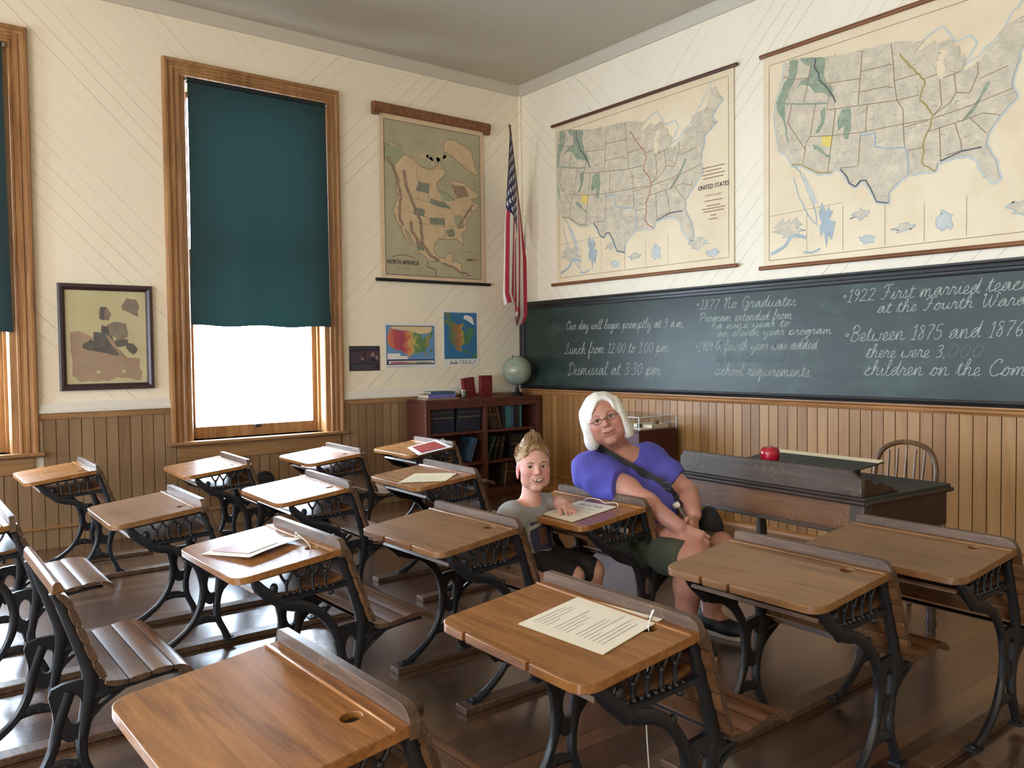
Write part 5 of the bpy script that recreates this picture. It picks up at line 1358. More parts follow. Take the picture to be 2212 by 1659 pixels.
MR = [('green', .030, .215, .19, .40, 'green book leaning steeply beside the divider on the middle right shelf'), ('black', .03, .2, .18, .30, 'black book leaning behind the green one on the middle right shelf'), ('dkbrown', .028, .2, .17, .22, 'dark brown book leaning third on the middle right shelf')]
y = Y0+.62
for m, th, h, dp, ln, lb in MR:
    book(lb, m, y, SHZ[1], th, h, dp, ln); y += .068
y += .06
for k, (m, th, h) in enumerate((('black', .028, .2), ('dkbrown', .03, .205), ('black', .03, .195), ('dkbrown', .028, .2), ('black', .03, .205))):
    book('%s of the five dark upright books at the right of the middle shelf' % words[k], m, y, SHZ[1], th, h, .17); y += th+.003
y = Y0+.77
for k, (m, th, h, ln) in enumerate((('dkbrown', .03, .20, .12), ('tan', .012, .205, .12), ('dkbrown', .028, .2, .1), ('brown', .012, .205, .1), ('dkbrown', .034, .195, .05), ('black', .03, .19, 0))):
    book('%s of the six books standing on the lower right shelf, beside the boy\'s head' % words[k], m, y, SHZ[0], th, h, .17, ln); y += th+.006
TOPZ = BH
def flat_book(label, mat, c, dims, rz):
    root = thing('book', label, 'book', (c[0], c[1], c[2]+.0005), rz)
    L, W, T = dims
    mb = MB(); mb.box((-W/2, -L/2, 0), (W/2, L/2, .003), BOOKM[mat]); mb.box((-W/2, -L/2, T-.003), (W/2, L/2, T), BOOKM[mat]); mb.box((-W/2-.003, -L/2, 0), (-W/2, L/2, T), BOOKM[mat]); obj('cover', mb, root, bev=.0015)
    mb = MB(); mb.box((-W/2, -L/2+.004, .003), (W/2-.004, L/2-.004, T-.003), M['pages']); obj('page_block', mb, root)
    return root
M['glass_dim'] = glass_mat('tinted glass', (.80, .84, .82, 1), .14)
flat_book('flat tan pamphlet under the lilac book on top of the bookcase', 'tan', (.155, -1.03, TOPZ), (.30, .2, .012), PI-.12)
flat_book('lilac covered book lying flat on top of the bookcase', 'lilac', (.165, -1.045, TOPZ+.0125), (.26, .185, .032), PI-.07)
flat_book('small blue grey book lying on the lilac book', 'blue', (.15, -1.01, TOPZ+.045), (.22, .15, .02), PI-.15)
for lb, yy, h, w, ln, rz in (('red book leaning back, nearer the glass jar on top of the bookcase', -.705, .172, .125, .10, .16), ('taller upright red book beside the globe on top of the bookcase', -.535, .186, .125, .03, .10)):
    root = thing('book', lb, 'book', (.175, yy, TOPZ+.0005), rz)
    mb = MB(); t = .035; mb.box((-t, -w/2, 0), (-t+.003, w/2, h), BOOKM['red']); mb.box((-.003, -w/2, 0), (0, w/2, h), BOOKM['red']); mb.box((-t, -w/2-.002, 0), (0, -w/2+.002, h), BOOKM['red'])
    mb.sheet(circle(0, h*.55, .028, .034, 18), M['gilt'], lambda u, v: (.0004, u, v), [circle(0, h*.55, .025, .031, 18)]); obj('cover', mb, root, bev=.001)
    mb = MB(); mb.box((-t+.003, -w/2+.002, .003), (-.003, w/2-.004, h-.003), M['pages']); obj('page_block', mb, root)
    root.rotation_euler = (ln if yy < -.6 else 0, -ln*.4, rz)
jar = thing('glass_jar', 'small clear glass jar in front of the red books', 'jar', (.225, -.818, TOPZ))
mb = MB(); mb.lathe([(0, .001), (.030, .001), (.034, .008), (.034, .055), (.030, .064), (.030, .070), (.027, .070), (.027, .062), (.030, .054), (.030, .010), (0, .006)], M['glass_dim'], 24); obj('jar_body', mb, jar)
mb = MB(); mb.lathe([(.0295, .062), (.0325, .064), (.0325, .071), (.0295, .073)], M['metal'], 24); obj('jar_rim', mb, jar)
# globe
gl = thing('globe', 'pale green globe on a dark turned stand on top of the bookcase', 'globe', (.165, -.195, TOPZ))
def globe_mat():
    t = NT('globe print'); a = t.noise(t.coord(), 7, 5, .65); b = t.noise(t.coord(), 26, 3)
    col = t.ramp(a, [(.42, S(136, 152, 140)), (.52, S(146, 158, 142)), (.55, S(158, 158, 136)), (.7, S(144, 152, 132))])
    t.set(Base__Color=t.mix(t.math('MULTIPLY', t.ramp(b, [(.58, (0, 0, 0, 1)), (.62, (1, 1, 1, 1))]), .25), col, S(86, 92, 84)), Roughness=.22); return t.m
M['globe'] = globe_mat()
mb = MB(); mb.sphere((0, 0, 0), .132, M['globe'], 40, 24); g = obj('globe_ball', mb, gl, (0, 0, .222)); g.rotation_euler = (.35, .1, 0)
mb = MB(); mb.lathe([(0, 0), (.062, 0), (.064, .008), (.052, .016), (.026, .026), (.018, .04), (.02, .055), (.012, .068), (.012, .092), (0, .092)], M['iron'], 24); obj('globe_stand', mb, gl)
mb = MB(); mb.lathe([(0, -.006), (.004, -.006), (.006, .004), (.003, .014), (0, .015)], M['iron'], 10, Matrix.Translation((.0, -.047, .348))); obj('globe_finial', mb, gl)

# ------------------------------------------------------------------ display case
pd_ = thing('display_pedestal', 'dark red pedestal behind the woman holding the clear display cover', 'display pedestal', (1.42, -.50, 0))
mb = MB(); mb.box((0, 0, 0), (.515, .395, .64), M['ped_red']); obj('pedestal_body', mb, pd_, bev=.004)
mb = MB(); mb.box((.0, .0, .64), (.515, .395, .655), M['ped_red']); obj('pedestal_top', mb, pd_, bev=.003)
dc = thing('display_cover', 'clear acrylic display cover with papers inside on the dark red pedestal', 'display cover', (1.42, -.50, .6555))
mb = MB(); t = .005
for lo, hi in (((0, 0, 0), (.515, t, .09)), ((0, .39, 0), (.515, .395, .09)), ((0, t, 0), (t, .39, .09)), ((.51, t, 0), (.515, .39, .09)), ((0, 0, .09), (.515, .395, .095))): mb.box(lo, hi, M['acrylic'])
obj('clear_panels', mb, dc)
mb = MB()
for p, q in (((.5125, .0025, 0), (.5125, .0025, .095)), ((.5125, .3925, 0), (.5125, .3925, .095)), ((.5125, .0, .0935), (.5125, .395, .0935)), ((.0, .0025, .0935), (.515, .0025, .0935)), ((.0025, .0025, 0), (.0025, .0025, .095)), ((.0025, 0, .0935), (.0025, .395, .0935))):
    mb.tube([p, q], .0032, M['acrylic_edge'], 6)
obj('cover_edges', mb, dc)
pp = thing('display_papers', 'cream papers lying under the clear display cover', 'papers', (1.5, -.45, .656))
mb = MB(); mb.box((0, 0, 0), (.40, .30, .004), M['paper_cream']); mb.box((.05, .05, .004), (.36, .27, .007), M['paper']); mb.box((.22, .12, .007), (.40, .29, .030), M['paper_cream']); obj('paper_sheets', mb, pp)
for xx, yy, lb in ((.30, .10, 'dark small block under the display cover, nearer the woman'), (.37, .20, 'brown small block under the display cover, nearer the wall')):
    mb = MB(); mb.box((-.013, -.013, 0), (.013, .013, .026), M['iron'] if xx < .32 else M['red_wood']); o = obj('display_block', mb, None, (1.5+xx, -.45+yy, .663 if xx < .0 else .6865 if yy > .11 else .6635), bev=.002); tag(o, lb, 'block')

# ------------------------------------------------------------------ teacher's desk
td = thing('teacher_desk', 'long dark scuffed teacher desk with raised rail, standing before the blackboard', 'desk', (3.335, -1.69, 0), -.075)
TL, TW, TZ = .965, .585, .64
mb = MB(); mb.prism(rrect(-.012, -.008, TL+.014, TW+.012, .012, 3), (TZ-.022, TZ), M['teacher_top'], lambda u, v, w: (u, v, w)); obj('desk_top', mb, td, bev=.004)
mb = MB(); mb.tube([(-.014, -.010, TZ-.022), (TL+.016, -.010, TZ-.022)], .009, M['teacher_side'], 8); mb.tube([(-.014, -.008, TZ-.006), (TL+.016, -.008, TZ-.006)], .006, M['teacher_side'], 8); mb.tube([(TL+.016, -.01, TZ-.022), (TL+.016, TW+.012, TZ-.022)], .009, M['teacher_side'], 8); obj('top_moulding', mb, td)
prof = [(0, TZ), (0, TZ+.07), (.012, TZ+.078), (.02, TZ+.098), (TL-.062, TZ+.098), (TL-.045, TZ+.088), (TL-.03, TZ+.076), (TL-.008, TZ+.064), (TL-.006, TZ)]
mb = MB(); mb.prism(prof, (0, .022), M['teacher_rail'], lambda u, v, w: (u, w, v)); obj('raised_rail', mb, td, bev=.003)
sp = [(0.022, TZ), (.022, TZ+.07), (.06, TZ+.066), (.09, TZ+.045), (.13, TZ+.05), (.16, TZ+.03), (.20, TZ+.026), (.23, TZ+.008), (.25, TZ)]
for x in (0.0, TL-.026):
    mb = MB(); mb.prism(sp, (x, x+.018), M['teacher_side'], lambda u, v, w: (w, u, v)); obj('scrolled_bracket', mb, td, bev=.002)
mb = MB(); mb.box((.0, .004, TZ-.022-.118), (TL, .026, TZ-.022), M['teacher_apron']); obj('front_apron', mb, td, bev=.003)
mb = MB(); mb.box((TL-.062, .0, TZ-.022-.122), (TL+.004, .05, TZ-.02), M['teacher_rail']); mb.box((-.004, .0, TZ-.022-.122), (.05, .05, TZ-.02), M['teacher_rail']); obj('corner_block', mb, td, bev=.004)
mb = MB(); mb.box((.0, .0, TZ-.155), (TL, .03, TZ-.138), M['teacher_rail']); obj('apron_strip', mb, td, bev=.003)
for x in (0, TL-.024):
    mb = MB(); mb.box((x, .026, TZ-.17), (x+.024, TW, TZ-.022), M['teacher_side']); obj('side_apron', mb, td, bev=.003)
mb = MB(); mb.box((.024, TW-.026, TZ-.14), (TL-.024, TW, TZ-.022), M['teacher_side']); obj('drawer_front', mb, td, bev=.003)
lp = [(.020, 0), (.016, .02), (.024, .045), (.017, .07), (.021, .12), (.026, .22), (.027, .30), (.022, .35), (.028, .365), (.022, .385), (.030, .41), (.022, .43), (.026, .45), (.026, .47)]
for x, y in ((.035, .04), (TL-.04, .04), (.035, TW-.045), (TL-.04, TW-.045)):
    mb = MB(); mb.lathe(lp, M['teacher_side'], 18); mb.box((-.03, -.03, .465), (.03, .03, .60), M['teacher_side']); obj('leg', mb, td, (x, y, 0))
# apple on the rail, open book behind it
ap = thing('apple', 'shiny red apple standing on the teacher desk behind the raised rail', 'apple', (3.81, -1.655, TZ+.012))
t = NT('apple skin'); f = t.noise(t.mapping(t.coord(), (6, 6, 1)), 3, 4); t.set(Base__Color=t.ramp(f, [(.35, S(120, 8, 26)), (.6, S(158, 16, 40)), (.8, S(190, 60, 60))]), Roughness=.18); M['apple'] = t.m
mb = MB(); mb.lathe([(0, .012), (.010, .004), (.022, .0), (.030, .012), (.038, .034), (.041, .056), (.039, .072), (.030, .083), (.016, .086), (.006, .080), (0, .074)], M['apple'], 28); obj('apple_flesh', mb, ap, (0, 0, .0505))
mb = MB(); mb.tube([(0, 0, .126), (.002, .001, .138), (.006, .003, .150)], [.0016, .0014, .002], M['chair_wood'], 6); obj('apple_stem', mb, ap)
# a low stack that carries the apple
sb = thing('apple_stand_book', 'dark closed book under the red apple on the teacher desk', 'book', (3.80, -1.645, TZ+.0005), -.075)
mb = MB(); mb.box((-.09, -.03, 0), (.09, .10, .062), BOOKM['black']); obj('cover', mb, sb, bev=.002); mb = MB(); mb.box((-.088, -.028, .004), (.0905, .098, .058), M['pages']); obj('page_block', mb, sb)
ob = thing('open_register', 'dark slanted open register with pale page edge, resting on the teacher desk', 'book', (3.80, -1.33, TZ+.001), -.075)
mb = MB(); W = .29
for s0, s1 in ((-W, -.002), (.002, W)):
    mb.add([(s0, -.16, .040), (s1, -.16, .040), (s1, .12, .066), (s0, .12, .066), (s0, -.16, .046), (s1, -.16, .046), (s1, .12, .072), (s0, .12, .072)], [(0, 3, 2, 1), (4, 5, 6, 7), (0, 1, 5, 4), (1, 2, 6, 5), (2, 3, 7, 6), (3, 0, 4, 7)], M['teacher_top'])
obj('cover_boards', mb, ob)
mb = MB(); mb.add([(-W+.01, .08, .0655), (W-.004, .08, .0655), (W-.004, .118, .072), (-W+.01, .118, .072), (-W+.01, .08, .0685), (W-.004, .08, .0685), (W-.004, .118, .078), (-W+.01, .118, .078)], [(0, 3, 2, 1), (4, 5, 6, 7), (0, 1, 5, 4), (1, 2, 6, 5), (2, 3, 7, 6), (3, 0, 4, 7)], M['paper_cream']); obj('page_edges', mb, ob)
mb = MB(); mb.extrude([(-.12, 0), (.10, 0), (.10, .062), (-.12, .043)], -.22, .19, BOOKM['black']); obj('book_rest', mb, ob, bev=.003)
# bow-back chair behind the desk
wc = thing('bow_back_chair', 'bow-back wooden chair with turned spindles behind the teacher desk', 'chair', (3.865, -.72, 0), .05)
cw = M['chair_wood']
mb = MB(); mb.prism(circle(0, -.02, .19, .18, 28), (.385, .42), cw, lambda u, v, w: (u, v, w)); obj('seat', mb, wc, bev=.008)
bow = cr([(-.135, .12, .415), (-.150, .135, .50), (-.152, .15, .60), (-.125, .165, .68), (-.07, .172, .718), (0, .175, .73), (.07, .172, .718), (.125, .165, .68), (.152, .15, .60), (.150, .135, .50), (.135, .12, .415)], 6)
mb = MB(); mb.tube(bow, .0125, cw, 10); obj('bow', mb, wc)
for x in (-.09, -.045, 0, .045, .09):
    mb = MB(); top = .71-abs(x)*.28; mb.tube([(x*.9, .13, .415), (x*.93, .137, .48), (x*.95, .142, .52), (x*.97, .148, .56), (x, .172, top)], [.006, .006, .011, .006, .005], cw, 8); obj('spindle', mb, wc)
for sx in (-1, 1):
    for sy in (-1, 1):
        mb = MB(); mb.tube([(sx*.11, -.02+sy*.10, .39), (sx*.13, -.02+sy*.12, .26), (sx*.14, -.02+sy*.132, .20), (sx*.165, -.02+sy*.155, .001)], [.014, .018, .012, .011], cw, 10); obj('leg', mb, wc)
mb = MB(); mb.tube([(-.14, -.02, .18), (.14, -.02, .18)], .009, cw, 8)
obj('stretcher', mb, wc)

# ------------------------------------------------------------------ pages lying on the desks
def dl(key, lx, ly, h=0.0):
    x, y, a = DESK_AT[key]
    return Vector((x+math.cos(a)*lx-math.sin(a)*ly, y+math.sin(a)*lx+math.cos(a)*ly, ZD+SL*ly+h))
def page(name, label, key, corners, lift, mat, curl=None, tag_col=None):
    """corners in desk coordinates: (lx, ly, height) x4, going round"""
    root = thing(name, label, 'paper', group=None)
    n = 16
    def P(u, v, d=0.0):
        a, b, c, e = corners
        q = [(a[i]*(1-u)+b[i]*u)*(1-v)+(e[i]*(1-u)+c[i]*u)*v for i in range(3)]
        h = q[2]+(curl(u, v) if curl else 0)
        return dl(key, q[0], q[1], lift+h+d)
    mb = MB()
    for d, m in ((0, mat), (.0014, mat)):
        vs = [tuple(P(i/n, j/n, d)) for j in range(n+1) for i in range(n+1)]
        mb.add(vs, [(j*(n+1)+i, j*(n+1)+i+1, (j+1)*(n+1)+i+1, (j+1)*(n+1)+i) for j in range(n) for i in range(n)], m)
    return root, mb, P
dn = lambda L, k=8: [((a[0]+(b[0]-a[0])*t/k), (a[1]+(b[1]-a[1])*t/k)) for a, b in zip(L, L[1:]) for t in range(k)]+[L[-1]]
def cord_ring(root, p, up=.03, side=(1, 0, 0), nm='ring'):
    mb = MB(); s = Vector(side)
    pts = [p+s*(.012*(math.cos(a)))+Vector((0, 0, up*.5+up*.5*math.sin(a))) for a in np.linspace(-PI/2, 3*PI/2, 17)[:-1]]
    mb.tube(pts, .0016, M['cord'], 6, closed=True); return obj(nm, mb, root)
M['lam_edge'] = plain('laminate edge', (206, 200, 196), .15)
# white rules page on the front-row desk, with cord and weight tube
root, mb, P = page('printed_page', 'white laminated printed page lying on the front desk, cord through its corner', 'A2', [(-.083, -.226, 0), (.186, -.212, 0), (.158, .000, 0), (-.096, -.024, 0)], .0012, M['paper'])
F = lambda u, v: tuple(P(u, v, .0018))
rr = random.Random(3)
for k in range(17):
    u = .08+.050*k
    if k in (4, 9): continue
    L_ = rr.uniform(.45, .66) if k not in (3, 8, 13) else rr.uniform(.12, .3)
    mb.ribbon(dn([(u, .16), (u, .16+L_)]), .0055, F, M['ink'])
obj('page_sheet', mb, root, fix=False)
mb = MB(); mb.lathe([(.0022, 0), (.006, 0), (.006, .0012), (.0022, .0012)], M['metal'], 12, Matrix.Translation(P(.90, .93, .0016))); obj('eyelet', mb, root)
hp = dl('A2', .165, -.052, 0)
mb = MB(); e = P(.90, .93, .002); mb.tube(cr([e+Vector((0, 0, -.002)), e+Vector((.006, .002, .016)), e+Vector((.016, -.004, .022)), (e+hp)/2+Vector((.012, -.012, .012)), hp+Vector((.0, -.002, .004)), hp+Vector((0, 0, -.03)), Vector((hp.x-.01, hp.y, .40)), Vector((hp.x-.02, hp.y+.02, .25)), Vector((hp.x-.025, hp.y+.03, .145))], 5), .0016, M['cord'], 6); obj('cord', mb, root)
mb = MB(); cx = Vector((hp.x-.025, hp.y+.03, .132)); ax = Vector((.03, .995, .0)).normalized()
mb.tube([cx-ax*.062, cx+ax*.062], .0135, M['tube_white'], 16); obj('weight_tube', mb, root)
mb = MB(); mb.tube([cx+Vector((0, .005, -.013)), cx+Vector((0, .006, -.028))], .004, M['metal'], 8); obj('tube_hook', mb, root)
# reddish laminated photo page
M['photo_red'] = printed('reddish photo print', ((132, 74, 66), (190, 140, 124)), .5, 30)
root, mb, P = page('photo_page', 'curled laminated page with reddish photo, cord looping into the inkwell hole', 'B1', [(-.105, -.308, .0), (.115, -.235, .0), (.058, -.040, .008), (-.150, -.105, .0)], .0012, M['paper'], lambda u, v: .010*(1-v)*u+.006*v*(1-v)*2)
F = lambda u, v: tuple(P(u, v, .0030))
vs = [F(.06+.80*i/8, .12+.60*j/8) for j in range(9) for i in range(9)]
mb.add(vs, [(j*9+i, j*9+i+1, (j+1)*9+i+1, (j+1)*9+i) for j in range(8) for i in range(8)], M['photo_red']); obj('page_sheet', mb, root, fix=False)
hp = dl('B1', .16, -.052); e = P(.95, .95, .002)
mb = MB(); mb.tube(cr([e, e+Vector((.02, -.01, .025)), (e+hp)/2+Vector((.01, -.02, .03)), hp+Vector((-.006, -.01, .018)), hp+Vector((0, 0, -.01)), hp+Vector((0, 0, -.06))], 5), .0016, M['cord'], 6); mb.tube([e+Vector((-.008, 0, .004)), e+Vector((.006, .012, .010)), e+Vector((.012, 0, .006))], .0016, M['cord'], 6); obj('cord', mb, root)
# red card in front of the bookcase
M['card_red'] = printed('red card print', ((140, 40, 44), (166, 62, 62)), .3, 24); M['card_white'] = plain('card white', (236, 236, 246), .25)
root, mb, P = page('red_card', 'white bordered red card propped up on the desk in front of the bookcase', 'D4', [(.010, -.21, .006), (.335, -.312, .004), (.335, -.055, .008), (.06, -.012, .024)], .0012, M['card_white'])
root['label'] = 'white bordered red card propped up on the desk in front of the bookcase'
F = lambda u, v: tuple(P(u, v, .0030))
vs = [F(.10+.80*i/8, .12+.76*j/8) for j in range(9) for i in range(9)]
mb.add(vs, [(j*9+i, j*9+i+1, (j+1)*9+i+1, (j+1)*9+i) for j in range(8) for i in range(8)], M['card_red']); obj('card_sheet', mb, root, fix=False)
cord_ring(root, P(.45, .98, 0), .032, (.6, .79, 0))
# cream page behind the boy
root, mb, P = page('cream_page', 'cream typed page overhanging the edge of the desk behind the boy', 'C3', [(.060, -.335, 0), (.262, -.178, 0), (.158, -.040, 0), (-.060, -.168, 0)], .0014, M['paper_cream'])
F = lambda u, v: tuple(P(u, v, .0018))
for k in range(7): mb.ribbon(dn([(.2+.09*k, .2), (.2+.09*k, .75-.1*(k % 3))]), .006, F, M['ink'])
obj('page_sheet', mb, root, fix=False)
mb = MB(); mb.lathe([(.002, 0), (.005, 0), (.005, .0012), (.002, .0012)], M['metal'], 12, Matrix.Translation(P(.93, .9, .0016))); obj('eyelet', mb, root)
# rules page under the boy's hand
root, mb, P = page('rules_page', 'white rules page under the boy\'s hand with a looped cord', 'B3', [(-.02, -.302, 0), (.178, -.310, 0), (.172, -.068, 0), (-.030, -.082, 0)], .0014, M['paper'])
F = lambda u, v: tuple(P(u, v, .0018))
put_text(mb, 'Rules for Pupils', .10, .48, .80, F, M['ink_dark'], width=.62, bold=.004)
mb.ribbon(dn([(.15, .92), (.85, .92)]), .012, F, M['ink'])
for k in range(9): mb.ribbon(dn([(.12, .70-.065*k), (.86-.05*(k % 3), .70-.065*k)]), .012, F, M['ink'])
obj('page_sheet', mb, root, fix=False)
hp = dl('B3', .16, -.052); e = P(.12, .96, .002); e2 = P(.6, 1.0, .004)
mb = MB(); mb.tube(cr([e, e+Vector((.01, .02, .014)), e2+Vector((-.03, .014, .010)), e2+Vector((.01, .004, .004)), hp+Vector((-.03, .01, .008)), hp+Vector((0, 0, .003)), hp+Vector((0, 0, -.04)), Vector((hp.x+.01, hp.y-.01, .515))], 5), .0016, M['cord'], 6); obj('cord', mb, root)
mb = MB(); c = Vector((hp.x, hp.y-.02, .5045)); mb.tube([c-Vector((.055, 0, 0)), c+Vector((.055, .012, 0))], .0115, M['tube_white'], 14); obj('weight_tube', mb, root)
# ------------------------------------------------------------------ figures: smooth distance fields turned into one skin each
class Field:
    def __init__(s, lo, hi, h):
        s.o = np.array(lo, float); s.h = h
        n = np.ceil((np.array(hi)-s.o)/h).astype(int)+1
        s.D = np.full(n, 1.0, np.float32); s.n = n
    def _sub(s, lo, hi, pad):
        a = np.clip(np.floor((np.array(lo)-pad-s.o)/s.h).astype(int), 0, s.n-1)
        b = np.clip(np.ceil((np.array(hi)+pad-s.o)/s.h).astype(int)+1, 1, s.n)
        if np.any(b <= a): return None, None
        sl = tuple(slice(i, j) for i, j in zip(a, b))
        g = np.meshgrid(*[s.o[k]+s.h*np.arange(a[k], b[k]) for k in range(3)], indexing='ij')
        return sl, np.stack(g, -1).astype(np.float32)
    def _comb(s, sl, d, k, sub):
        A = s.D[sl]
        if sub:
            d = -d
            if k > 0:
                h = np.maximum(k-np.abs(A-d), 0)/k; s.D[sl] = np.maximum(A, d)+h*h*k*.25
            else: s.D[sl] = np.maximum(A, d)
        else:
            if k > 0:
                h = np.maximum(k-np.abs(A-d), 0)/k; s.D[sl] = np.minimum(A, d)-h*h*k*.25
            else: s.D[sl] = np.minimum(A, d)
    def cone(s, a, b, ra, rb, k=.02, sub=False, squash=None):
        a = np.array(a, float); b = np.array(b, float); r = max(ra, rb)
        sl, P = s._sub(np.minimum(a, b)-r, np.maximum(a, b)+r, k+4*s.h+(.03 if sub else 0))
        if sl is None: return s
        ab = b-a; L = max(ab @ ab, 1e-12)
        t = np.clip(((P-a) @ ab)/L, 0, 1)
        d = np.linalg.norm(P-(a+t[..., None]*ab), axis=-1)-(ra+t*(rb-ra))
        s._comb(sl, d.astype(np.float32), k, sub); return s
    def chain(s, pts, rs, k=.02, sub=False):
        for i in range(len(pts)-1): s.cone(pts[i], pts[i+1], rs[i], rs[i+1], k, sub)
        return s
    def ell(s, c, r, R=None, k=.02, sub=False):
        c = np.array(c, float); r = np.array(r, float); m = r.max()
        sl, P = s._sub(c-m, c+m, k+4*s.h+(.03 if sub else 0))
        if sl is None: return s
        q = P-c
        if R is not None: q = q @ np.array(R)       # columns of R are the local axes
        k0 = np.linalg.norm(q/r, axis=-1); k1 = np.linalg.norm(q/(r*r), axis=-1)
        d = k0*(k0-1)/np.maximum(k1, 1e-6)
        s._comb(sl, d.astype(np.float32), k, sub); return s
    def half(s, p, nrm, lo=None, hi=None, k=.004):
        """cut away everything on the side nrm points to"""
        lo = s.o if lo is None else lo; hi = s.o+s.h*(s.n-1) if hi is None else hi
        sl, P = s._sub(lo, hi, 0)
        nrm = np.array(nrm, float)/np.linalg.norm(nrm)
        d = -((P-np.array(p)) @ nrm)
        s._comb(sl, d.astype(np.float32), k, True); return s
    def ripple(s, fn, amt):
        g = np.meshgrid(*[s.o[k]+s.h*np.arange(s.n[k]) for k in range(3)], indexing='ij')
        s.D += (amt*fn(*g)).astype(np.float32); return s
    def mesh(s):
        D, h = s.D, s.h
        S_ = D < 0
        nx, ny, nz = D.shape
        cnt = np.zeros((nx-1, ny-1, nz-1), np.int8)
        for i in (0, 1):
            for j in (0, 1):
                for k in (0, 1): cnt += S_[i:nx-1+i, j:ny-1+j, k:nz-1+k]
        act = (cnt > 0) & (cnt < 8)
        C = np.argwhere(act)
        idx = np.full(act.shape, -1, np.int32); idx[act] = np.arange(len(C))
        acc = np.zeros((len(C), 3)); w = np.zeros(len(C))
        cs = [(i, j, k) for i in (0, 1) for j in (0, 1) for k in (0, 1)]
        for a in cs:
            for ax in range(3):
                if a[ax] == 1: continue
                b = list(a); b[ax] = 1
                da = D[C[:, 0]+a[0], C[:, 1]+a[1], C[:, 2]+a[2]]; db = D[C[:, 0]+b[0], C[:, 1]+b[1], C[:, 2]+b[2]]
                x = (da < 0) != (db < 0)
                t = np.where(x, da/np.where(x, da-db, 1), 0)
                p = np.tile(np.array(a, float), (len(C), 1)); p[:, ax] = t
                acc[x] += p[x]; w[x] += 1
        V = s.o+h*(C+acc/np.maximum(w, 1)[:, None])
        F = []
        for ax in range(3):
            o1, o2 = [(1, 2), (2, 0), (0, 1)][ax]
            a = [slice(None)]*3; b = [slice(None)]*3
            a[ax] = slice(0, -1); b[ax] = slice(1, None)
            for o in (o1, o2): a[o] = slice(1, -1); b[o] = slice(1, -1)
            sa, sb = S_[tuple(a)], S_[tuple(b)]
            for flip, mask in ((False, sa & ~sb), (True, ~sa & sb)):
                E = np.argwhere(mask)
                if not len(E): continue
                base = E.copy(); base[:, o1] += 1; base[:, o2] += 1
                q = []
                for d1, d2 in ((-1, -1), (0, -1), (0, 0), (-1, 0)):
                    c = base.copy(); c[:, o1] += d1; c[:, o2] += d2
                    q.append(idx[c[:, 0], c[:, 1], c[:, 2]])
                q = np.stack(q, 1)
                F.append(q[:, ::-1] if flip else q)
        return V, np.concatenate(F)
def field_obj(name, fld, mats, parent, pick=None, smooth=2, origin=(0, 0, 0), mask=None):
    V, F = fld.mesh()
    for _ in range(smooth):                       # light Laplacian relax
        acc = np.zeros_like(V); w = np.zeros(len(V))
        for i in range(4):
            a, b = F[:, i], F[:, (i+1) % 4]
            np.add.at(acc, a, V[b]); np.add.at(w, a, 1); np.add.at(acc, b, V[a]); np.add.at(w, b, 1)
        V = V*.45+.55*acc/np.maximum(w, 1)[:, None]
    me = bpy.data.meshes.new(name)
    me.from_pydata((V-np.array(origin)).tolist(), [], F.tolist())
    for m in mats: me.materials.append(m)
    if pick is not None:
        me.polygons.foreach_set('material_index', pick(V[F].mean(1)).astype(int).tolist())
    if mask is not None:
        at = me.attributes.new('mask', 'FLOAT_VECTOR', 'POINT')
        at.data.foreach_set('vector', mask(V).astype(np.float32).ravel())
    me.polygons.foreach_set('use_smooth', [True]*len(me.polygons))
    me.update()
    o = bpy.data.objects.new(name, me); COL.objects.link(o); o.parent = parent
    return o
def skin(name, c, lip, blush, sub=.06):
    t = NT(name)
    mk = t.sep(t.n('ShaderNodeAttribute', _attribute_name='mask').outputs['Vector'])
    a = t.noise(t.coord(), 24, 4, .6); b = t.noise(t.coord(), 5, 2)
    c0 = S(c); lo = S(max(c[0]-18, 0), max(c[1]-22, 0), max(c[2]-20, 0))
    col = t.ramp(t.math('ADD', t.math('MULTIPLY', a, .4), t.math('MULTIPLY', b, .6)), [(.35, lo), (.65, c0)])
    col = t.mix(mk['Y'], col, S(blush))
    t.set(Base__Color=t.mix(mk['X'], col, S(lip)), Roughness=.52)
    t.b.inputs['Subsurface Weight'].default_value = sub
    t.b.inputs['Subsurface Radius'].default_value = (.012, .005, .003)
    t.b.inputs['Subsurface Scale'].default_value = .5
    return t.m
def cloth(name, c, scale=26, amt=.35, dist=.006):
    t = NT(name)
    f = t.noise(t.mapping(t.coord(), (1, 1, .55)), scale, 3, .5, .8); fine = t.noise(t.coord(), 260, 2)
    cc = S(c)
    t.set(Base__Color=t.ramp(fine, [(.3, tuple(v*.92 for v in cc[:3])+(1,)), (.7, cc)]), Roughness=.85)
    t.bump(f, amt, dist)
    return t.m
M['skin_w'] = skin('woman skin', (190, 138, 120), (158, 88, 86), (188, 108, 98)); M['skin_b'] = skin('boy skin', (206, 158, 140), (180, 104, 100), (206, 112, 102))
M['eye_white'] = plain('eye white', (222, 216, 208), .15); M['iris'] = plain('dark iris', (66, 48, 38), .1); M['pupil'] = plain('pupil', (12, 10, 10), .05); M['teeth'] = plain('teeth', (230, 224, 208), .25); M['mouth_in'] = plain('mouth inside', (72, 26, 26), .6)
M['shirt_purple'] = cloth('violet blue cotton', (84, 82, 178), 16, .5, .012); M['shirt_grey'] = cloth('grey cotton', (146, 146, 148), 22, .5, .01)
M['shorts_green'] = cloth('dark olive cloth', (62, 66, 48), 20); M['pants_black'] = cloth('black cloth', (26, 26, 30), 20)
M['strap'] = plain('black strap', (30, 28, 34), .7); M['bag'] = cloth('black bag cloth', (28, 27, 30), 30)
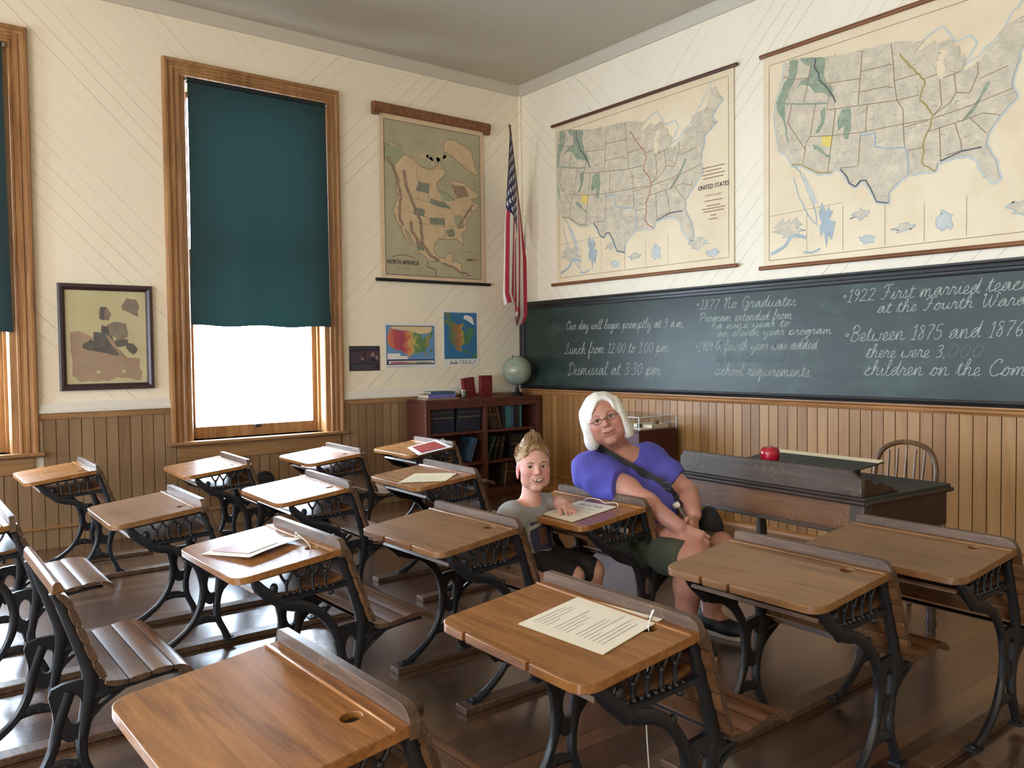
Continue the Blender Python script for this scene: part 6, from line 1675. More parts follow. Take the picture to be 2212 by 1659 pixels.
M['print_navy'] = plain('shirt print navy', (52, 56, 84), .8); M['print_rust'] = plain('shirt print rust', (112, 76, 66), .8); M['print_pale'] = plain('shirt print pale', (176, 170, 160), .8)
def hair_mat(name, c0, c1, scale):
    t = NT(name)
    f = t.noise(t.mapping(t.coord(), (scale, scale, scale*.12)), 3, 4, .6)
    t.set(Base__Color=t.ramp(f, [(.35, S(c0)), (.62, S(c1))]), Roughness=.45); t.bump(f, .2, .0015)
    return t.m
M['hair_w'] = hair_mat('silver hair', (206, 203, 197), (236, 233, 227), 60); M['hair_b'] = hair_mat('sandy brown hair', (104, 78, 50), (168, 132, 88), 60); M['brow'] = plain('eyebrow', (92, 70, 54), .7)
M['shoe'] = plain('black shoe', (26, 26, 28), .6); M['sole'] = plain('white sole', (222, 218, 210), .5); M['sock'] = plain('white sock', (222, 222, 230), .8); M['glass_frame'] = plain('dark glasses frame', (52, 30, 34), .3); M['lens'] = glass_mat('spectacle lens', (.98, .98, .98, 1), .05)

def frame(Fv, Uv):
    F = np.array(Fv, float); F /= np.linalg.norm(F)
    U = np.array(Uv, float); U -= F*(U @ F); U /= np.linalg.norm(U)
    Sd = np.cross(U, F)          # towards the subject's left
    return F, U, Sd
class Head:
    """face frame: F forward, U up, S to the subject's left; H is chin-to-crown height"""
    def __init__(s, c, Fv, Uv, H):
        s.c = np.array(c, float); s.F, s.U, s.S = frame(Fv, Uv); s.H = H
        s.R = np.stack([s.F, s.S, s.U], 1)
    def p(s, f, l, u): return s.c+s.H*(f*s.F+l*s.S+u*s.U)
    def loc(s, P): return ((P-s.c) @ s.R)/s.H
    def build(s, fd, full=1.0, child=False, smile=1.0):
        H = s.H
        E = lambda f, l, u, rf, rl, ru, k=.05, sub=False: fd.ell(s.p(f, l, u), (rf*H, rl*H, ru*H), s.R, k*H, sub)
        Cn = lambda a, b, ra, rb, k=.05, sub=False: fd.cone(s.p(*a), s.p(*b), ra*H, rb*H, k*H, sub)
        E(-.07, 0, .14, .415, .335, .35)
        E(.10, 0, .02, .27, .30*full, .34, .08)
        E(.11, 0, -.24, .235, .245*full, .24, .10)
        Cn((.255, -.045, -.415), (.255, .045, -.415), .075, .075, .07)
        for q in (-1, 1):
            E(.20, q*.185*full, -.10, .13, .11, .12, .08)
            E(.15, q*.20*full, -.28, .12, .09, .12, .10)
            Cn((.31, q*.06, .115), (.27, q*.19, .11), .045, .045, .06)
        for q in (-1, 1): E(.385, q*.135, .045, .07, .078, .05, .04, True)
        Cn((.35, 0, .06), (.425, 0, -.085), .026, .044, .05)
        for q in (-1, 1): E(.37, q*.052, -.10, .045, .032, .030, .03)
        # lids and eyes
        for q in (-1, 1): E(.268, q*.138, .035, .085, .085, .075, .03)
        for q in (-1, 1): fd.ell(s.p(.36, q*.138, .032), (.10*H, (.060 if not child else .066)*H, (.020 if not child else .0225)*H), s.R, .012*H, True)
        # mouth
        E(.325, 0, -.235, .05, .12, .065, .05)
        if child:
            E(.345, 0, -.212, .028, .105, .018, .02); E(.335, 0, -.290, .03, .085, .022, .02)
            pass
        else:
            E(.350, 0, -.226, .020, .090, .010, .02); E(.342, 0, -.262, .022, .078, .014, .02)
            for a, b in (((.385, -.128, -.205), (.382, -.06, -.238)), ((.382, -.06, -.238), (.384, .0, -.246)), ((.384, 0, -.246), (.382, .06, -.238)), ((.382, .06, -.238), (.385, .128, -.205))): Cn(a, b, .012, .012, .012, True)
        # smile folds
        for q in (-1, 1): Cn((.375, q*.088, -.105), (.335, q*.150, -.215), .010, .010, .03, True)
        # ears
        for q in (-1, 1):
            er = 1.25 if child else 1.0
            eu = -.115 if child else -.02
            el_ = .328 if child else .335
            E(-.03, q*el_, eu, .075*er, .03, .125*er, .03); E(-.005, q*(el_+.037), eu, .04*er, .022, .075*er, .02, True)
    def mask(s, P, child):
        q = s.loc(P)
        sm = lambda x, w: np.clip(.5+x/w, 0, 1)
        l = np.abs(q[:, 1])
        if child: top = -.207+.30*l*l; bot = -.296+3.6*l*l; hw = .124
        else: top = -.222+1.1*l*l; bot = -.272+3.0*l*l; hw = .118
        lip = sm(top-q[:, 2], .014)*sm(q[:, 2]-bot, .014)*sm(hw-l, .02)*sm(q[:, 0]-.27, .03)
        d1 = np.sqrt((l-.185)**2+(q[:, 2]+.10)**2+.5*(q[:, 0]-.25)**2)
        bl = .45*sm(.10-d1, .14)*sm(q[:, 0]-.1, .1)
        d2 = np.sqrt(l**2+(q[:, 2]+.09)**2); bl = np.maximum(bl, .35*sm(.05-d2, .06)*sm(q[:, 0]-.36, .04))
        if child: bl = np.maximum(bl, .85*sm(l-.312, .02)*sm(.17-np.abs(q[:, 2]+.115), .04)*sm(.2-np.abs(q[:, 0]), .04))
        near = (np.abs(q) < 1).all(1)
        out = np.zeros((len(P), 3)); out[:, 0] = lip*near; out[:, 1] = bl*near
        return out
    def on(s, l, u, lift):
        q = s.p(.8, l, u)
        hit = s.bv.ray_cast(Vector(q), Vector(-s.F))
        return hit[0]+Vector(s.F)*lift*s.H if hit[0] is not None else Vector(s.p(.36, l, u))
    def features(s, parent, skin_obj, origin, gaze=(0, 0), child=False, brow_mat=None):
        H = s.H
        from mathutils.bvhtree import BVHTree
        s.bv = BVHTree.FromPolygons([v.co+Vector(origin) for v in skin_obj.data.vertices], [tuple(p.vertices) for p in skin_obj.data.polygons])
        Rm = Matrix([list(r) for r in s.R])
        for q in (-1, 1):
            mb = MB(); c = s.p(.277, q*.138, .032)
            mb.sphere(c, .068*H, M['eye_white'], 18, 12)
            g = s.F+s.S*gaze[0]+s.U*gaze[1]; g = g/np.linalg.norm(g)
            for r, m, off in ((.034, M['iris'], .0595), (.016, M['pupil'], .0655)):
                cc = c+g*off*H
                a1 = np.cross(g, s.U); a1 /= np.linalg.norm(a1); a2 = np.cross(a1, g)
                pts = [tuple(cc+(a1*math.cos(t)+a2*math.sin(t))*r*H+g*.003*H) for t in np.linspace(0, 2*PI, 15)[:-1]]
                mb.add(pts+[tuple(cc+g*.010*H)], [(i, (i+1) % 14, 14) for i in range(14)], m)
            mb.sphere(c+g*.068*H+(s.U*.012-s.S*.012)*H, .0055*H, M['eye_white'], 6, 5)  # catchlight modelled as a white bead on the eye
            obj('eye', mb, parent, fix=False, sharp=180)
            mb = MB()
            by = -.018 if child else 0
            pts = [s.on(q*l_, u_+by, .0) for l_, u_ in ((.062, .112), (.10, .132), (.15, .140), (.21, .115))]
            mb.tube(cr([tuple(p) for p in pts], 5), [(.007 if not child else .009)*H]*5+[(.011 if not child else .015)*H]*6+[.009*H]*4+[.003*H], brow_mat or M['brow'], 8, flat=.7)
            obj('eyebrow', mb, parent)
            mb = MB()                                     # upper lash line
            mb.tube(cr([tuple(s.on(q*(.138-.056), .040, .003)), tuple(s.on(q*.115, .058, .003)), tuple(s.on(q*.145, .061, .003)), tuple(s.on(q*.200, .038, .003))], 4), .0042*H, M['brow'], 6)
            obj('lash_line', mb, parent)
        if not child:
            mb = MB(); L_ = [(-.128, -.208), (-.09, -.226), (-.045, -.240), (0, -.245), (.045, -.240), (.09, -.226), (.128, -.208)]
            mb.tube(cr([tuple(s.on(l, u, .001)) for l, u in L_], 4), [.0035*H]*4+[.006*H]*17+[.0035*H]*4, M['mouth_in'], 6); obj('mouth_line', mb, parent)
        else:
            n = 15; ls = np.linspace(-.108, .108, n)
            up_ = [s.on(l, -.222+.9*l*l, .004) for l in ls]; dn_ = [s.on(l, -.278+4.6*l*l, .004) for l in ls]; md = [(a+b)/2 for a, b in zip(up_, dn_)]
            mb = MB(); mb.add([tuple(p) for p in up_+md+dn_], [(r*n+i, r*n+i+1, (r+1)*n+i+1, (r+1)*n+i) for r in (0, 1) for i in range(n-1)], M['mouth_in']); obj('mouth', mb, parent, fix=False)
            for l0, l1, h_ in ((-.096, -.070, .020), (-.067, -.030, .030), (-.010, .030, .036), (.033, .066, .031), (.070, .092, .018)):
                mb = MB(); t_ = lambda l: -.222+.9*l*l
                P8 = [s.on(l, u, .008) for l in np.linspace(l0, l1, 4) for u in (t_(l)-.001, t_(l)-h_*.6, t_(l)-h_+.004*abs(l-(l0+l1)/2)/(l1-l0))]
                mb.add([tuple(p) for p in P8], [(i*3+j, i*3+j+1, i*3+j+4, i*3+j+3) for i in range(3) for j in range(2)], M['teeth']); obj('tooth', mb, parent, fix=False)
def hand(fd, wrist, d, up, L, curl, r=.009, spread=.12, thumb=1, k=.006, th_curl=.4):
    """palm and five fingers: d along the hand, up the back of the hand, L the hand length"""
    w = np.array(wrist, float); d = np.array(d, float); d /= np.linalg.norm(d)
    up = np.array(up, float); up -= d*(up @ d); up /= np.linalg.norm(up)
    sd = np.cross(d, up)*thumb             # towards the thumb
    s = L/.18
    pal = w+d*L*.48
    for o in (-.030, -.010, .010, .030):
        fd.cone(w+sd*o*.6*s, pal+sd*o*s, .013*s, .0125*s, .012*s)
    ln = (.30, .36, .34, .27); of = (.032, .011, -.011, -.031)
    for i in range(4):
        b = pal+sd*of[i]*s
        dd = d+sd*spread*(1.2-i*.8)*.5; dd /= np.linalg.norm(dd)
        c = curl[i] if isinstance(curl, (list, tuple)) else curl
        p = b; ang = c*.5
        for q, fl in enumerate((.44, .32, .24)):
            a = ang+c*q*.9
            v = dd*math.cos(a)-up*math.sin(a)
            n_ = p+v*ln[i]*L*fl*1.6
            fd.cone(p, n_, (r-.0008*q)*s, (r-.0008*(q+1))*s, k*s*.5)
            p = n_
    b = w+d*L*.14+sd*.026*s
    v1 = d*.65+sd*.75-up*.25*th_curl; v1 /= np.linalg.norm(v1)
    p1 = b+v1*L*.22
    v2 = d*.9+sd*.3*(1-th_curl)-up*.5*th_curl; v2 /= np.linalg.norm(v2)
    p2 = p1+v2*L*.17; p3 = p2+v2*L*.13
    fd.cone(b, p1, .014*s, .0115*s, .012*s); fd.cone(p1, p2, .011*s, .010*s, .004*s); fd.cone(p2, p3, .010*s, .0085*s, .004*s)

V3 = lambda *a: np.array(a, float)
# ================================================================== woman
W = thing('person', 'seated person with silver bob and glasses in a violet blue T-shirt', 'person', (3.5, -2.1, 0))
WO = (3.5, -2.1, 0)
hd = Head((3.414, -2.266, .921), (.70, -.665, .02), tuple(.97*V3(0, 0, 1)-.36*V3(.61, .79, 0)), .218)
neckb = V3(3.432, -2.165, .745)
shR, shL = V3(3.375, -2.315, .700), V3(3.452, -2.030, .722)
elR, wrR = V3(3.555, -2.276, .640), V3(3.790, -2.220, .510)
elL, wrL = V3(3.610, -1.972, .598), V3(3.770, -2.110, .545)
chest, belly, pelv = V3(3.425, -2.130, .610), V3(3.500, -2.105, .500), V3(3.465, -2.085, .420)
knR, anR = V3(3.865, -2.225, .395), V3(3.770, -2.170, .085)
knL, anL = V3(3.800, -1.990, .395), V3(3.690, -1.905, .075)
fd = Field((3.05, -2.62, 0.0), (4.1, -1.68, 1.08), .0034)
def torso_w(f, g, sh=True):
    f.ell(chest, (.125+g, .185+g, .135+g), np.stack([V3(.93, -.36, 0), V3(.36, .93, 0), V3(0, 0, 1)], 1), .04)
    f.ell(belly, (.150+g, .185+g, .125+g), np.stack([V3(.97, -.22, 0), V3(.22, .97, 0), V3(0, 0, 1)], 1), .06)
    f.ell(pelv, (.155+g, .195+g, .095+g), None, .05)
    f.ell(chest+V3(.085, -.115, -.02), (.075+g, .085+g, .085+g), None, .05); f.ell(chest+V3(.115, .055, -.02), (.075+g, .085+g, .085+g), None, .05)
    f.cone(shR+V3(.02, .03, 0), shL+V3(.0, -.04, 0), .070+g, .066+g, .05)
torso_w(fd, 0)
fd.cone(neckb+V3(-.01, .01, -.05), hd.p(-.16, 0, -.25), .070, .055, .05)
fd.cone(neckb+V3(-.02, .0, -.03), shR, .050, .058, .05); fd.cone(neckb+V3(0, .0, -.03), shL, .050, .058, .05)
fd.ell(hd.p(.02, 0, -.46), (.045, .056, .030), hd.R, .03)
fd.chain([shR, (shR+elR)/2+V3(0, -.005, .004), elR, elR*.6+wrR*.4, wrR], [.066, .058, .047, .042, .029], .03)
fd.chain([shL, (shL+elL)/2, elL, elL*.6+wrL*.4, wrL], [.064, .056, .046, .042, .030], .03)
hand(fd, wrR+V3(.012, .004, -.008), V3(.80, .35, -.38), V3(.30, -.75, .55), .150, [.85, .9, .95, 1.0], .0095, .05, 1, th_curl=.9)
hand(fd, wrL+V3(.006, -.010, -.012), V3(.50, -.62, -.58), V3(.70, .35, .40), .150, [.50, .55, .6, .65], .0092, .10, 1, th_curl=.6)
for hip, kn, an in ((pelv+V3(.02, -.10, -.01), knR, anR), (pelv+V3(.03, .08, -.01), knL, anL)):
    fd.chain([hip, hip*.45+kn*.55, kn], [.098, .084, .062], .04)
    fd.chain([kn, kn*.65+an*.35+V3(-.012, 0, 0), an], [.060, .056, .036], .03)
fd.cone(anR, anR+V3(.10, -.01, -.045), .036, .030, .02); fd.cone(anL, anL+V3(.10, .0, -.04), .036, .030, .02)
hd.build(fd, 1.10)
wb = field_obj('body', fd, [M['skin_w']], W, None, 2, WO, lambda P: hd.mask(P, False))
def child_of(parent, origin):
    """features are given in world coordinates; bring them under the thing"""
    e = Matrix.Translation(-Vector(origin))
    for ch in parent.children:
        if ch.get('_placed') is None: pass
    return e
def shift_new(parent, origin, before):
    for ch in parent.children:
        if ch.name not in before:
            ch.data.transform(Matrix.Translation(-Vector(origin)))
            ch.data.update()
_b = {c.name for c in W.children}
M['brow_w'] = plain('greying eyebrow', (128, 100, 86), .7)
hd.features(W, wb, WO, (.0, .06), False, M['brow_w'])
shift_new(W, WO, _b)
# T-shirt: body shape grown a little, V neck, short sleeves, hem at the hips
fs = Field((3.08, -2.60, .30), (3.88, -1.74, .86), .0048)
torso_w(fs, .014)
fs.cone(neckb+V3(-.03, .0, -.055), shR+V3(0, .02, .0), .062, .070, .04); fs.cone(neckb+V3(0, .02, -.045), shL, .062, .070, .04)
fs.chain([shR, (shR+elR)/2+V3(-.010, -.012, .004), elR+V3(.0, -.012, .010)], [.084, .082, .070], .03)
fs.chain([shL, shL*.5+elL*.5, elL*.80+shL*.20], [.078, .072, .068], .03)
fs.ripple(lambda x, y, z: np.sin(x*26+y*14-z*52)*np.sin(y*17+z*11)+.5*np.sin(x*60-z*44+y*20), .0034)
dR = (elR-shR)/np.linalg.norm(elR-shR)
fs.half(elR*.90+shR*.10, dR+V3(.10, 0, .35), (3.44, -2.60, .52), (3.88, -2.225, .74))
dL = (elL-shL)/np.linalg.norm(elL-shL)
fs.half(elL*.72+shL*.28, dL+V3(.2, .2, 0), (3.56, -2.08, .45), (3.88, -1.74, .72))
fs.half((0, 0, .405), (0, 0, -1))
nc = V3(3.432, -2.165, .800)
fs.cone(nc, nc+V3(.03, -.03, .02), .066, .070, .01, True)
fs.chain([nc+V3(.02, -.02, -.01), V3(3.590, -2.250, .752)], [.064, .006], .01, True)
field_obj('t_shirt', fs, [M['shirt_purple']], W, None, 1, WO)
fh = Field((3.2, -2.42, .2), (4.02, -1.78, .56), .0055)
fh.ell(pelv, (.175, .215, .105), None, .04)
for hip, kn in ((pelv+V3(.02, -.10, -.01), knR), (pelv+V3(.03, .08, -.01), knL)):
    fh.chain([hip, hip*.22+kn*.78], [.114, .092], .04)
fh.half((0, 0, .47), (0, 0, 1))
field_obj('shorts', fh, [M['shorts_green']], W, None, 1, WO)
# silver bob
ff = Field(hd.c-.26, hd.c+.26, .0034)
Hh = hd.H
Q = lambda f, l, u, rf, rl, ru, k=.04, sub=False: ff.ell(hd.p(f, l, u), (rf*Hh, rl*Hh, ru*Hh), hd.R, k*Hh, sub)
Q(-.07, 0, .18, .475, .395, .375, .0)
Q(-.16, -.02, -.12, .39, .43, .44, .12)
for q in (-1, 1):
    Q(.02, q*.345-.015, -.10, .23, .105+.02*(q < 0), .42, .10); Q(-.02, q*.36-.02, -.34, .22, .115+.03*(q < 0), .20, .10)
Q(-.22, 0, -.36, .30, .44, .20, .12)
ff.ripple(lambda x, y, z: np.sin((x*hd.S[0]+y*hd.S[1]+z*hd.S[2])*150+np.sin(z*30)*1.2), .0009)
Q(.37, .02, -.15, .36, .285, .47, .02, True)            # opening for the face
Q(.40, .10, .26, .22, .16, .16, .06, True)
ff.cone(hd.p(-.12, 0, -.30), hd.p(-.16, 0, -.9), .24*Hh, .24*Hh, .02*Hh, True)
ff.half(hd.p(0, 0, -.50), -hd.U)
field_obj('hair', ff, [M['hair_w']], W, None, 1, WO)
mb = MB(); rnd = random.Random(4)
for k in range(150):                                      # loose strands over the bob
    a = rnd.uniform(-2.6, 2.6); l0 = .43*math.sin(a); f0 = -.07-.5*math.cos(a)
    if abs(a) > 2.0: f0 *= .55
    tp = hd.p(-.05+f0*.2, l0*.3, .605-.05*rnd.random()); md = hd.p(f0*.86, l0*.93, .12); en = hd.p(f0*.86+rnd.uniform(-.03, .03), l0*1.03+rnd.uniform(-.02, .02), rnd.uniform(-.50, -.36))
    if f0 > .12: continue
    mb.tube(cr([tuple(md), tuple((md+en)/2+(md-hd.p(0, 0, .1))*.03), tuple(en)], 4), .0009, M['hair_w'], 4)
o = obj('hair_strands', mb, W); o.data.transform(Matrix.Translation(-Vector(WO)))
# glasses
mb = MB(); ml = MB()
for q in (-1, 1):
    pts = [hd.p(.405-.10*abs(q*.138+.062*math.cos(t))*.9, q*.140+.080*math.cos(t), .018+.046*math.sin(t)*(1+.25*abs(math.cos(t)))-.012*math.cos(t)*q*0) for t in np.linspace(0, 2*PI, 25)[:-1]]
    mb.tube([tuple(p) for p in pts], .0011, M['glass_frame'], 6, closed=True)
    c = np.mean(pts, 0)
    ml.add([tuple(p) for p in pts]+[tuple(c+hd.F*.002)], [(i, (i+1) % 24, 24) for i in range(24)], M['lens'])
    mb.tube(cr([tuple(hd.p(.385, q*.222, .03)), tuple(hd.p(.34, q*.285, .035)), tuple(hd.p(.1, q*.35, .04)), tuple(hd.p(-.06, q*.37, .04))], 4), .0013, M['glass_frame'], 6)
mb.tube(cr([tuple(hd.p(.40, -.058, .022)), tuple(hd.p(.425, 0, .035)), tuple(hd.p(.40, .058, .022))], 4), .0016, M['glass_frame'], 6)
g = obj('glasses', mb, W); g.data.transform(Matrix.Translation(-Vector(WO)))
l = obj('lenses', ml, g, fix=False); l.data.transform(Matrix.Translation(-Vector(WO)))
# shoes and socks
for an, fw_, lab in ((anR, V3(.96, -.12, 0), 'right'), (anL, V3(.97, .02, 0), 'left')):
    fq = Field(an-V3(.12, .12, .09), an+V3(.22, .12, .05), .004)
    up_ = V3(0, 0, 1); sd_ = np.cross(up_, fw_)
    z0 = .0
    base = V3(an[0], an[1], 0)
    fq.ell(base+fw_*.045+V3(0, 0, .040), (.122, .042, .036), np.stack([fw_, sd_, up_], 1), .02)
    fq.ell(base-fw_*.015+V3(0, 0, .055), (.058, .041, .048), np.stack([fw_, sd_, up_], 1), .03)
    fq.ell(base+fw_*.10+V3(0, 0, .032), (.062, .046, .030), np.stack([fw_, sd_, up_], 1), .02)
    fq.half((0, 0, .016), (0, 0, -1)); fq.cone(an+V3(0, 0, .0), an+V3(0, 0, .08), .036, .036, .004, True)
    sh = field_obj('shoe', fq, [M['shoe']], W, None, 1, WO)
    mb = MB(); mb.prism([tuple((base+fw_*(.045+.130*math.cos(t))+sd_*(.048-.006*(math.cos(t) < 0))*math.sin(t))[:2]) for t in np.linspace(0, 2*PI, 29)[:-1]], (.001, .018), M['sole'], lambda u, v, w: (u-WO[0], v-WO[1], w)); obj('sole', mb, sh, bev=.003)
    mb = MB()
    for j in range(4): mb.tube([tuple(base+fw_*(.035+.018*j)-sd_*.022+V3(0, 0, .079-.006*j)-V3(*WO)), tuple(base+fw_*(.04+.018*j)+V3(0, 0, .086-.006*j)-V3(*WO)), tuple(base+fw_*(.035+.018*j)+sd_*.022+V3(0, 0, .079-.006*j)-V3(*WO))], .0022, M['strap'], 6)
    obj('laces', mb, sh)
    mb = MB(); mb.lathe([(.041, .0), (.043, .02), (.044, .04), (.046, .048), (.042, .05), (.036, .045)], M['sock'], 20, Matrix.Translation(Vector(an-V3(*WO))+Vector((.0, 0, .005)))); obj('sock', mb, W)
# cross-body strap with buckle, and the bag
from mathutils.bvhtree import BVHTree
_sm = [c for c in W.children if c.name.startswith('t_shirt')][0].data
_bv = BVHTree.FromPolygons([v.co.copy() for v in _sm.vertices], [tuple(p.vertices) for p in _sm.polygons])
_bm = wb.data; _bb = BVHTree.FromPolygons([v.co.copy() for v in _bm.vertices], [tuple(p.vertices) for p in _bm.polygons])
out = Vector((.76, -.65, .06)).normalized()
def on_shirt(p, lift):
    q = Vector(p)-Vector(WO)+out*.5
    best = None
    for bv in (_bv, _bb):
        hit = bv.ray_cast(q, -out)
        if hit[0] is not None and (best is None or (hit[0]-q).length < (best-q).length): best = hit[0]
    return np.array(best+out*lift) if best is not None else np.array(Vector(p)-Vector(WO))
line = cr([(3.448, -2.336, .809), (3.508, -2.293, .765), (3.576, -2.241, .718), (3.637, -2.196, .679), (3.674, -2.167, .655), (3.707, -2.143, .609), (3.725, -2.120, .575)], 6)
P = [on_shirt(p, .003) for p in line]
for _ in range(3): P = [P[0]]+[(P[i-1]+P[i]*2+P[i+1])/4 for i in range(1, len(P)-1)]+[P[-1]]
mb = MB(); vs = []; fwd = np.array(out)
for i, p in enumerate(P):
    t = P[min(i+1, len(P)-1)]-P[max(i-1, 0)]; t /= np.linalg.norm(t); n_ = np.cross(t, fwd); n_ /= np.linalg.norm(n_)
    for a, b in ((-.016, .0), (.016, .0), (.016, .006), (-.016, .006)): vs.append(tuple(p+n_*a+fwd*b))
n = len(P); mb.add(vs, [(i*4+k, i*4+(k+1) % 4, (i+1)*4+(k+1) % 4, (i+1)*4+k) for i in range(n-1) for k in range(4)]+[(3, 2, 1, 0)], M['strap'])
_bk = Vector(P[25])+out*.008
bag = thing('shoulder_bag', 'black shoulder bag on a strap across the seated woman\'s violet shirt', 'bag', WO)
obj('strap', mb, bag)
mb = MB(); c = _bk; mb.tube([c+Vector((-.010, -.012, -.012)), c+Vector((.010, .012, -.014)), c+Vector((.010, .012, .014)), c+Vector((-.010, -.012, .016))], .0022, M['metal'], 6, closed=True); obj('buckle', mb, bag)
fb = Field((3.6, -2.1, .36), (4.0, -1.8, .66), .006)
fb.ell((3.745, -1.985, .485), (.045, .048, .075), None, .02); fb.ell((3.75, -1.985, .465), (.052, .052, .055), None, .03)
field_obj('bag_pouch', fb, [M['bag']], bag, None, 1, WO)
# bottle held between the hands
bt = thing('water_bottle', 'small clear plastic water bottle with white cap held in the seated woman\'s hands', 'bottle')
ax = V3(.30, .40, -.75); ax /= np.linalg.norm(ax)
cp = V3(3.690, -2.125, .572)
Rz = Vector(ax).to_track_quat('-Z', 'Y').to_matrix().to_4x4(); Mt = Matrix.Translation(Vector(cp)) @ Rz
mb = MB(); mb.lathe([(0, -.150), (.026, -.150), (.030, -.143), (.030, -.120), (.028, -.112), (.030, -.104), (.030, -.062), (.026, -.040), (.013, -.018), (.0115, -.004), (.0115, 0), (.010, 0)], M['bottle'], 24, Mt); obj('bottle_body', mb, bt)
mb = MB(); mb.lathe([(0, -.006), (.0145, -.006), (.0150, .008), (.0135, .011), (0, .011)], M['white'], 20, Mt); obj('bottle_cap', mb, bt)
mb = MB(); mb.lathe([(.0306, -.100), (.0309, -.098), (.0309, -.066), (.0306, -.064)], M['paper'], 24, Mt); obj('bottle_label', mb, bt)

# ================================================================== boy
B = thing('person', 'smiling child with spiky sandy hair in a grey printed T-shirt, hand on the page', 'person', (3.4, -2.67, 0))
BO = (3.4, -2.67, 0)
toC = V3(.745, -.667, 0); rt_ = V3(.61, .79, 0)
hb = Head((3.425, -2.668, .760), tuple(toC*.95+rt_*.27+V3(0, 0, -.02)), tuple(V3(0, 0, 1)+rt_*.0+.06*toC), .192)
nb = V3(3.398, -2.668, .625)
sR, sL = V3(3.400, -2.765, .572), V3(3.362, -2.575, .580)
eR, wR = V3(3.445, -2.800, .440), V3(3.520, -2.745, .350)
eL, wL = V3(3.405, -2.535, .590), V3(3.490, -2.556, .601)
ch, ab, pv = V3(3.390, -2.668, .510), V3(3.395, -2.67, .420), V3(3.400, -2.675, .390)
fd = Field((3.15, -2.95, 0), (3.85, -2.25, .90), .0028)
ax_ = np.stack([V3(.92, .05, 0)/np.linalg.norm(V3(.92, .05, 0)), V3(-.054, .9985, 0), V3(0, 0, 1)], 1)
def torso_b(f, g):
    f.ell(ch, (.070+g, .098+g, .105+g), ax_, .03); f.ell(ab, (.068+g, .090+g, .09+g), ax_, .04); f.ell(pv, (.075+g, .095+g, .065+g), ax_, .03)
    f.cone(sR+V3(0, .03, 0), sL+V3(0, -.03, 0), .040+g, .040+g, .03)
torso_b(fd, 0)
fd.cone(nb+V3(0, 0, -.05), hb.p(-.09, 0, -.25), .040, .037, .03); fd.cone(nb+V3(0, 0, -.045), sR, .028, .034, .03); fd.cone(nb+V3(0, 0, -.045), sL, .028, .034, .03)
fd.chain([sR, eR, wR], [.037, .029, .020], .02); fd.chain([sL, eL, eL*.5+wL*.5, wL], [.034, .026, .026, .019], .02)
hand(fd, wR, V3(.8, .3, -.45), V3(.3, -.6, .7), .115, .5, .0085, .1, -1)
hand(fd, wL+V3(.004, -.002, 0), V3(.80, -.34, -.26), V3(.15, .15, 1), .125, [.42, .55, .62, .66], .0085, .12, 1, th_curl=.6)
kR, aR = V3(3.600, -2.620, .345), V3(3.590, -2.585, .06); kL, aL = V3(3.585, -2.500, .345), V3(3.560, -2.470, .06)
for o_, kn, an in ((V3(.01, -.045, -.01), kR, aR), (V3(.01, .045, -.01), kL, aL)):
    fd.chain([pv+o_, kn], [.062, .042], .03); fd.chain([kn, kn*.6+an*.4+V3(-.008, 0, 0), an], [.040, .038, .026], .02)
    fd.cone(an, an+V3(.07, .02, -.025), .026, .024, .02)
hb.build(fd, 1.0, True)
bbody = field_obj('body', fd, [M['skin_b']], B, None, 2, BO, lambda P: hb.mask(P, True))
_b = {c.name for c in B.children}
hb.features(B, bbody, BO, (-.20, .02), True)
shift_new(B, BO, _b)
fs = Field((3.20, -2.92, .36), (3.62, -2.40, .68), .0036)
torso_b(fs, .010)
fs.ell(pv+V3(0, 0, .02), (.092, .112, .06), ax_, .03)
fs.cone(nb+V3(0, 0, -.055), sR, .040, .046, .03); fs.cone(nb+V3(0, 0, -.055), sL, .040, .046, .03)
fs.chain([sR, eR*.62+sR*.38], [.050, .050], .02); fs.chain([sL, eL*.95+sL*.05], [.048, .044], .02)
fs.ripple(lambda x, y, z: np.sin(x*50+y*30-z*60)*np.sin(y*37+z*21)+.5*np.sin(x*90-z*70), .0014)
d_ = (eR-sR)/np.linalg.norm(eR-sR); fs.half(eR*.50+sR*.50, d_, (3.3, -2.92, .40), (3.6, -2.765, .60))
d_ = (eL-sL)/np.linalg.norm(eL-sL); fs.half(eL*.80+sL*.20, d_, (3.33, -2.56, .52), (3.62, -2.40, .68))
fs.half((0, 0, .372), (0, 0, -1))
fs.ell(nb+V3(.018, -.012, .012), (.062, .062, .042), None, .008, True)
def pick_print(P):
    n_ = V3(.96, -.1, 0)
    q = P-ch
    y = q[:, 1]; z = q[:, 2]; fr = q[:, 0] > .03
    m = np.zeros(len(P), int)
    m[fr & (np.abs(y-.005) < .055) & (z < .035) & (z > -.075)] = 1
    m[fr & (np.abs(y-.01) < .022) & (z < .01) & (z > -.055)] = 2
    m[fr & (np.abs(y-.005) < .06) & (z < .036+.35*y) & (z > .020+.35*y)] = 3
    return m
field_obj('t_shirt', fs, [M['shirt_grey'], M['print_navy'], M['print_rust'], M['print_pale']], B, pick_print, 1, BO)
fh = Field((3.28, -2.82, .26), (3.70, -2.42, .47), .0045)
fh.ell(pv, (.088, .106, .070), ax_, .03)
for o_, kn in ((V3(.01, -.045, -.01), kR), (V3(.01, .045, -.01), kL)): fh.chain([pv+o_, kn*.9+(pv+o_)*.1], [.072, .056], .03)
fh.half((0, 0, .44), (0, 0, 1))
field_obj('trousers', fh, [M['pants_black']], B, None, 1, BO)
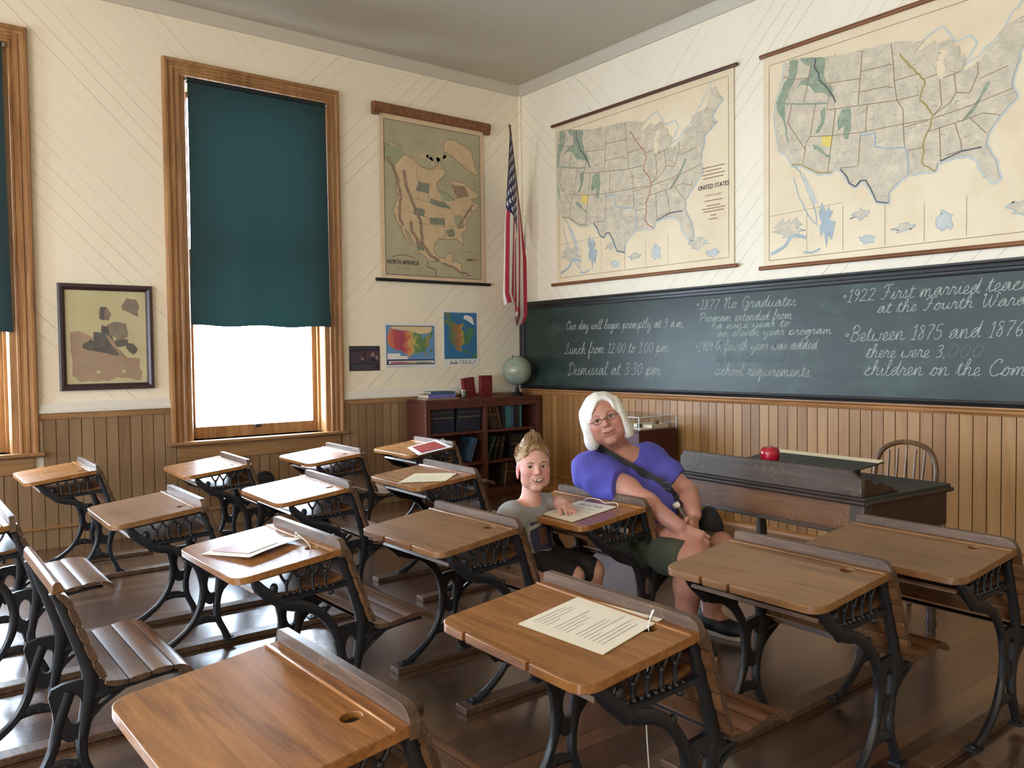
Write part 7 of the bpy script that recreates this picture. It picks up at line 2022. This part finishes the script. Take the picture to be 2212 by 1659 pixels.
for an in (aR, aL):
    fq = Field(an-V3(.09, .09, .06), an+V3(.15, .09, .05), .004); b_ = V3(an[0], an[1], 0)
    fq.ell(b_+V3(.035, .01, .032), (.090, .034, .034), None, .02); fq.ell(b_+V3(-.01, 0, .045), (.045, .034, .04), None, .02); fq.half((0, 0, .002), (0, 0, -1))
    field_obj('shoe', fq, [M['shoe']], B, None, 1, BO)
# hair: short sides, spiky top
ff = Field(hb.c-.16, hb.c+.18, .003); Hb = hb.H
Q = lambda f, l, u, rf, rl, ru, k=.04, sub=False: ff.ell(hb.p(f, l, u), (rf*Hb, rl*Hb, ru*Hb), hb.R, k*Hb, sub)
Q(-.075, 0, .165, .432, .352, .370, 0)
Q(-.02, 0, .39, .34, .24, .17, .06)
Q(.40, 0, .02, .36, .36, .365, .02, True)
ff.half(hb.p(0, 0, -.10), -hb.U+.55*hb.F*-1)
ff.half(hb.p(.17, 0, 0), hb.F-.35*hb.U, None, None)
for q in (-1, 1): Q(-.01, q*.36, -.02, .13, .09, .13, .02, True)
field_obj('hair', ff, [M['hair_b']], B, None, 1, BO)
mb = MB(); rnd = random.Random(8)
for k in range(520):
    f_, l_ = rnd.uniform(-.40, .24), rnd.uniform(-.24, .24)
    u_ = .175+.37*math.sqrt(max(.02, 1-((f_+.075)/.432)**2-(l_/.352)**2))+(.07 if abs(l_) < .2 and -.3 < f_ < .2 else .02)
    ln = rnd.uniform(.05, .13)*(1-.5*abs(l_)/.26)*(1.25 if f_ > -.1 else .8)
    a = hb.p(f_, l_, u_-.05); tip = hb.p(f_+.06+rnd.uniform(-.05, .06), l_*.72+rnd.uniform(-.03, .03), u_+ln)
    mid = (a+tip)/2+hb.F*.012*Hb
    mb.tube([tuple(a), tuple(mid), tuple(tip)], [.0030, .0022, .0004], M['hair_b'], 5)
for k in range(420):
    an_ = rnd.uniform(1.2, 5.1); el = rnd.uniform(-.1, .7)
    dirv = V3(math.cos(an_)*math.cos(el), math.sin(an_)*math.cos(el), math.sin(el))
    if dirv[0] > .35 and dirv[2] < .5: continue
    p0_ = hb.p(-.075+.425*dirv[0], .345*dirv[1], .165+.36*dirv[2]); p1_ = hb.p(-.075+.455*dirv[0], .375*dirv[1], .165+.36*dirv[2]+.05)
    if hb.loc(p0_[None])[0][2] < .05 and abs(dirv[0]) < .5: continue
    mb.tube([tuple(p0_), tuple(p1_)], [.0016, .0004], M['hair_b'], 4)
o = obj('hair_spikes', mb, B); o.data.transform(Matrix.Translation(-Vector(BO)))
